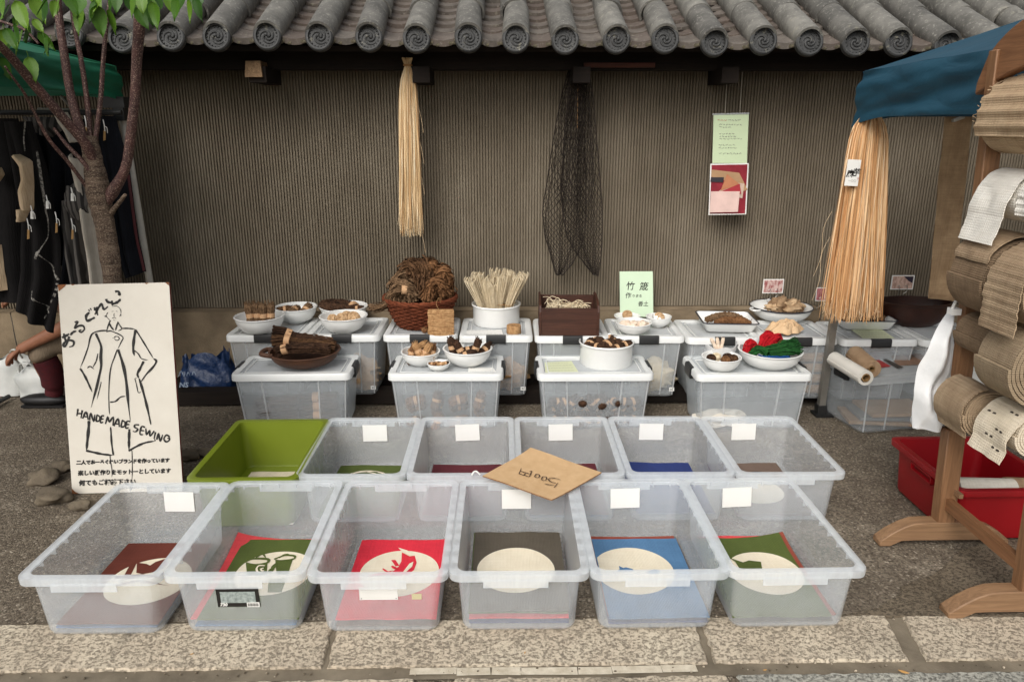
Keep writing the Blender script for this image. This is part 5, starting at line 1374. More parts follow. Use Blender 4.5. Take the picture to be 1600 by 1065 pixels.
# ================================================================== THINGS HANGING ON THE WALL
def strands_m(name, cs):
    out = []
    for i, (c1, c2) in enumerate(cs):
        m = N('%s_%d' % (name, i)); v = m.coords((40, 40, 1.5)); f = m.noise(v, 3, 4)
        out.append(m.done(m.pbr(m.ramp(f, [(.35, S(*c2)), (.62, S(*c1))]), .55, None, .35)))
    return out
RAFFIA = strands_m('raffia', [((238, 202, 156), (216, 170, 120)), ((226, 180, 128), (194, 142, 92)), ((244, 220, 184), (224, 188, 142)), ((202, 152, 100), (166, 116, 72))])
RAFFIA_P = strands_m('pale_raffia', [((236, 212, 172), (214, 184, 138)), ((226, 196, 150), (194, 160, 112)), ((244, 228, 196), (226, 202, 160)), ((206, 168, 120), (172, 132, 88))])
def raffia(label, top, bot, wtop, wbot, tie, n, dep, seed, seg=14, tuft=None, ww=.0042, bulge=None, mats=None):
    """ribbons of raffia hanging from a tie; top and bot are places, widths in metres"""
    rg = random.Random(seed); t = thing('raffia_bundle', label, 'raffia', tuple(top)); b = B()
    top, bot = Vector(top), Vector(bot)
    for k in range(n):
        a = rg.uniform(0, 6.28); q = math.sqrt(rg.uniform(.03, 1)); ox, oy = q * math.cos(a), q * math.sin(a)
        ph, fq, am = rg.uniform(0, 6.28), rg.uniform(3, 7), rg.uniform(.0, .006); L = rg.uniform(.93, 1.01) if rg.random() < .85 else rg.uniform(.6, .9)
        w = ww * rg.uniform(.5, 1.3); tw = rg.uniform(-2.5, 2.5); a0 = rg.uniform(-.8, .8); bx = rg.gauss(0, .10)
        ps = []
        for i in range(seg + 1):
            u = i / seg * L; c = top.lerp(bot, u)
            f = min(1, u / tie) if u < tie else 1
            hw = (wtop + (wbot - wtop) * (u ** (bulge or 1.0))) / 2 * (.45 + .55 * math.sin(min(1, f) * math.pi / 2))
            ps.append(c + Vector((hw * (ox + bx * u) + am * math.sin(fq * u + ph), dep * .5 * (.5 + .5 * f) * oy + .7 * am * math.cos(fq * u * 1.3 + ph), 0)))
        L_, R_ = [], []
        for i, p in enumerate(ps):
            an = a0 + tw * i / seg * .6; s = Vector((math.cos(an), math.sin(an), 0)) * w / 2 * (1 if i < seg - 1 else .45)
            L_.append(p - s); R_.append(p + s)
        m_ = len(ps); b.add(L_ + R_, [(i, m_ + i, m_ + i + 1, i + 1) for i in range(m_ - 1)], rg.choice((0, 0, 1, 1, 2, 3)))
    kind(mk('strands', b, mats or RAFFIA, t, 60), 'stuff')
    return t
Yr = 3.93
rt0, rt1 = onY(637, 98, Yr), onY(643, 368, Yr + .02)
t = raffia('long narrow bundle of straw coloured raffia hanging in the middle of the ribbed wall', rt0 - Vector((0, 0, .02)), rt1, .05, .125, .12, 330, .05, 5, ww=.005, bulge=.45, mats=RAFFIA_P)
b = B()
for k in range(26):
    a = rnd.uniform(-1, 1); b.tube([rt0 + Vector((.012 * a, rnd.uniform(-.012, .012), -.03)), rt0 + Vector((.017 * a, rnd.uniform(-.014, .014), -.005)), rt0 + Vector((.028 * a, rnd.uniform(-.02, .02), .022))], .0035, 5)
mk('tied_head', b, RAFFIA_P[1], t, 60)
b = B(); b.lathe([(.021, -.004), (.024, 0), (.021, .004)], tuple(rt0 + Vector((0, 0, -.012))), 20, wrap=True); mk('tie', b, RAFFIA[3], t, 60)
b = B(); b.tube([rt0 + Vector((0, 0, .02)), (rt0.x, 4.0, 1.72)], .002, 5); mk('hanging_cord', b, F_DARK, t)
for k in range(5):
    b = B()
    p = rt0.lerp(rt1, .25 + .18 * k) + Vector((.05 * (1 if k != 3 else -1), 0, 0)); b.tube(spline([p, p + Vector((.012 * (1 if k != 3 else -1), 0, -.05)), p + Vector((.022 * (1 if k != 3 else -1), -.01, -.12))], 4), .0007, 4)
    mk('stray_thread', b, RAFFIA[2], t)

# fishing net: two gathered layers of diamond mesh, two hanging points
NETM = plain('black_net_cord', S(48, 38, 30), S(30, 24, 19), .85, 40, 0)
t = thing('fishing_net', 'dark fishing net hanging gathered on the ribbed wall', 'net', tuple(onY(905, 105, 4.0)))
def netlayer(name, L, Rr, Y, cells_u, cells_v, fold, amp, r, ph, border=True):
    b = B(); nl = len(L)
    def at(poly, v):
        x = v * (len(poly) - 1); i = min(int(x), len(poly) - 2); f = x - i
        return (poly[i][0] + (poly[i + 1][0] - poly[i][0]) * f, poly[i][1] + (poly[i + 1][1] - poly[i][1]) * f)
    def P(i, j):
        u = i / cells_u; v = j / cells_v; (lx, ly), (rx, ry) = at(L, v), at(Rr, v)
        uu = u + .035 * math.sin(u * fold * 2 + ph + v * 2) + .02 * noise.noise(Vector((u * 9, v * 9, ph)))
        p = onY(lx + (rx - lx) * uu, ly + (ry - ly) * u + 1.2 * noise.noise(Vector((u * 14, v * 14, ph))), Y)
        p.y += amp * math.sin(u * fold + ph + 1.5 * v) - amp
        return p
    for j in range(cells_v):
        for i in range(cells_u + 1):
            if (i + j) % 2: continue
            p = P(i, j)
            for d in (-1, 1):
                if 0 <= i + d <= cells_u:
                    b.tube([p, P(i + d, j + 1)], r, 3, caps=False)
    for s in (0, cells_u) if border else (): b.tube([P(s, j) for j in range(0, cells_v + 1)], r * 1.8, 4)
    if border: b.tube([P(i, cells_v) for i in range(cells_u + 1)], r * 1.8, 4)
    kind(mk(name, b, NETM, t, 60), 'stuff')
netlayer('net_mesh', [(890, 104), (876, 150), (863, 220), (852, 290), (845, 335), (850, 370), (860, 402), (868, 428)], [(912, 104), (914, 150), (914, 220), (915, 290), (915, 335), (912, 365), (905, 386), (893, 410), (878, 428)], 4.06, 26, 52, 9, .016, .0016, 0)
netlayer('net_mesh', [(893, 104), (886, 150), (880, 220), (876, 290), (880, 340), (886, 370), (902, 397), (926, 427)], [(918, 104), (926, 150), (932, 220), (937, 290), (939, 335), (939, 365), (937, 400), (933, 429)], 4.03, 26, 52, 8, .018, .0016, 2)
netlayer('net_mesh', [(896, 104), (884, 150), (874, 220), (866, 280), (868, 320)], [(912, 104), (920, 150), (926, 220), (930, 280), (925, 320)], 4.0, 18, 30, 12, .014, .0016, 4, False)
b = B(); q = onY(903, 106, 4.0); b.tube([q + Vector((0, 0, .01)), (q.x, 4.0, 1.70)], .004, 6); b.tube([onY(903, 110, 3.985), onY(902, 200, 3.985)], .0015, 5); mk('hanging_cord', b, F_TAN, t)
b = B(); b.blob(tuple(q), (.035, .03, .022), 16, 10, .4, 3, 4); mk('gathered_head', b, NETM, t, 60)

# hanging notice with a packet below
Yn = 4.02
t = thing('hanging_notice', 'pale green handwritten notice with a packet of red cloth samples hanging on two strings', 'notice', tuple(onY(1141, 180, Yn)))
def wallrect(name, pts, Y, mat, parent, th=.0015):
    P = [onY(x, y, Y) for x, y in pts]; b = B(); b.rings([[p + Vector((0, th, 0)) for p in P], P], True, True); return mk(name, b, mat, parent)
wallrect('green_card', [(1113, 255), (1167, 255), (1170, 179), (1115, 180)], Yn, plain('notice_green', S(200, 216, 178), S(192, 208, 170), .6, 4, .02), t)
wallrect('sleeve_edge', [(1113, 180), (1171, 178.5), (1171, 176), (1113, 177.5)], Yn - .001, LIDC, t)
PKT = N('red_sample_packet'); v_ = PKT.coords(); 
PK = plain('crimson_paper', S(150, 44, 56), S(120, 30, 42), .45, 12, .05)
wallrect('packet', [(1107, 336), (1166, 335), (1170, 255), (1110, 256)], Yn - .002, CARD, t)
wallrect('packet_backing', [(1109, 334), (1164, 333.5), (1168, 257), (1112, 258)], Yn - .0038, PK, t)
bpy.data.materials.remove(PKT.mat)
for k, (pts, c) in enumerate((([(1111, 276), (1150, 287), (1160, 300), (1168, 296), (1155, 270), (1112, 265)], (176, 140, 104)), ([(1122, 300), (1160, 310), (1163, 287), (1140, 284)], (204, 178, 160)), ([(1126, 298), (1156, 288), (1136, 272)], (190, 126, 90)), ([(1110, 284), (1130, 285), (1131, 277), (1111, 277)], (52, 48, 54)), ([(1125, 300), (1158, 303), (1156, 287)], (170, 50, 60)), ([(1109, 332), (1153, 331), (1156, 299), (1111, 299)], (228, 196, 186)))):
    wallrect('sample', pts, Yn - .005 - .0013 * k, plain('sample_%d' % k, S(*c), tuple(x * .85 for x in S(*c)[:3]) + (1,), .6, 20, .05), t, .001)
b = B(); redw = B(); nrm = Vector((0, -1, 0)); oo = onY(1141, 200, Yn)
for row, (y, x0, x1, c) in enumerate(((188, 1121, 1134, 1), (188, 1138, 1154, 0), (195, 1124, 1159, 0), (199, 1124, 1143, 0), (209, 1124, 1148, 0), (213.5, 1124, 1149, 0), (217, 1124, 1157, 0), (226.5, 1123, 1146, 0), (231, 1123, 1150, 0), (240, 1123, 1156, 0))):
    x = x0
    while x < x1:
        w = rnd.uniform(2, 5); pts = [onY(x + w * k / 5, y + rnd.uniform(-1.1, 1.1), Yn) for k in range(6)]
        stroke(redw if c else b, pts, .0022, None, nrm, .001, .3, 2); x += w + 1.4
mk('handwriting', b, SCRIB, t); mk('red_handwriting', redw, plain('red_ink', S(190, 110, 90)), t)
b = B()
for x0, x1, y0 in ((1137, 1133, 98), (1160, 1156, 113)): b.tube([onY(x0, y0, Yn - .002), onY(x1, 178, Yn - .002)], .0013, 5)
mk('string', b, plain('white_string', S(176, 168, 152)), t)

# long raffia at the tent corner
Y2 = 3.36
ra, rb_ = onY(1361, 176, Y2), onY(1331, 500, Y2 - .03)
t = raffia('broad long bundle of straw coloured raffia hanging from the corner of the blue tent', ra, rb_, .125, .285, .10, 620, .10, 9, 16, ww=.0062, bulge=.62)
b = B(); 
for k in range(60):
    x = rnd.uniform(1285, 1374); p = onY(x, rnd.uniform(478, 496), Y2 - .03 + rnd.uniform(-.05, .03)); d = Vector((rnd.uniform(-.4, .6), rnd.uniform(-.4, .1), -1)).normalized()
    b.tube(spline([p - d * .04, p, p + d * .02 + Vector((rnd.uniform(-.012, .012), 0, 0))], 3), rnd.uniform(.0015, .0028), 4, flat=.5, mi=rnd.randrange(3))
kind(mk('frayed_ends', b, RAFFIA[:3], t, 60), 'stuff')
for k in range(2):
    b = B()
    p = onY(1300 - 3 * k, 330 + 40 * k, Y2); b.tube(spline([p, p + Vector((-.03, 0, -.08)), p + Vector((-.025, 0, -.2)), p + Vector((-.05, 0, -.3))], 4), .0007, 4)
    mk('stray_thread', b, RAFFIA[2], t)
tg = thing('paper_tag', 'white paper tag with dark characters fixed on the broad raffia bundle', 'tag', tuple(onY(1332, 270, Y2 - .07)))
wallrect('tag_paper', [(1319, 290), (1340, 291), (1346, 250), (1325, 249)], Y2 - .07, CARD, tg)
u_ = (onY(1346, 250, Y2) - onY(1325, 249, Y2)).normalized(); up_ = (onY(1325, 249, Y2) - onY(1319, 290, Y2)).normalized()
text_on('characters', '麻', .036, onY(1327.5, 276, Y2 - .0705), u_, up_, INK, tg, .0006, .15); text_on('characters', '芋', .036, onY(1337, 274, Y2 - .0705), u_, up_, INK, tg, .0006, .15)
text_on('small_print', '一〇〇', .012, onY(1331, 284, Y2 - .0705), u_, up_, SCRIB, tg); text_on('red_print', '円', .012, onY(1341, 281, Y2 - .0705), u_, up_, plain('tag_red', S(190, 90, 80)), tg)

# ================================================================== THE BLUE TENT AT THE RIGHT
def canvas(name, c1, c2):
    m = N(name); v = m.coords(); f = m.noise(v, 2.2, 5); w_ = m.noise(m.coords((1, 1, 2.5), (0, .5, .3)), 5, 4, .6, .6)
    return m.done(m.pbr(m.ramp(f, [(.3, c2), (.7, c1)]), .62, m.bump(m.math('ADD', w_, m.math('MULTIPLY', m.noise(v, 400, 2), .03)), .3, .025), .35))
BLUEC = canvas('blue_canvas', S(32, 74, 92), S(25, 62, 79)); GREENC = canvas('green_canvas', S(28, 104, 74), S(20, 88, 62))
TUBEM = plain('grey_tent_tube', S(150, 146, 138), S(126, 122, 114), .4, 10, .03, metal=.6)
WHITET = plain('white_tent_tube', S(206, 202, 192), S(188, 184, 174), .45, 10, .03)
def tent(label, xs, x_in, peak, yb, yf, zt_b, zt_f, zb, mat, side, corner_drop=.03):
    """canopy seen from outside: the side edge at x=xs runs from the wall side yb towards the camera yf"""
    t = thing('market_tent', label, 'tent', (xs, yb, 0))
    pk = Vector(peak)
    def edge(v):
        y = yb + (yf - yb) * v; return Vector((xs, y, zt_b + (zt_f - zt_b) * v))
    def roof(u, v):
        e = edge(v); p = e.lerp(pk, u); s = math.sin(u * math.pi) * .10
        p.z -= s * .6; p += Vector((0, 0, .018 * noise.noise(Vector((u * 5, v * 6, 1))) + .012 * noise.noise(Vector((u * 2 + v * 9, v * 3, 4))))); return p
    b = B(); b.grid(roof, 30, 40, .003)
    def rback(u, v):
        e = Vector((xs, yb, zt_b)).lerp(Vector((2 * peak[0] - xs, yb, zt_b)), v); p = e.lerp(pk, u); p.z -= math.sin(u * math.pi) * .06; return p
    b.grid(rback, 20, 20, .003); mk('canopy', b, mat, t, 60)
    def val(u, v):
        e = edge(u); z = e.z + (zb - e.z) * v
        r = .035 * (1 - v) ** 3
        x = e.x + side * (0.006 + .030 * noise.noise(Vector((u * 8 + v * 3, v * 2.2, 2))) * (.4 + v) + .03 * math.sin(v * 2.2) * .5 + .012 * noise.noise(Vector((u * 16, v * 5, 6)))) 
        return (x, e.y, z + .012 * noise.noise(Vector((u * 4, 0, 8))) * v - (corner_drop * max(0, 1 - u * 9) ** 2) * v)
    b = B(); b.grid(val, 70, 20, .003)
    def vb(u, v):
        x = xs + (2 * (peak[0] - xs)) * u; return (x, yb + .008 + .012 * noise.noise(Vector((u * 12, v * 2, 3))) * (.4 + v), zt_b + (zb - zt_b) * v - corner_drop * max(0, 1 - u * 14) ** 2 * v)
    b.grid(vb, 60, 12, .003); mk('valance', b, mat, t, 60)
    b = B(); b.tube([(xs - side * .03, yb - .03, zb + .07), (xs - side * .03, yf, zb + .07)], .012, 8); b.tube([(xs - side * .03, yb - .03, zb + .07), (2 * peak[0] - xs, yb - .03, zb + .07)], .012, 8); mk('frame_bar', b, TUBEM, t)
    return t
foot = onZ(1281, 648, 0); tp = onY(1309, 470, foot.y); 
ct = onY(1351, 112, 3.42)
t = tent('blue canvas market tent at the right with a grey pole', ct.x, 0, (ct.x + 1.45, 1.95, 2.42), 3.42, .55, ct.z, ct.z + .03, 1.468, BLUEC, -1, .045)
ptop = onY(1350, 175, foot.y - .04)
b = B(); A, Bp = Vector((foot.x, foot.y, .05)), Vector((ptop.x, ptop.y, 1.46)); b.rings([[A + Vector(q) for q in ((-.016, -.016, 0), (.016, -.016, 0), (.016, .016, 0), (-.016, .016, 0))], [Bp + Vector(q) for q in ((-.016, -.016, 0), (.016, -.016, 0), (.016, .016, 0), (-.016, .016, 0))]], True, True)
mk('pole', b, TUBEM, t); b = B(); b.box((foot.x, foot.y, .03), (.045, .045, .055)); b.box((foot.x + .01, foot.y, .008), (.09, .08, .012)); mk('pole_foot', b, BLACKP, t)
# woven strip hanging inside the tent
STRIP = woven('tan_woven_strip', S(196, 166, 130), S(150, 122, 92), 330, .8, axes=(0, 2))
t = thing('woven_strip', 'long tan woven strip hanging from the blue tent behind the dark bowl', 'woven strip', tuple(onY(1497, 185, 3.5)))
def strip(u, v):
    (lx, ly), (rx, ry) = (1477 + (1450 - 1477) * v, 172 + (466 - 172) * v), (1520 + (1490 - 1520) * v, 172 + (470 - 172) * v)
    p = onY(lx + (rx - lx) * u, ly + (ry - ly) * u, 3.5); p.y += .01 * math.sin(u * 3) + .012 * noise.noise(Vector((u * 2, v * 4, 0))); return p
b = B(); b.grid(strip, 12, 60, .004); mk('woven_band', b, STRIP, t, 60)
b = B()
for k in range(5): b.grid(lambda u, v, k=k: strip(u, .965 + .007 * k) + Vector((0, -.004 - .003 * k, -.004 * v)), 8, 1, .002)
mk('folded_end', b, STRIP, t, 60)
b = B(); q = onY(1497, 186, 3.49); b.box(tuple(q), (.05, .02, .012), mat=Matrix.Rotation(R(-20), 3, 'Y')); mk('clip', b, WHITET, t)

# ================================================================== THE GREEN TENT AND ITS CLOTHES AT THE LEFT
gtop = onY(180, 104, 3.8)
t = tent('green canvas market tent at the left behind the young tree', gtop.x, 0, (gtop.x - 1.5, 2.4, 2.35), 3.8, 1.0, gtop.z, gtop.z + .03, onY(185, 150, 3.8).z, GREENC, 1, .03)
pf_, pt_ = onZ(262, 612, 0), onY(188, 160, 3.76)
b = B(); b.tube([pf_, pt_], .018, 10); mk('pole', b, WHITET, t); b = B(); q = onY(180, 160, 3.74); b.box(tuple(q), (.11, .06, .05)); b.box((q.x + .02, q.y, q.z - .05), (.05, .05, .07)); mk('corner_joint', b, BLACKP, t)
b = B(); b.tube([onY(60, 172, 3.7), onY(186, 175, 3.72)], .011, 8); b.tube([onY(95, 150, 3.7), onY(120, 178, 3.7)], .008, 8); mk('frame_strut', b, TUBEM, t)
rail = thing('clothes_rail', 'dark clothes rail under the green tent carrying black garments', 'clothes rail', (-2.6, 3.6, 0))
q0, q1 = onY(-120, 176, 3.62), onY(190, 176, 3.62)
b = B(); b.tube([q0, q1], .012, 8); b.tube([(q0.x, 3.62, 0), q0], .012, 8); b.tube([(q0.x, 3.45, .02), (q0.x, 3.8, .02)], .012, 8); mk('rail_tube', b, BLACKP, rail)

def drape(name, label, cat, L, Rr, Y, mat, folds=7, amp=.02, th=.006, seed=0, group=None, nu=40, nv=50, trims=(), dy=0, parent_loc=None):
    t = thing(name, label, cat, tuple(onY(*L[0], Y)), 0, group)
    def at(poly, v):
        x = v * (len(poly) - 1); i = min(int(x), len(poly) - 2); f = x - i
        return Vector((poly[i][0], poly[i][1])).lerp(Vector((poly[i + 1][0], poly[i + 1][1])), f)
    def f(u, v):
        q = at(L, v).lerp(at(Rr, v), u); p = onY(q.x, q.y, Y)
        g_ = min(1, .25 + v * 1.2)
        p.y += amp * g_ * (math.sin(folds * u * math.pi + seed + .8 * noise.noise(Vector((u * 2, v * 2, seed)))) + .6 * noise.noise(Vector((u * 5, v * 3, seed + 4)))) - .10 * math.sin(u * math.pi) * .5 + dy * v
        return p
    b = B(); b.grid(f, nu, nv, th); mk('cloth_body', b, mat, t, 60)
    return t, f
def trim(t, f, pts, w, mat, name='trim', dashed=False):
    b = B(); ps = spline([Vector((a, c, 0)) for a, c in pts], 6)
    for i in range(len(ps) - 1):
        if dashed and i % 2: continue
        P0, P1 = Vector(f(ps[i].x, ps[i].y)), Vector(f(ps[i + 1].x, ps[i + 1].y)); d = P1 - P0; s = Vector((0, -1, 0)).cross(d).normalized() * w / 2; o_ = Vector((0, -.004, 0))
        b.rings([[P0 - s + o_, P0 + s + o_, P0 + s + o_ * 2, P0 - s + o_ * 2], [P1 - s + o_, P1 + s + o_, P1 + s + o_ * 2, P1 - s + o_ * 2]], True, True)
    return mk(name, b, mat, t, 40)
BLK = woven('black_cotton', S(30, 28, 28), S(20, 19, 19), 300, .4); BLK2 = woven('black_blue_cotton', S(26, 28, 34), S(18, 19, 23), 300, .4)
CHECK = plain('grey_check_trim', S(150, 146, 138), S(70, 68, 64), .9, 90, .1, lo=.45, hi=.55)
CREAM = woven('cream_obi', S(206, 184, 154), S(178, 154, 124), 300, .4); WHITEC = woven('white_linen_drape', S(204, 196, 182), S(166, 158, 144), 300, .4)
m_ = N('striped_grey'); w_ = m_.n('TexWave', wave_type='BANDS', bands_direction='X', Scale=14.0, Distortion=1.5); m_.l(m_.coords(), w_.inputs['Vector'])
STRIPE = m_.done(m_.pbr(m_.ramp(w_.outputs['Fac'], [(.3, S(44, 42, 41)), (.6, S(92, 88, 84))]), .9))
drape('garment', 'black kimono jacket at the far left under the green tent', 'garment', [(-90, 185), (-95, 300), (-90, 470)], [(28, 185), (45, 300), (52, 470)], 3.5, BLK, 6, .02, seed=1)
t, f = drape('garment', 'black jacket with grey check trim hanging behind the tree, lowest of the black garments', 'garment', [(8, 190), (20, 260), (34, 340), (34, 420), (26, 475)], [(50, 190), (74, 262), (98, 380), (98, 450), (86, 518)], 3.42, BLK, 5, .02, seed=2)
trim(t, f, [(.93, .16), (.85, .35), (.72, .5), (.55, .63)], .012, CHECK); trim(t, f, [(.62, .60), (.8, .65), (.98, .70)], .012, CHECK); trim(t, f, [(.96, .72), (.9, .82), (.72, .97)], .012, CHECK, dashed=True); trim(t, f, [(.45, .82), (.7, .87), (.88, .90)], .012, CHECK); trim(t, f, [(.85, .0), (.72, .08), (.66, .16)], .012, CHECK)
drape('garment', 'black blue coat hanging left of the tree trunk', 'garment', [(55, 186), (62, 300), (70, 445)], [(135, 186), (140, 300), (120, 445)], 3.66, BLK2, 6, .025, seed=3)
t, f = drape('garment', 'cream cloth sash hanging over the black jacket at the left', 'sash', [(30, 242), (38, 262), (41, 280), (33, 298), (38, 318), (42, 327)], [(31, 243), (50, 252), (52, 280), (53, 300), (53, 318), (52, 327)], 3.30, CREAM, 2, .006, seed=4, nu=16, nv=24)
drape('garment', 'short cream sash end below the cream sash at the left', 'sash', [(31, 327), (34, 338), (36, 346)], [(47, 325), (43, 334), (39, 344)], 3.29, CREAM, 2, .005, seed=5, nu=12, nv=12)
drape('garment', 'grey striped skirt hanging beside the tree trunk', 'garment', [(98, 318), (100, 370), (104, 400), (112, 440)], [(128, 300), (136, 360), (142, 400), (148, 440)], 3.48, STRIPE, 5, .018, seed=6)
t = thing('garment', 'knotted grey striped top hanging above the striped skirt', 'garment', tuple(onY(117, 320, 3.4)))
b = B(); q = onY(118, 316, 3.4); b.blob(tuple(q), (.052, .03, .075), 24, 16, .35, 2.2, 8); q = onY(128, 296, 3.42); b.blob(tuple(q), (.03, .025, .05), 18, 12, .35, 2.2, 9); mk('knotted_cloth', b, STRIPE, t, 60)
drape('garment', 'long white linen cloth hanging behind the tree trunk', 'garment', [(112, 240), (124, 290), (132, 340), (140, 390), (148, 446)], [(128, 250), (140, 300), (150, 350), (158, 400), (162, 446)], 3.44, WHITEC, 3, .012, seed=7)
t, f = drape('garment', 'black coat lined in dark red hanging right of the tree trunk', 'garment', [(150, 180), (160, 260), (178, 340), (186, 400), (198, 434)], [(180, 182), (203, 258), (212, 330), (220, 380), (230, 423)], 3.68, BLK2, 5, .014, seed=8)
trim(t, f, [(.97, .3), (.97, .6), (.97, .99)], .012, plain('dark_red_lining', S(84, 30, 34), S(60, 22, 26)), 'red_lining')
drape('garment', 'pinkish beige cloth at the left edge of the picture below the black kimono', 'garment', [(-30, 378), (-28, 420), (-26, 455)], [(2, 382), (8, 420), (13, 452)], 3.46, CREAM, 2, .01, seed=10, nu=16, nv=20)
drape('garment', 'small beige cloth corner at the left edge beneath the green tent', 'garment', [(-20, 262), (-18, 275), (-16, 285)], [(1, 262), (6, 272), (-2, 282)], 3.4, CREAM, 1, .004, seed=12, nu=8, nv=8)
drape('garment', 'grey striped blouse half hidden behind the upper branches under the green tent', 'garment', [(36, 182), (44, 192), (58, 204)], [(92, 184), (104, 200), (84, 214)], 3.6, STRIPE, 5, .01, seed=13, nu=24, nv=16)
drape('garment', 'white blouse collar hanging between two branches under the green tent', 'garment', [(90, 178), (96, 190), (108, 204), (118, 222)], [(104, 176), (110, 190), (118, 206), (124, 222)], 3.5, WHITEC, 2, .006, seed=14, nu=12, nv=20)
TAGB = plain('brown_tag_card', S(168, 132, 82), S(146, 112, 68), .8, 20, 0)
for k, (x, y, lb) in enumerate(((50, 330, 'below the cream sash'), (74, 314, 'on the check trimmed jacket'), (88, 340, 'between the jacket and the striped skirt'), (113, 302, 'on the knotted striped top'), (113, 350, 'on the striped skirt'), (134, 190, 'between the two thin branches'), (163, 196, 'on the black coat right of the trunk'), (44, 350, 'lowest on the cream sash'))):
    t = thing('price_tag', 'small price tag on white thread hanging ' + lb, 'price tag', tuple(onY(x, y, 3.27)), 0, 'price tags on the garments')
    Yt = 3.26 if k not in (6,) else 3.55
    white = k in (0, 1, 3)
    b = B(); P = [onY(x + a * (.8 if white else .6), y + c, Yt) for a, c in (((-3, 12), (3, 12), (3, 0), (-3, 0)) if white else ((-3, 24), (3, 23), (3, 8), (-2, 8)))]
    b.rings([[p + Vector((0, .002, 0)) for p in P], P], True, True); mk('tag_card', b, CARD if white else TAGB, t)
    b = B(); b.tube(spline([onY(x - 2, y - 9, Yt), onY(x, y, Yt - .006), onY(x + 1, y + 9, Yt - .002)], 4), .0022, 5); b.tube(spline([onY(x, y + 1, Yt - .004), onY(x + 4, y + 4, Yt - .008), onY(x + 5, y + 12, Yt - .004)], 4), .0016, 5); mk('thread', b, CARD, t)

# ================================================================== YOUNG TREE
TY = 3.12
m_ = N('cherry_bark'); v_ = m_.coords((1, 1, 9)); a_ = m_.noise(v_, 7, 6, .7, .8); d_ = m_.noise(m_.coords(), 26, 5, .7); f_ = m_.noise(m_.coords((1, 1, 2.2)), 150, 3, .7)
col = m_.ramp(a_, [(.3, S(52, 40, 34)), (.5, S(88, 72, 60)), (.68, S(124, 106, 90))]); col = m_.mix(m_.ramp(f_, [(.53, (0, 0, 0, 1)), (.62, (1, 1, 1, 1))]), col, S(150, 134, 114))
BARKT = m_.done(m_.pbr(col, .85, m_.bump(m_.math('ADD', a_, d_), .8, .012), .25))
m_ = N('young_branch_bark'); d_ = m_.noise(m_.coords((1, 1, .7)), 16, 5, .7); f_ = m_.noise(m_.coords(), 190, 3, .7)
col = m_.ramp(d_, [(.35, S(52, 32, 30)), (.62, S(82, 52, 47))]); col = m_.mix(m_.ramp(f_, [(.54, (0, 0, 0, 1)), (.62, (1, 1, 1, 1))]), col, S(146, 122, 108))
BARKB = m_.done(m_.pbr(col, .6, m_.bump(m_.math('ADD', f_, d_), .5, .005), .4))
tree = thing('cherry_tree', 'young tree with a forked reddish trunk and bright green leaves behind the sewing signboard', 'tree', (onY(180, 600, TY).x, TY, 0))
pxm = mpp(onY(180, 350, TY))
def limb(name, pts, w, mat, dys=None, seed=0, n=14, rough=.06):
    P = []
    for i, (x, y) in enumerate(pts):
        P.append(onY(x, y, TY + (dys[i] if dys else 0)))
    P = spline(P, 5); k = len(P); wi = []
    for i in range(k):
        q = i / (k - 1) * (len(w) - 1); j = min(int(q), len(w) - 2); wi.append((w[j] + (w[j + 1] - w[j]) * (q - j)) * pxm / 2 * .9 * (1 + rough * noise.noise(Vector((i * .9, seed, 0)))))
    b = B(); b.tube(P, wi, n, ridge=.05, ridges=5, tw=.2, seed=seed); return mk(name, b, mat, tree, 60)
b = B(); P0 = onY(184, 640, TY)
limb('trunk', [(184, 720), (181, 600), (176, 440), (172, 400), (164, 351), (158, 326), (153, 300), (146, 255), (142, 232), (139, 212)], [46, 40, 29, 33, 31, 34, 40, 30, 28, 22], BARKT, seed=1, n=24, rough=.12)
limb('branch', [(160, 318), (174, 302), (190, 276), (199, 250), (205, 205), (211, 150), (214, 90), (218, 35), (220, -30), (226, -110)], [24, 21, 16, 15, 15, 15, 15.5, 17, 16, 14], BARKB, [0, 0, -.02, -.03, -.05, -.07, -.09, -.11, -.13, -.15], 2)
limb('branch', [(146, 250), (133, 224), (95, 180), (56, 135), (18, 90), (-10, 62), (-50, 20)], [18, 16, 15, 14, 13, 12, 10], BARKB, [-.01, -.05, -.12, -.2, -.3, -.38, -.46], 3)
limb('branch', [(140, 232), (126, 203), (110, 146), (101, 90), (93, 34), (88, -20), (84, -90)], [17, 15, 13, 13, 12, 12, 10], BARKB, [0, -.01, -.01, 0, .01, .02, .03], 4)
limb('branch', [(142, 238), (141, 212), (136, 158), (128, 101), (119, 56), (113, 20), (104, -50)], [11, 9, 8.5, 8, 7, 6.5, 6], BARKB, [.01, .02, .03, .04, .05, .06, .08], 5)
limb('branch', [(146, 238), (150, 210), (157, 158), (161, 101), (166, 45), (170, 15), (176, -60)], [10, 8, 7.5, 7, 6.5, 6, 5], BARKB, [0, .02, .03, .04, .04, .05, .06], 6)
limb('branch', [(142, 300), (134, 290), (105, 251), (76, 217), (54, 176), (38, 146), (22, 124), (8, 104)], [8, 6.5, 6, 5.5, 4.5, 4, 3.5, 3], BARKB, [-.01, -.03, -.09, -.15, -.2, -.26, -.32, -.36], 7)
limb('branch', [(146, 275), (129, 252), (104, 226), (84, 200)], [9, 7.5, 6, 4], BARKB, [-.02, -.04, -.05, -.05], 8)
limb('branch', [(172, 335), (180, 324), (190, 312), (196, 304)], [11, 8, 7, 5], BARKT, [0, -.02, -.03, -.04], 9)
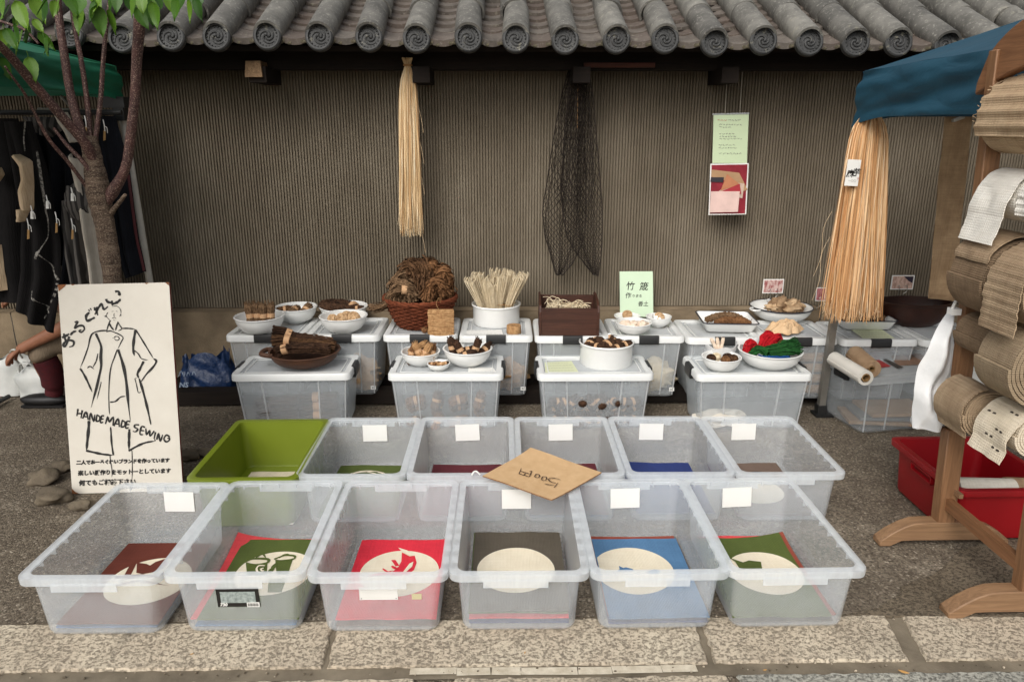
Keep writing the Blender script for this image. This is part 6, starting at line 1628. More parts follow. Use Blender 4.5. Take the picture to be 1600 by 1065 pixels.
limb('twig', [(25, 124), (18, 132), (10, 118), (12, 104)], [2.5, 2, 2, 1.5], BARKB, [-.1, -.1, -.1, -.1], 10); limb('twig', [(60, 68), (40, 48), (20, 40), (-10, 30)], [3.5, 4, 4, 4], BARKB, [-.2, -.2, -.2, -.2], 11)
# leaves
m_ = N('leaf_green'); v_ = m_.coords(); oi = m_.n('ObjectInfo'); f_ = m_.noise(v_, 40, 4)
col = m_.ramp(m_.math('ADD', m_.math('MULTIPLY', f_, .5), m_.math('MULTIPLY', oi.outputs['Random'], .5)), [(.25, S(54, 94, 28)), (.5, S(82, 126, 34)), (.75, S(122, 158, 50))])
p_ = m_.n('BsdfPrincipled', Roughness=.45); m_.l(col, p_.inputs['Base Color']); tl_ = m_.n('BsdfTranslucent'); m_.l(m_.mix(1, col, (1, 1, .5, 1), 'MULTIPLY'), tl_.inputs['Color'])
mx = m_.n('MixShader'); mx.inputs[0].default_value = .42; m_.l(p_.outputs[0], mx.inputs[1]); m_.l(tl_.outputs[0], mx.inputs[2]); LEAF = m_.done(mx.outputs[0])
leaf_me = []
for q in range(3):
    def lf(u, v, q=q):
        s = math.sin(math.pi * min(1, v * 1.02) ** .72) ** .85 * (1 - .3 * v) * (1 if v < .8 else max(.03, 1 - (v - .8) / .2 * .85)); w = .27 * s + .002
        x = (u - .5) * 2 * w; return (x * (1 + .05 * math.sin(v * 40)), .10 * (.4 + .3 * q) * math.sin(v * 2.4 + q) - .10 * abs(u - .5) * (1 - .2 * q) * 1.2, -v)
    b = B(); b.grid(lf, 6, 12, .004); b.tube([(0, 0, 0), (0, .01, .12), (0, .0, .2)], .010, 4)
    o = mk('leaf', b, LEAF, tree, 60, True); leaf_me.append(o.data); bpy.data.objects.remove(o)
lv = [(25, 2, 44), (50, -6, 40), (76, -14, 40), (74, -2, 36), (112, -16, 42), (128, -6, 34), (150, 8, 44), (146, 0, 34), (170, -12, 32), (172, 14, 36), (196, -6, 30), (206, -14, 36), (228, -4, 42), (236, 2, 38), (247, -8, 28), (276, -4, 32), (294, -2, 32), (302, -4, 34), (311, -12, 30), (212, 12, 34), (120, 6, 44), (124, 14, 34), (20, 26, 32), (32, 44, 40), (46, 52, 40), (68, 58, 42), (78, 60, 28), (8, 44, 34), (22, 36, 28), (44, 88, 38), (-2, 88, 36), (4, 46, 36), (12, 6, 32), (60, 50, 32), (36, 30, 30), (90, -10, 30), (100, -16, 36), (158, -12, 34), (182, -16, 32), (260, -10, 30), (218, -14, 36), (286, -14, 30), (140, -18, 34), (0, -8, 34), (-14, 20, 36), (52, 30, 24), (86, 0, 26), (300, -16, 30), (242, -16, 30), (16, 50, 34)]
lrot = [rnd.uniform(-.5, .5) for _ in lv]
for k, (x, y, L) in enumerate(lv):
    p = onY(x, y, TY - .22 + rnd.uniform(-.12, .12)) - tree.location; s = L * pxm * .95
    inst('leaf', leaf_me[k % 3], tree, p, (rnd.uniform(-.5, .35), lrot[k] + (.9 if k in (24, 25, 33) else 0) * -1, rnd.uniform(-.9, .9)), (s, s, s))
for k in range(90):                            # the rest of the crown, above the picture
    p = Vector((rnd.uniform(-2.7, -.9), TY + rnd.uniform(-.6, .4), rnd.uniform(2.0, 2.9))) - tree.location; s = rnd.uniform(.07, .11)
    inst('leaf', leaf_me[k % 3], tree, p, (rnd.uniform(-.6, .6), rnd.uniform(-.7, .7), rnd.uniform(-3, 3)), (s, s, s))

# ================================================================== SEWING SIGNBOARD
bl, br_ = onZ(113, 771, .0), onZ(286, 766, .0)
u = (br_ - bl).normalized(); nf = Vector((u.y, -u.x, 0)).normalized()      # towards the camera
hgt = .88; lean = R(10.5)
upv = (Vector((0, 0, 1)) * math.cos(lean) - nf * math.sin(lean)).normalized()
n_ = u.cross(upv).normalized(); n_ = n_ if n_.y < 0 else -n_
tlp, trp = onP(90, 445, bl, n_), onP(264, 441, bl, n_)
sb = thing('signboard', 'white sewing signboard with a brush drawing of a long coat, leaning on the tree', 'signboard', tuple(bl.lerp(br_, .5)))
BOARDW = plain('cream_painted_board', S(220, 214, 201), S(210, 203, 189), .6, 6, .12, 60)
REDEDGE = plain('red_painted_edge', S(132, 50, 42), S(96, 44, 36), .8, 20, .2)
vs4 = [bl, br_, trp, tlp]; b = B(); b.rings([[v - n_ * .014 for v in vs4], vs4], True, True)
o = mk('board', b, [REDEDGE, BOARDW], sb, 30); o.data.polygons[-1].material_index = 1; o.data.polygons[-2].material_index = 0
b = B(); CH = plain('bare_chipped_wood', S(150, 98, 62), S(110, 68, 44), .9, 50, .3)
for po in ([(90, 445), (104, 444), (101, 448), (96, 452), (92, 455)], [(110, 444.2), (118, 444), (114, 446)], [(226, 442), (232, 441.8), (229, 444)], [(258, 441.2), (264, 441), (264, 446)], [(113, 771), (112, 762), (118, 768), (124, 770.6)]): b = B(); poly_px(b, po, bl, n_, .0012); mk('chipped_edge', b, CH, sb)
fx = lambda x, y: (80 + x / 3.0409, 430 + y / 3.0429)
b = B()
coat = [(5, [(262, 262), (232, 264), (200, 274), (186, 296), (176, 340), (158, 392), (138, 440)]), (7, [(138, 442), (158, 474), (178, 515), (196, 556)]), (9, [(212, 276), (226, 306), (238, 340), (236, 390), (238, 430), (228, 480), (214, 540), (200, 590), (190, 628)]), (4, [(222, 372), (214, 408), (196, 440)]), (4, [(172, 440), (186, 432), (204, 446)]), (3, [(238, 508), (228, 548), (218, 588)]), (2, [(240, 508), (232, 506)]),
        (5, [(336, 252), (370, 252), (400, 256)]), (9, [(402, 258), (394, 300), (390, 350), (396, 384)]), (5, [(402, 258), (432, 306), (460, 352), (488, 398)]), (7, [(488, 396), (500, 408), (484, 436), (452, 470), (428, 505)]), (4, [(394, 356), (414, 372), (430, 396), (462, 402)]), (8, [(440, 408), (424, 440), (410, 468), (418, 490)]), (3, [(398, 490), (406, 520), (414, 556), (428, 552)]), (2.5, [(398, 490), (410, 486)]), (8, [(418, 490), (434, 540), (450, 600), (464, 660), (474, 710)]),
        (4, [(264, 264), (276, 224), (284, 214)]), (6, [(276, 226), (286, 246), (300, 262)]), (5, [(318, 222), (310, 246), (306, 262)]), (4, [(316, 220), (328, 240), (336, 254), (318, 264)]), (4, [(262, 268), (282, 264), (304, 272), (326, 282), (342, 296), (330, 322), (316, 352)]), (4, [(314, 352), (300, 392), (286, 430), (278, 480), (274, 560), (276, 640), (280, 662)]), (10, [(318, 352), (336, 404), (350, 460), (360, 530), (366, 600), (376, 688)]), (5, [(280, 602), (306, 598), (330, 578), (356, 574)]),
        (10, [(180, 690), (178, 730), (172, 790), (168, 832)]), (8, [(166, 832), (210, 842), (250, 850), (296, 854)]), (6, [(296, 854), (288, 800), (284, 740), (282, 718)]), (9, [(372, 730), (370, 780), (370, 832)]), (7, [(368, 834), (410, 810), (450, 794), (496, 786)]), (5, [(496, 786), (486, 770)]), (3, [(280, 856), (282, 880), (290, 930), (288, 960)]), (3, [(384, 832), (386, 900), (384, 980)]),
        (2, [(270, 176), (262, 190), (270, 204), (284, 216)]), (2, [(290, 148), (312, 146), (328, 160), (332, 180), (324, 196)]), (10, [(257, 192), (260, 198)]), (10, [(328, 188), (334, 191)]), (2, [(288, 172), (298, 170)]), (2, [(308, 170), (318, 172)]), (2, [(290, 204), (300, 200), (310, 206)]), (2, [(296, 212), (306, 214)]), (1.6, [(300, 180), (298, 192), (304, 194)]),
        (3, [(300, 296), (306, 290), (318, 291), (324, 300), (318, 308), (306, 307), (300, 298)]), (2, [(292, 298), (300, 298)])]
strokes_px(b, [(w / 3.04 * 1.35 + .15, p) for w, p in coat], 2, bl, n_, .0012, f=fx)
mk('coat_drawing', b, INK, sb)
b = B()
brush = [(9, [(52, 296), (66, 290), (86, 278)]), (8, [(60, 276), (66, 300), (76, 322)]), (8, [(86, 290), (78, 316), (66, 338), (58, 330), (70, 314), (92, 308), (108, 316), (104, 334), (86, 340)]), (8, [(92, 284), (104, 270), (120, 264)]),
         (7, [(112, 224), (126, 220), (116, 240), (112, 252), (132, 240), (152, 240), (158, 256), (144, 270), (134, 264), (144, 258)]), (9, [(182, 176), (166, 194), (172, 216), (196, 206), (208, 200)]), (5, [(178, 162), (184, 172)]), (5, [(186, 156), (192, 166)]),
         (7, [(204, 152), (214, 168), (222, 190)]), (6, [(204, 166), (222, 150), (212, 180), (206, 184)]), (8, [(214, 176), (228, 150), (240, 136), (246, 150), (252, 162), (270, 148)]), (9, [(262, 112), (266, 124), (284, 130), (292, 120)]), (9, [(286, 136), (306, 132), (322, 122), (330, 112)]), (8, [(304, 78), (318, 76), (328, 92), (316, 88)]), (6, [(288, 142), (300, 134)])]
strokes_px(b, [(w / 3.04 * 1.3, p) for w, p in brush], 3, bl, n_, .0013, f=fx, taper=.25); mk('brush_title', b, INK, sb)
b = B()
let = [[(128, 634), (122, 668)], [(148, 640), (142, 678)], [(124, 656), (148, 656)], [(150, 680), (166, 648), (176, 686)], [(156, 670), (174, 672)], [(182, 688), (188, 654), (202, 694), (208, 660)], [(214, 692), (218, 662)], [(216, 662), (232, 672), (228, 690), (212, 694)], [(252, 668), (240, 668), (234, 698), (248, 696)], [(237, 682), (250, 682)],
       [(258, 706), (270, 672), (276, 696), (296, 672), (294, 714)], [(298, 716), (318, 680), (324, 720)], [(304, 704), (322, 706)], [(332, 718), (338, 688)], [(336, 688), (352, 698), (348, 716), (330, 722)], [(376, 694), (360, 694), (354, 724), (370, 722)], [(358, 708), (372, 708)],
       [(418, 710), (398, 710), (398, 722), (412, 730), (402, 742), (388, 740)], [(446, 722), (430, 718), (422, 752), (438, 756)], [(427, 736), (442, 738)], [(450, 726), (454, 756), (468, 736), (470, 764), (490, 738)], [(496, 744), (490, 774)], [(502, 780), (510, 750), (518, 788), (530, 756)], [(564, 768), (548, 758), (536, 776), (546, 790), (560, 784), (562, 774), (552, 774)]]
strokes_px(b, let, 2.7, bl, n_, .0013, f=fx, taper=.2); mk('lettering', b, INK, sb)
for s, (x, y), sz, spc in (('二人であーるぐれいブランドを作っています', (120, 897), .0186, .97), ('楽しい服作りをモットーとしています', (128, 948), .0212, 1.03), ('何でもご相談下さい', (132, 996), .0242, 1.07)):
    text_on('small_lettering', s, sz, onP(*fx(x, y), bl, n_), u, upv, INK, sb, .00125, .1, 'LEFT', sp=spc)

# ================================================================== BAGS AND THE SEATED PERSON AT THE LEFT
BAGW = plain('white_carrier_plastic', S(214, 214, 208), S(190, 192, 188), .4, 8, .2, 24, .4, bdist=.01)
def carrier(label, pxc, pyb, wpx, hpx, seed, handles=True):
    p = onZ(pxc, pyb, 0); s = mpp(p); w, h = wpx * s, hpx * s
    t = thing('carrier_bag', label, 'bag', tuple(p))
    b = B(); rs = []
    for j in range(14):
        v = j / 13; ring = []
        for i in range(36):
            a = 2 * math.pi * i / 36; q = 1 + .16 * noise.noise(Vector((math.cos(a) * 1.7, math.sin(a) * 1.7, v * 2.4 + seed))) ; k_ = (.95 + .1 * math.sin(v * 2.5)) * (1 if v < .75 else 1 - .35 * (v - .75) / .25)
            ring.append(Vector((p.x + w / 2 * math.cos(a) * q * k_, p.y + .10 + w * .30 * math.sin(a) * q * k_ * (1 - .35 * v), .004 + h * v * (1 + .06 * math.sin(a * 3 + seed) * (v > .9)))))
        rs.append(ring)
    inn = [[c + (Vector((p.x, p.y + .10, c.z)) - c) * .04 for c in r_] for r_ in rs[::-1][:8]]
    b.rings(rs + inn, True, True); mk('bag_body', b, BAGW, t, 60)
    if handles:
        for sy in (.05, .15):
            b = B(); c = Vector((p.x, p.y + sy, h)); b.tube(spline([c + Vector((-w * .28, 0, -.01)), c + Vector((-w * .22, -.01, h * .22)), c + Vector((-w * .02, -.015, h * .26)), c + Vector((w * .12, 0, -.01))], 6), .008, 8, flat=.35); mk('handle', b, BAGW, t, 60)
    return t
carrier('white carrier bag standing beside the seated person at the left', 52, 630, 74, 50, 1)
carrier('crumpled white carrier bag at the far left behind the standing carrier bag', 2, 626, 46, 62, 4, False)
carrier('pale grey carrier bag rising behind the standing white carrier bag', 30, 605, 44, 46, 7)
# blue sack
p = onZ(318, 627, 0); s_ = mpp(p); BLUEB = plain('blue_bag_plastic', S(24, 52, 94), S(15, 36, 68), .4, 5, .5, 12, .45, bdist=.03)
t = thing('blue_bag', 'crumpled dark blue bag with faint white lettering between the signboard and the boxes', 'bag', tuple(p)); b = B()
def bagf(u, v):
    a = 2 * math.pi * u; sq = abs(math.cos(a)) ** .55 * (1 if math.cos(a) > 0 else -1), abs(math.sin(a)) ** .7 * (1 if math.sin(a) > 0 else -1)
    top = .212 + .022 * math.sin(u * 11) * .6
    return (p.x + sq[0] * (.155 - .02 * v) + .02 * noise.noise(Vector((math.cos(a) * 2, v * 3, 1))), p.y + .11 + sq[1] * (.095 - .07 * v) + .035 * noise.noise(Vector((math.cos(a) * 3 + v * 3, v * 2.5, 4))), .005 + top * v + (.02 * math.sin(7 * a) + (.03 if math.cos(a) > .5 else 0)) * v ** 3)
b.grid(bagf, 60, 22, .003); mk('bag_body', b, BLUEB, t, 60)
FADE = plain('faded_white_print', S(150, 162, 176), S(110, 126, 146), .6, 60, 0)
q = onY(283, 602, p.y + .005); q.y = p.y - .012
me = text_mesh('NS', .040, .001, .25, 'LEFT')
for v in me.vertices: v.co = Vector((q.x + v.co.x - t.location.x, q.y - t.location.y - .012, q.z + v.co.y - t.location.z))
me.materials.clear(); me.materials.append(FADE); o = bpy.data.objects.new('lettering', me); COL.objects.link(o); o.parent = t
b = B(); strokes_px(b, [[(279, 588), (283, 579), (287, 588)], [(288, 588), (289, 580)], [(292, 587), (294, 581), (297, 587)], [(300, 586), (303, 580), (306, 586)]], 1.2, Vector((q.x, q.y - .012, q.z)), Vector((0, -1, 0)), .001, taper=.3); mk('small_lettering', b, FADE, t)

# person: one skinned body, seated low, leaning forward, forearm resting on the knee
def skin_body(name, verts, edges, radii, mat, parent, root=0, sub=2):
    me = bpy.data.meshes.new(name); off = wloc(parent); me.from_pydata([Vector(v) - off for v in verts], edges, [])
    o = bpy.data.objects.new(name, me); COL.objects.link(o); o.parent = parent; me.materials.append(mat)
    md = o.modifiers.new('skin', 'SKIN'); 
    if not me.skin_vertices: 
        bpy.context.view_layer.objects.active = o
        me.attributes
    sv_ = me.skin_vertices[0].data
    for i, r in enumerate(radii): sv_[i].radius = (r, r) if not isinstance(r, tuple) else r; sv_[i].use_root = (i == root)
    md.use_smooth_shade = True
    sb_ = o.modifiers.new('sub', 'SUBSURF'); sb_.levels = sb_.render_levels = sub
    return o
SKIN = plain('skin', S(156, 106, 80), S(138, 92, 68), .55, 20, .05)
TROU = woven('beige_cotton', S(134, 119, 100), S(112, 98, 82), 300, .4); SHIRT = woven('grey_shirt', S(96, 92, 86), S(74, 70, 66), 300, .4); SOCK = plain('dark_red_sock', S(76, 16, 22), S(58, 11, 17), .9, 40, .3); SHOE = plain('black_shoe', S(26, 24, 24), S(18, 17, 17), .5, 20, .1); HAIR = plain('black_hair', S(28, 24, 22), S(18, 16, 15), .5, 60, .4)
PYr = 3.72
pe = thing('person', 'person in beige trousers and dark red socks seated behind the signboard, hand on the knee', 'person', (onY(150, 600, PYr).x, PYr, 0))
knee = onY(58, 549, PYr - .06); hip = onY(150, 545, PYr + .06); hip.z = .42; ank = onY(88, 622, PYr - .02); ank.z = .10
knee2 = knee + Vector((.10, .22, .02)); hip2 = hip + Vector((.0, .16, 0)); ank2 = ank + Vector((.08, .24, 0))
pel = (hip + hip2) / 2 + Vector((.03, 0, .02)); chest = pel + Vector((-.13, 0, .36)); neck = chest + Vector((-.07, 0, .15)); head = neck + Vector((-.06, 0, .13)); sh1 = chest + Vector((-.01, -.17, .06)); sh2 = chest + Vector((-.01, .17, .06))
el = onY(112, 505, PYr - .12); wr = onY(40, 541, PYr - .13); hd = onY(27, 549, PYr - .13)
el2 = sh2 + Vector((-.12, .02, -.24)); wr2 = el2 + Vector((-.2, -.08, -.06)); hd2 = wr2 + Vector((-.07, -.01, -.02))
V = [pel, pel.lerp(chest, .5), chest, neck, head + Vector((0, 0, -.03)), sh1, el, wr, hd, sh2, el2, wr2, hd2, hip, knee, ank, hip2, knee2, ank2, ank + Vector((-.03, 0, -.05)), ank2 + Vector((-.03, 0, -.05))]
E = [(0, 1), (1, 2), (2, 3), (3, 4), (2, 5), (5, 6), (6, 7), (7, 8), (2, 9), (9, 10), (10, 11), (11, 12), (0, 13), (13, 14), (14, 15), (15, 19), (0, 16), (16, 17), (17, 18), (18, 20)]
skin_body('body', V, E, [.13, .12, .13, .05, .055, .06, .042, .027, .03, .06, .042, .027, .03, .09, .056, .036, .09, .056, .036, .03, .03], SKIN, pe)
b = B(); b.blob(tuple(head + Vector((-.01, 0, .02))), (.088, .075, .112), 24, 18, .06, 2, 3); b.blob(tuple(head + Vector((-.10, 0, .005))), (.02, .012, .018), 10, 8, 0)
for sy in (-1, 1): b.blob(tuple(head + Vector((-.0, sy * .076, .005))), (.018, .012, .028), 10, 8, 0)
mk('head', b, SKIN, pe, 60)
b = B()
for sy in (-1, 1): b.blob(tuple(head + Vector((-.082, sy * .03, .03))), (.008, .012, .006), 8, 6, 0)
b.box(tuple(head + Vector((-.088, 0, -.04))), (.008, .04, .006)); mk('face_features', b, HAIR, pe, 60)
b = B(); b.blob(tuple(head + Vector((.012, 0, .045))), (.098, .086, .105), 24, 18, .12, 4, 5); mk('hair', b, HAIR, pe, 60)
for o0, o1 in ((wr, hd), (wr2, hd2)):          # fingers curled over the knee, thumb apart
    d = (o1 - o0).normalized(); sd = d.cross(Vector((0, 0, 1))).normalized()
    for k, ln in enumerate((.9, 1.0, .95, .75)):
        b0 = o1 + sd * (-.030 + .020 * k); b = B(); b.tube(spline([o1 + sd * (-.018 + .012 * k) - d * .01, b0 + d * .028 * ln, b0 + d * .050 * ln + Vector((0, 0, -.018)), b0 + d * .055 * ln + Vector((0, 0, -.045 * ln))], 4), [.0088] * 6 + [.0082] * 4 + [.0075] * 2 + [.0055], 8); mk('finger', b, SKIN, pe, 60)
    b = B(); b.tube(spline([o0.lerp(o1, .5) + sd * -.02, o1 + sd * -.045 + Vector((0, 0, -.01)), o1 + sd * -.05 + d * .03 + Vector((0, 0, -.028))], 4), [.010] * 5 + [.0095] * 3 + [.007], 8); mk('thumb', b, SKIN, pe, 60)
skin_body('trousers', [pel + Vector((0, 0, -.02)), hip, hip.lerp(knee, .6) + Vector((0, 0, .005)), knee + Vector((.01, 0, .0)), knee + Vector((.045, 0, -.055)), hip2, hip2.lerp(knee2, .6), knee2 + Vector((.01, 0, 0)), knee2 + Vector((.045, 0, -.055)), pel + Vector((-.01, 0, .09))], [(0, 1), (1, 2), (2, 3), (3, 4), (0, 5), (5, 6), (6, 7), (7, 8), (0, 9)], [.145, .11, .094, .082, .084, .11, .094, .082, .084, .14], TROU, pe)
for a, k in ((ank, knee), (ank2, knee2)):
    b = B(); kk = k + Vector((.03, 0, -.04)); b.tube(spline([kk, kk.lerp(a, .4) + Vector((.012, 0, 0)), a + Vector((0, 0, .01)), a + Vector((-.01, 0, -.035))], 5), [.058] * 5 + [.056] * 5 + [.043] * 4 + [.041] * 2, 18); mk('sock', b, SOCK, pe, 60)
    b = B(); b.blob(tuple(a + Vector((-.065, 0, -.062))), (.125, .043, .034), 22, 14, .08, 2, 2); b.box(tuple(a + Vector((-.06, 0, -.090))), (.22, .075, .012)); mk('shoe', b, SHOE, pe, 60)
skin_body('shirt', [pel + Vector((0, 0, .06)), pel.lerp(chest, .5), chest, sh1, sh1.lerp(el, .6), sh2, sh2.lerp(el2, .6), chest.lerp(neck, .55)], [(0, 1), (1, 2), (2, 3), (3, 4), (2, 5), (5, 6), (2, 7)], [.145, .138, .148, .082, .066, .082, .066, .075], SHIRT, pe)
st = thing('stool', 'low dark stool under the seated person behind the signboard', 'stool', (pel.x, pel.y, 0))
b = B(); b.box((pel.x + .02, pel.y, .27), (.30, .34, .035)); mk('seat', b, DARKWOOD, st)
for sx in (-1, 1):
    for sy in (-1, 1): b = B(); b.tube([(pel.x + .02 + sx * .13, pel.y + sy * .15, 0), (pel.x + .02 + sx * .11, pel.y + sy * .12, .255)], .016, 8); mk('leg', b, DARKWOOD, st)

# ================================================================== WOODEN DISPLAY STAND WITH ROLLS, RED TRAY, WHITE BAG
PINE = mat_wood('oiled_pine', S(146, 108, 76), S(110, 78, 53), 2, .5, .35); PINEX = mat_wood('oiled_pine_foot', S(148, 116, 86), S(114, 86, 62), 0, .55, .3); PINEY = mat_wood('oiled_pine_rail', S(144, 102, 70), S(106, 72, 47), 1, .5, .35)
Ya, Yb_ = 2.30, 1.90
stand = thing('display_stand', 'tall oiled wooden stand with arched feet carrying rolls of woven cloth', 'stand', (1.62, 2.1, 0))
fa, fb = onY(1376, 849, Ya - .03), onY(1484, 962, Yb_ - .03)
xa = onY(1477, 800, Ya).x
xtop = onY(1560, 95, Ya).x; ztop = onY(1556, 78, Ya).z
xbase = xa
xa = (xa + xtop) / 2
xb = xa
lean_x = (xtop - xbase) / ztop
def footp(x0, xc, Y, ht):
    hw = xc - x0; pr = []
    for k in range(13):
        u_ = -1 + k / 6; x = xc + u_ * hw
        e = abs(u_); z = ht if e < .42 else ht * (1 - ((e - .42) / .58) ** 1.7 * .78)
        pr.append((x, z))
    lo = []
    for k in range(13):
        u_ = 1 - k / 6; e = abs(u_); lo.append((xc + u_ * hw, 0 if e > .74 else (.022 if e < .66 else .022 * (.74 - e) / .08)))
    ring = pr + lo
    b = B(); b.rings([[Vector((x, Y + s, z)) for x, z in ring] for s in (-.026, .026)], True, True); o = mk('foot', b, PINEX, stand, 30); o.modifiers.new('bevel', 'BEVEL').width = .003
footp(fa.x, xbase, Ya, .092); footp(fb.x - .0, xbase + .02, Yb_, .092)
def lean_post(b, w, d, x0, Y, z0, z1):
    rs = []
    for z in (z0, z1):
        x = x0 + lean_x * z; rs.append([Vector((x - w / 2, Y - d / 2, z)), Vector((x + w / 2, Y - d / 2, z)), Vector((x + w / 2, Y + d / 2, z)), Vector((x - w / 2, Y + d / 2, z))])
    b.rings(rs, True, True)
for x, Y, z1 in ((xbase, Ya, ztop), (xbase + .02, Yb_, ztop)):
    b = B(); lean_post(b, .062, .046, x, Y, .085, .44); o = mk('post', b, PINE, stand, 30); o.modifiers.new('bevel', 'BEVEL').width = .003
    b = B(); lean_post(b, .052, .040, x + .004, Y, .44, z1); o = mk('post', b, PINE, stand, 30); o.modifiers.new('bevel', 'BEVEL').width = .003
    b = B(); b.box((x + .008, Y - .03, .21), (.014, .05, .016)); mk('peg', b, PINEX, stand, 30)
# low stretcher and arched crest
b = B(); b.box((xbase + lean_x * .165, (Ya + Yb_) / 2, .165), (.022, Ya - Yb_ - .02, .042), mat=Matrix.Rotation(R(0), 3, 'X')); mk('stretcher', b, PINEY, stand, 30)
b = B(); pr = []; n = 16
for k in range(n + 1):
    u_ = k / n; y = Ya + .07 - (Ya - Yb_ + .14) * u_; pr.append((y, ztop - .09 + .18 * math.sin(u_ * math.pi) ** .5))
lo = [(Ya + .07 - (Ya - Yb_ + .14) * (1 - k / n), ztop - .125 + .075 * math.sin(k / n * math.pi)) for k in range(n + 1)]
ring = pr + lo; b.rings([[Vector((x, y, z)) for y, z in ring] for x in (xtop - .012, xtop + .022)], True, True); o = mk('arched_crest', b, PINEY, stand, 30); o.modifiers.new('bevel', 'BEVEL').width = .004
rods = []
def jute(name, c1, c2, k=300, b=.8): return woven(name, S(*c1), S(*c2), k, b, axes=(1, 2))
J1 = jute('tan_jute', (178, 156, 128), (136, 114, 90)); J2m = jute('umber_jute', (144, 122, 98), (102, 84, 65)); J3 = jute('grey_jute', (164, 146, 120), (130, 112, 90)); WC = jute('white_weave', (236, 232, 222), (214, 208, 196), 260, .5); SND = jute('sandy_weave', (196, 172, 140), (158, 132, 104), 300, .7); PATT = jute('slub_white_weave', (226, 214, 192), (196, 182, 158), 260, .6)
def hang_sheet(name, parent, cx, Y0, Y1, cz, r, a0, a1, drop, mat, th=.003, ribs=0, ragged=.004, seed=0, flare=0):
    """the loose end of a roll: follows the roll from angle a0 to a1 (degrees, 90 = top, 180 = left) then hangs down"""
    arc = R(abs(a1 - a0)) * r; tot = arc + drop
    def f(u, v):
        s = v * tot; y = Y0 + (Y1 - Y0) * u + ragged * noise.noise(Vector((v * 12, u * 3 > 1.5, seed)))
        if s < arc: a = R(a0) + (R(a1) - R(a0)) * s / arc; p = Vector((cx + r * math.cos(a), y, cz + r * math.sin(a)))
        else:
            a = R(a1); t_ = Vector((-math.sin(a), 0, math.cos(a))) * (1 if a1 > a0 else -1); d = s - arc; g_ = Vector((0, 0, -1)); k_ = min(1, d / .08)
            p = Vector((cx + r * math.cos(a), y, cz + r * math.sin(a))) + (t_ * (1 - k_) + g_ * k_).normalized() * d + Vector((-flare * d + .006 * noise.noise(Vector((u * 3, v * 5, seed))), 0, 0))
        if ribs:
            q = .5 + .5 * math.sin(s / tot * ribs * 6.283); p += (p - Vector((cx, p.y, cz))).normalized() * (.0075 if ribs < 10 else .003) * q ** 2
        return p
    b = B(); b.grid(f, 14, 70, th); return mk(name, b, mat, parent, 60)
def roll_at(label, px, py, rpx, Y0, Y1, mat, core=None, hole=.25, turns=5, name='fabric_roll', group='cloth rolls on the wooden stand'):
    c = onY(px, py, (Y0 + Y1) / 2); r = rpx * mpp(c)
    t = cloth_roll(label, (c.x, Y0, c.z), (c.x, Y1, c.z), r, mat, core, hole, group, name, turns)
    return t, c, r
xm = xa + .012
def rod(z): 
    b = B(); b.tube([(xm, Ya + .03, z), (xm, Yb_ - .03, z)], .010, 10); mk('rod', b, PINEX, stand, 40)
YB0, YB1, YF0, YF1 = Ya - .035, Ya - .20, Ya - .215, Yb_ + .03
def level(py, items):
    pass
# from the top: sandy ridged cloth
def lev_z(py): return onY(1580, py, 2.15).z
z = lev_z(184); rod(z); r = .112
t = cloth_roll('sandy roll with raised ridges, uppermost on the wooden stand', (xm, YB0, z), (xm, YF1 + .06, z), r - .006, SND, None, .5, 'cloth rolls on the wooden stand', turns=3)
hang_sheet('loose_end', t, xm, YB0 - .004, YF1 + .10, z, r + .002, 30, 188, .035, SND, ribs=9, ragged=.012, seed=2)
b = B()
for k in range(26):
    v = k / 25; a = R(60 + 130 * v); p = Vector((xm + (r + .006) * math.cos(a), YB0, z + (r + .006) * math.sin(a))); b.tube([p, p + Vector((rnd.uniform(-.008, .003), rnd.uniform(.002, .011), rnd.uniform(-.005, .006)))], rnd.uniform(.0008, .002), 4)
mk('fringe', b, SND, t, 40)
z = lev_z(308); rod(z); r = .072
t = cloth_roll('white cloth roll with a long loose end, second level of the wooden stand', (xm, YB0, z), (xm, YB1, z), r, WC, COREM, .3, 'cloth rolls on the wooden stand', turns=5)
hang_sheet('loose_end', t, xm, YB0 - .004, YB1 + .002, z, r + .003, 60, 160, .16, WC, seed=3, flare=.25)
t = cloth_roll('ribbed white cloth roll in front of the other white roll on the wooden stand', (xm, YF0, z), (xm, YF1, z), r * .95, WC, COREM, .3, 'cloth rolls on the wooden stand', turns=5)
hang_sheet('loose_end', t, xm, YF0 - .004, YF1, z, r * .95 + .003, 60, 175, .05, WC, ribs=10, seed=4)
z = lev_z(434); rod(z); r = .128
t = cloth_roll('large tan jute roll, rear one of the third level of the wooden stand', (xm, YB0, z), (xm, YB1, z), r, J2m, COREM, .18, 'cloth rolls on the wooden stand', turns=9)
hang_sheet('loose_end', t, xm, YB0 - .004, YB1 + .003, z, r + .003, 70, 138, .04, J1, seed=5)
t = cloth_roll('large slubbed jute roll with a torn hanging end, front one of the third level', (xm, YF0, z), (xm, YF1, z), r * .9, J1, COREM, .18, 'cloth rolls on the wooden stand', turns=8)
hang_sheet('loose_end', t, xm, YF0 - .004, YF1, z, r * .9 + .003, 70, 178, .13, J1, ribs=14, seed=6)
z = lev_z(540); rod(z)
t = cloth_roll('dark umber jute roll, rear one of the fourth level of the wooden stand', (xm - .01, YB0, z + .02), (xm - .01, YB1, z + .02), .066, J2m, COREM, .25, 'cloth rolls on the wooden stand', turns=6)
t = cloth_roll('wide grey tan roll bulging at the right edge, front one of the fourth level', (xm + .01, YF0, z - .005), (xm + .01, YF1, z - .005), .125, J3, COREM, .18, 'cloth rolls on the wooden stand', turns=9)
z = lev_z(662); rod(z)
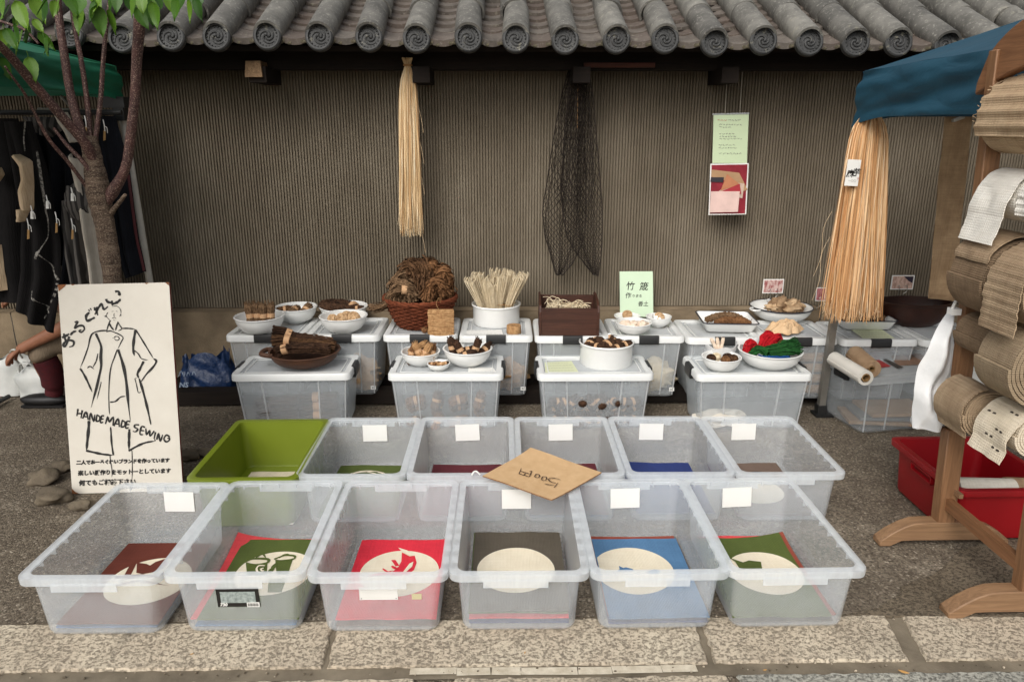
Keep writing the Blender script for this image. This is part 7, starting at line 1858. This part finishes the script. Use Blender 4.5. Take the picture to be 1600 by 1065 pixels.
t = cloth_roll('tan jute roll with a pulled thread, rear one of the lowest level', (xm - .015, YB0, z + .045), (xm - .015, YB1 + .01, z + .045), .082, J1, COREM, .24, 'cloth rolls on the wooden stand', turns=8)
hang_sheet('loose_end', t, xm - .015, YB0 - .004, YB1 + .012, z + .045, .085, 100, 215, .03, J1, seed=7)
t = cloth_roll('white roll with rows of dark dashes, front one of the lowest level', (xm + .01, YF0, z + .05), (xm + .01, YF1, z + .05), .066, PATT, COREM, .3, 'cloth rolls on the wooden stand', turns=6)
o = hang_sheet('loose_end', t, xm + .01, YF0 - .004, YF1, z + .05, .069, 60, 150, .12, PATT, seed=8, flare=.3)
# dark dashes woven into the loose end
me_ = o.data; b = B(); W15 = 15
for v_, us in ((14, (2, 4, 6)), (26, (8, 10)), (34, (2, 4)), (44, (8, 10)), (52, (3, 5, 7)), (60, (9, 11))):
    for u_ in us:
        i = v_ * W15 + u_; p0 = Vector(me_.vertices[i].co) + wloc(t); p1 = Vector(me_.vertices[i + 1].co).lerp(Vector(me_.vertices[i + 2].co), .4) + wloc(t); nrm = Vector(me_.vertices[i].normal); nrm = nrm if nrm.x < 0 or nrm.z > 0 else -nrm
        stroke(b, [p0 + nrm * .003, p0.lerp(p1, .5) + nrm * .003 + Vector((0, 0, .001)), p1.lerp(p0, .12) + nrm * .003], .0065, None, nrm, .001, .5, 3)
mk('woven_dashes', b, plain('charcoal_slub', S(74, 64, 54), S(50, 44, 38), .9, 60, .3), t)

# red tray with rolls
rp = [onZ(1470, 757, .2), onZ(1650, 757, .2), onZ(1405, 697, .2), onZ(1575, 690, .2)]
rt_, rc, rrz = make_bin('red_tray', 'deep red plastic tray of fabric rolls behind the wooden stand', [(1470, 757), (1650, 755), (1405, 697), (1560, 695)], .47, None, None, (REDP, REDP), z=.205, ticks=False, grip=False, W=.40)
b = B(); hx, hy = .2, .235
for y0, y1, z0_, z1_ in ((-.07, .07, .150, .156), (-.07, .07, .176, .182), (-.07, -.064, .15, .182), (.064, .07, .15, .182)): b.box((-hx + .014, (y0 + y1) / 2, (z0_ + z1_) / 2), (.016, y1 - y0, z1_ - z0_))
mk('side_handle', b, REDP, rt_, 40, True)
Mz = Matrix.Rotation(rrz, 3, 'Z')
def intray(x, y, z): q = Mz @ Vector((x, y, 0)); return Vector((rc.x + q.x, rc.y + q.y, z))
cloth_roll('pale linen roll lying along the front of the red tray', intray(-.13, -.12, .165), intray(.07, -.135, .165), .047, WLINEN, COREM, .38, 'rolls in the red tray', turns=4)
cloth_roll('beige roll at the right of the pale linen roll in the red tray', intray(.075, -.09, .15), intray(.16, -.10, .15), .046, LINEN, COREM, .3, 'rolls in the red tray', turns=4)
cloth_roll('linen roll at the bottom of the red tray under the pale roll', intray(-.12, -.08, .062), intray(.13, -.08, .062), .052, LINEN, COREM, .3, 'rolls in the red tray', turns=4)
cloth_roll('second linen roll at the bottom of the red tray, behind the first', intray(-.12, .04, .062), intray(.13, .04, .062), .05, WLINEN, COREM, .3, 'rolls in the red tray', turns=4)
# white bag hung on the stand's rear post
t = thing('white_bag', 'white thin plastic bag hanging on the left of the wooden stand', 'bag', tuple(onY(1480, 490, Ya + .04)))
def wb(u, v):
    L = [(1488, 478), (1474, 500), (1452, 530), (1436, 570), (1428, 610), (1427, 640), (1426, 668)]; Rr = [(1491, 479), (1490, 510), (1488, 545), (1487, 580), (1478, 610), (1470, 640), (1466, 661)]
    def at(poly, v):
        x = v * (len(poly) - 1); i = min(int(x), len(poly) - 2); f = x - i; return Vector(poly[i]).lerp(Vector(poly[i + 1]), f)
    uu = u * 2 if u < .5 else 2 - u * 2
    q = at(L, v).lerp(at(Rr, v), uu); p = onY(q.x, q.y, Ya + .06)
    p.y += (-1 if u < .5 else 1) * (.055 * math.sin(min(1, uu) * math.pi) * min(1, v * 2)) + math.sin(min(1, uu) * math.pi) * (.022 * noise.noise(Vector((uu * 3 + v * 2, v * 3, 1 + (u > .5)))) + .014 * math.sin(uu * 9 + v * 5) * min(1, 2 * v)) + .03 * noise.noise(Vector((uu * 2, v * 4, 7)))
    return p
b = B(); b.grid(wb, 64, 50, .0012); mk('bag_body', b, plain('thin_white_plastic', S(238, 238, 236), S(226, 227, 226), .35, 6, .25, 30, .45, bdist=.01), t, 60)
b = B(); q = onY(1491, 486, Ya + .0); b.box(tuple(q), (.03, .03, .02)); b.tube([q + Vector((-.01, 0, .0)), q + Vector((0, 0, .035))], .005, 6); mk('clip', b, CARD, t)
t2_ = thing('white_bag', 'second pale plastic bag behind the rear post of the wooden stand', 'bag', tuple(onY(1515, 590, 2.75)))
b = B(); q = onY(1512, 600, 2.75); b.blob(tuple(q), (.075, .05, .12), 26, 18, .35, 1.8, 44); mk('bag_body', b, BAGW, t2_, 60)
# small litter on the stones
LEAFD = plain('dry_leaf', S(206, 160, 96), S(170, 120, 66), .8, 40, .1)
for k, (x, y, a, L) in enumerate(((1412, 1050, -.5, .028), (1195, 1047, .2, .012), (820, 1020, 1.2, .010), (300, 1022, .4, .010))):
    p = onZ(x, y, .004); b = B(); d = Vector((math.cos(a), math.sin(a), 0)); s = Vector((-d.y, d.x, 0))
    b.grid(lambda u, v: p + d * L * (v - .5) + s * L * .35 * (u - .5) * math.sin(math.pi * min(.98, max(.05, v))) + Vector((0, 0, .002 + .004 * (v - .5) ** 2)), 4, 8, .0008)
    tag(mk('dry_leaf', b, LEAFD), ('tan dry leaf lying in the gutter gap at the right', 'tiny dry scrap in the gap right of the painted strip', 'tiny dry scrap on the kerb below the grey cloth bin', 'tiny dry scrap on the kerb below the sticker bin')[k], 'leaf')
# ------------------------------------------------------------------ look-alikes in one vessel: say which one by its order
_ord = ['first', 'second', 'third', 'fourth', 'fifth', 'sixth', 'seventh', 'eighth', 'ninth', 'tenth', 'eleventh', 'twelfth'] + ['%dth' % k for k in range(13, 60)]
_by = {}
for o in COL.objects:
    if o.parent is None and o.get('label') and o.get('group'): _by.setdefault((o['group'], o['label']), []).append(o)
for (g_, lb), os_ in _by.items():
    if len(os_) < 2: continue
    os_.sort(key=lambda o: (o.location - CAM).dot(RGT) / (o.location - CAM).dot(FWD))
    for k, o in enumerate(os_):
        o['label'] = ('leftmost ' if k == 0 else 'rightmost ' if k == len(os_) - 1 else '') + lb + ('' if k in (0, len(os_) - 1) else ', %s from left' % _ord[k])

for o in COL.objects:                          # written marks: strokes too small to pick apart singly
    if o.type == 'MESH' and o.name.split('.')[0] in ('handwriting', 'characters', 'small_print', 'lettering', 'small_lettering', 'barcode', 'woven_dashes', 'sticker_dots', 'motif', 'red_handwriting'): o['kind'] = 'stuff'
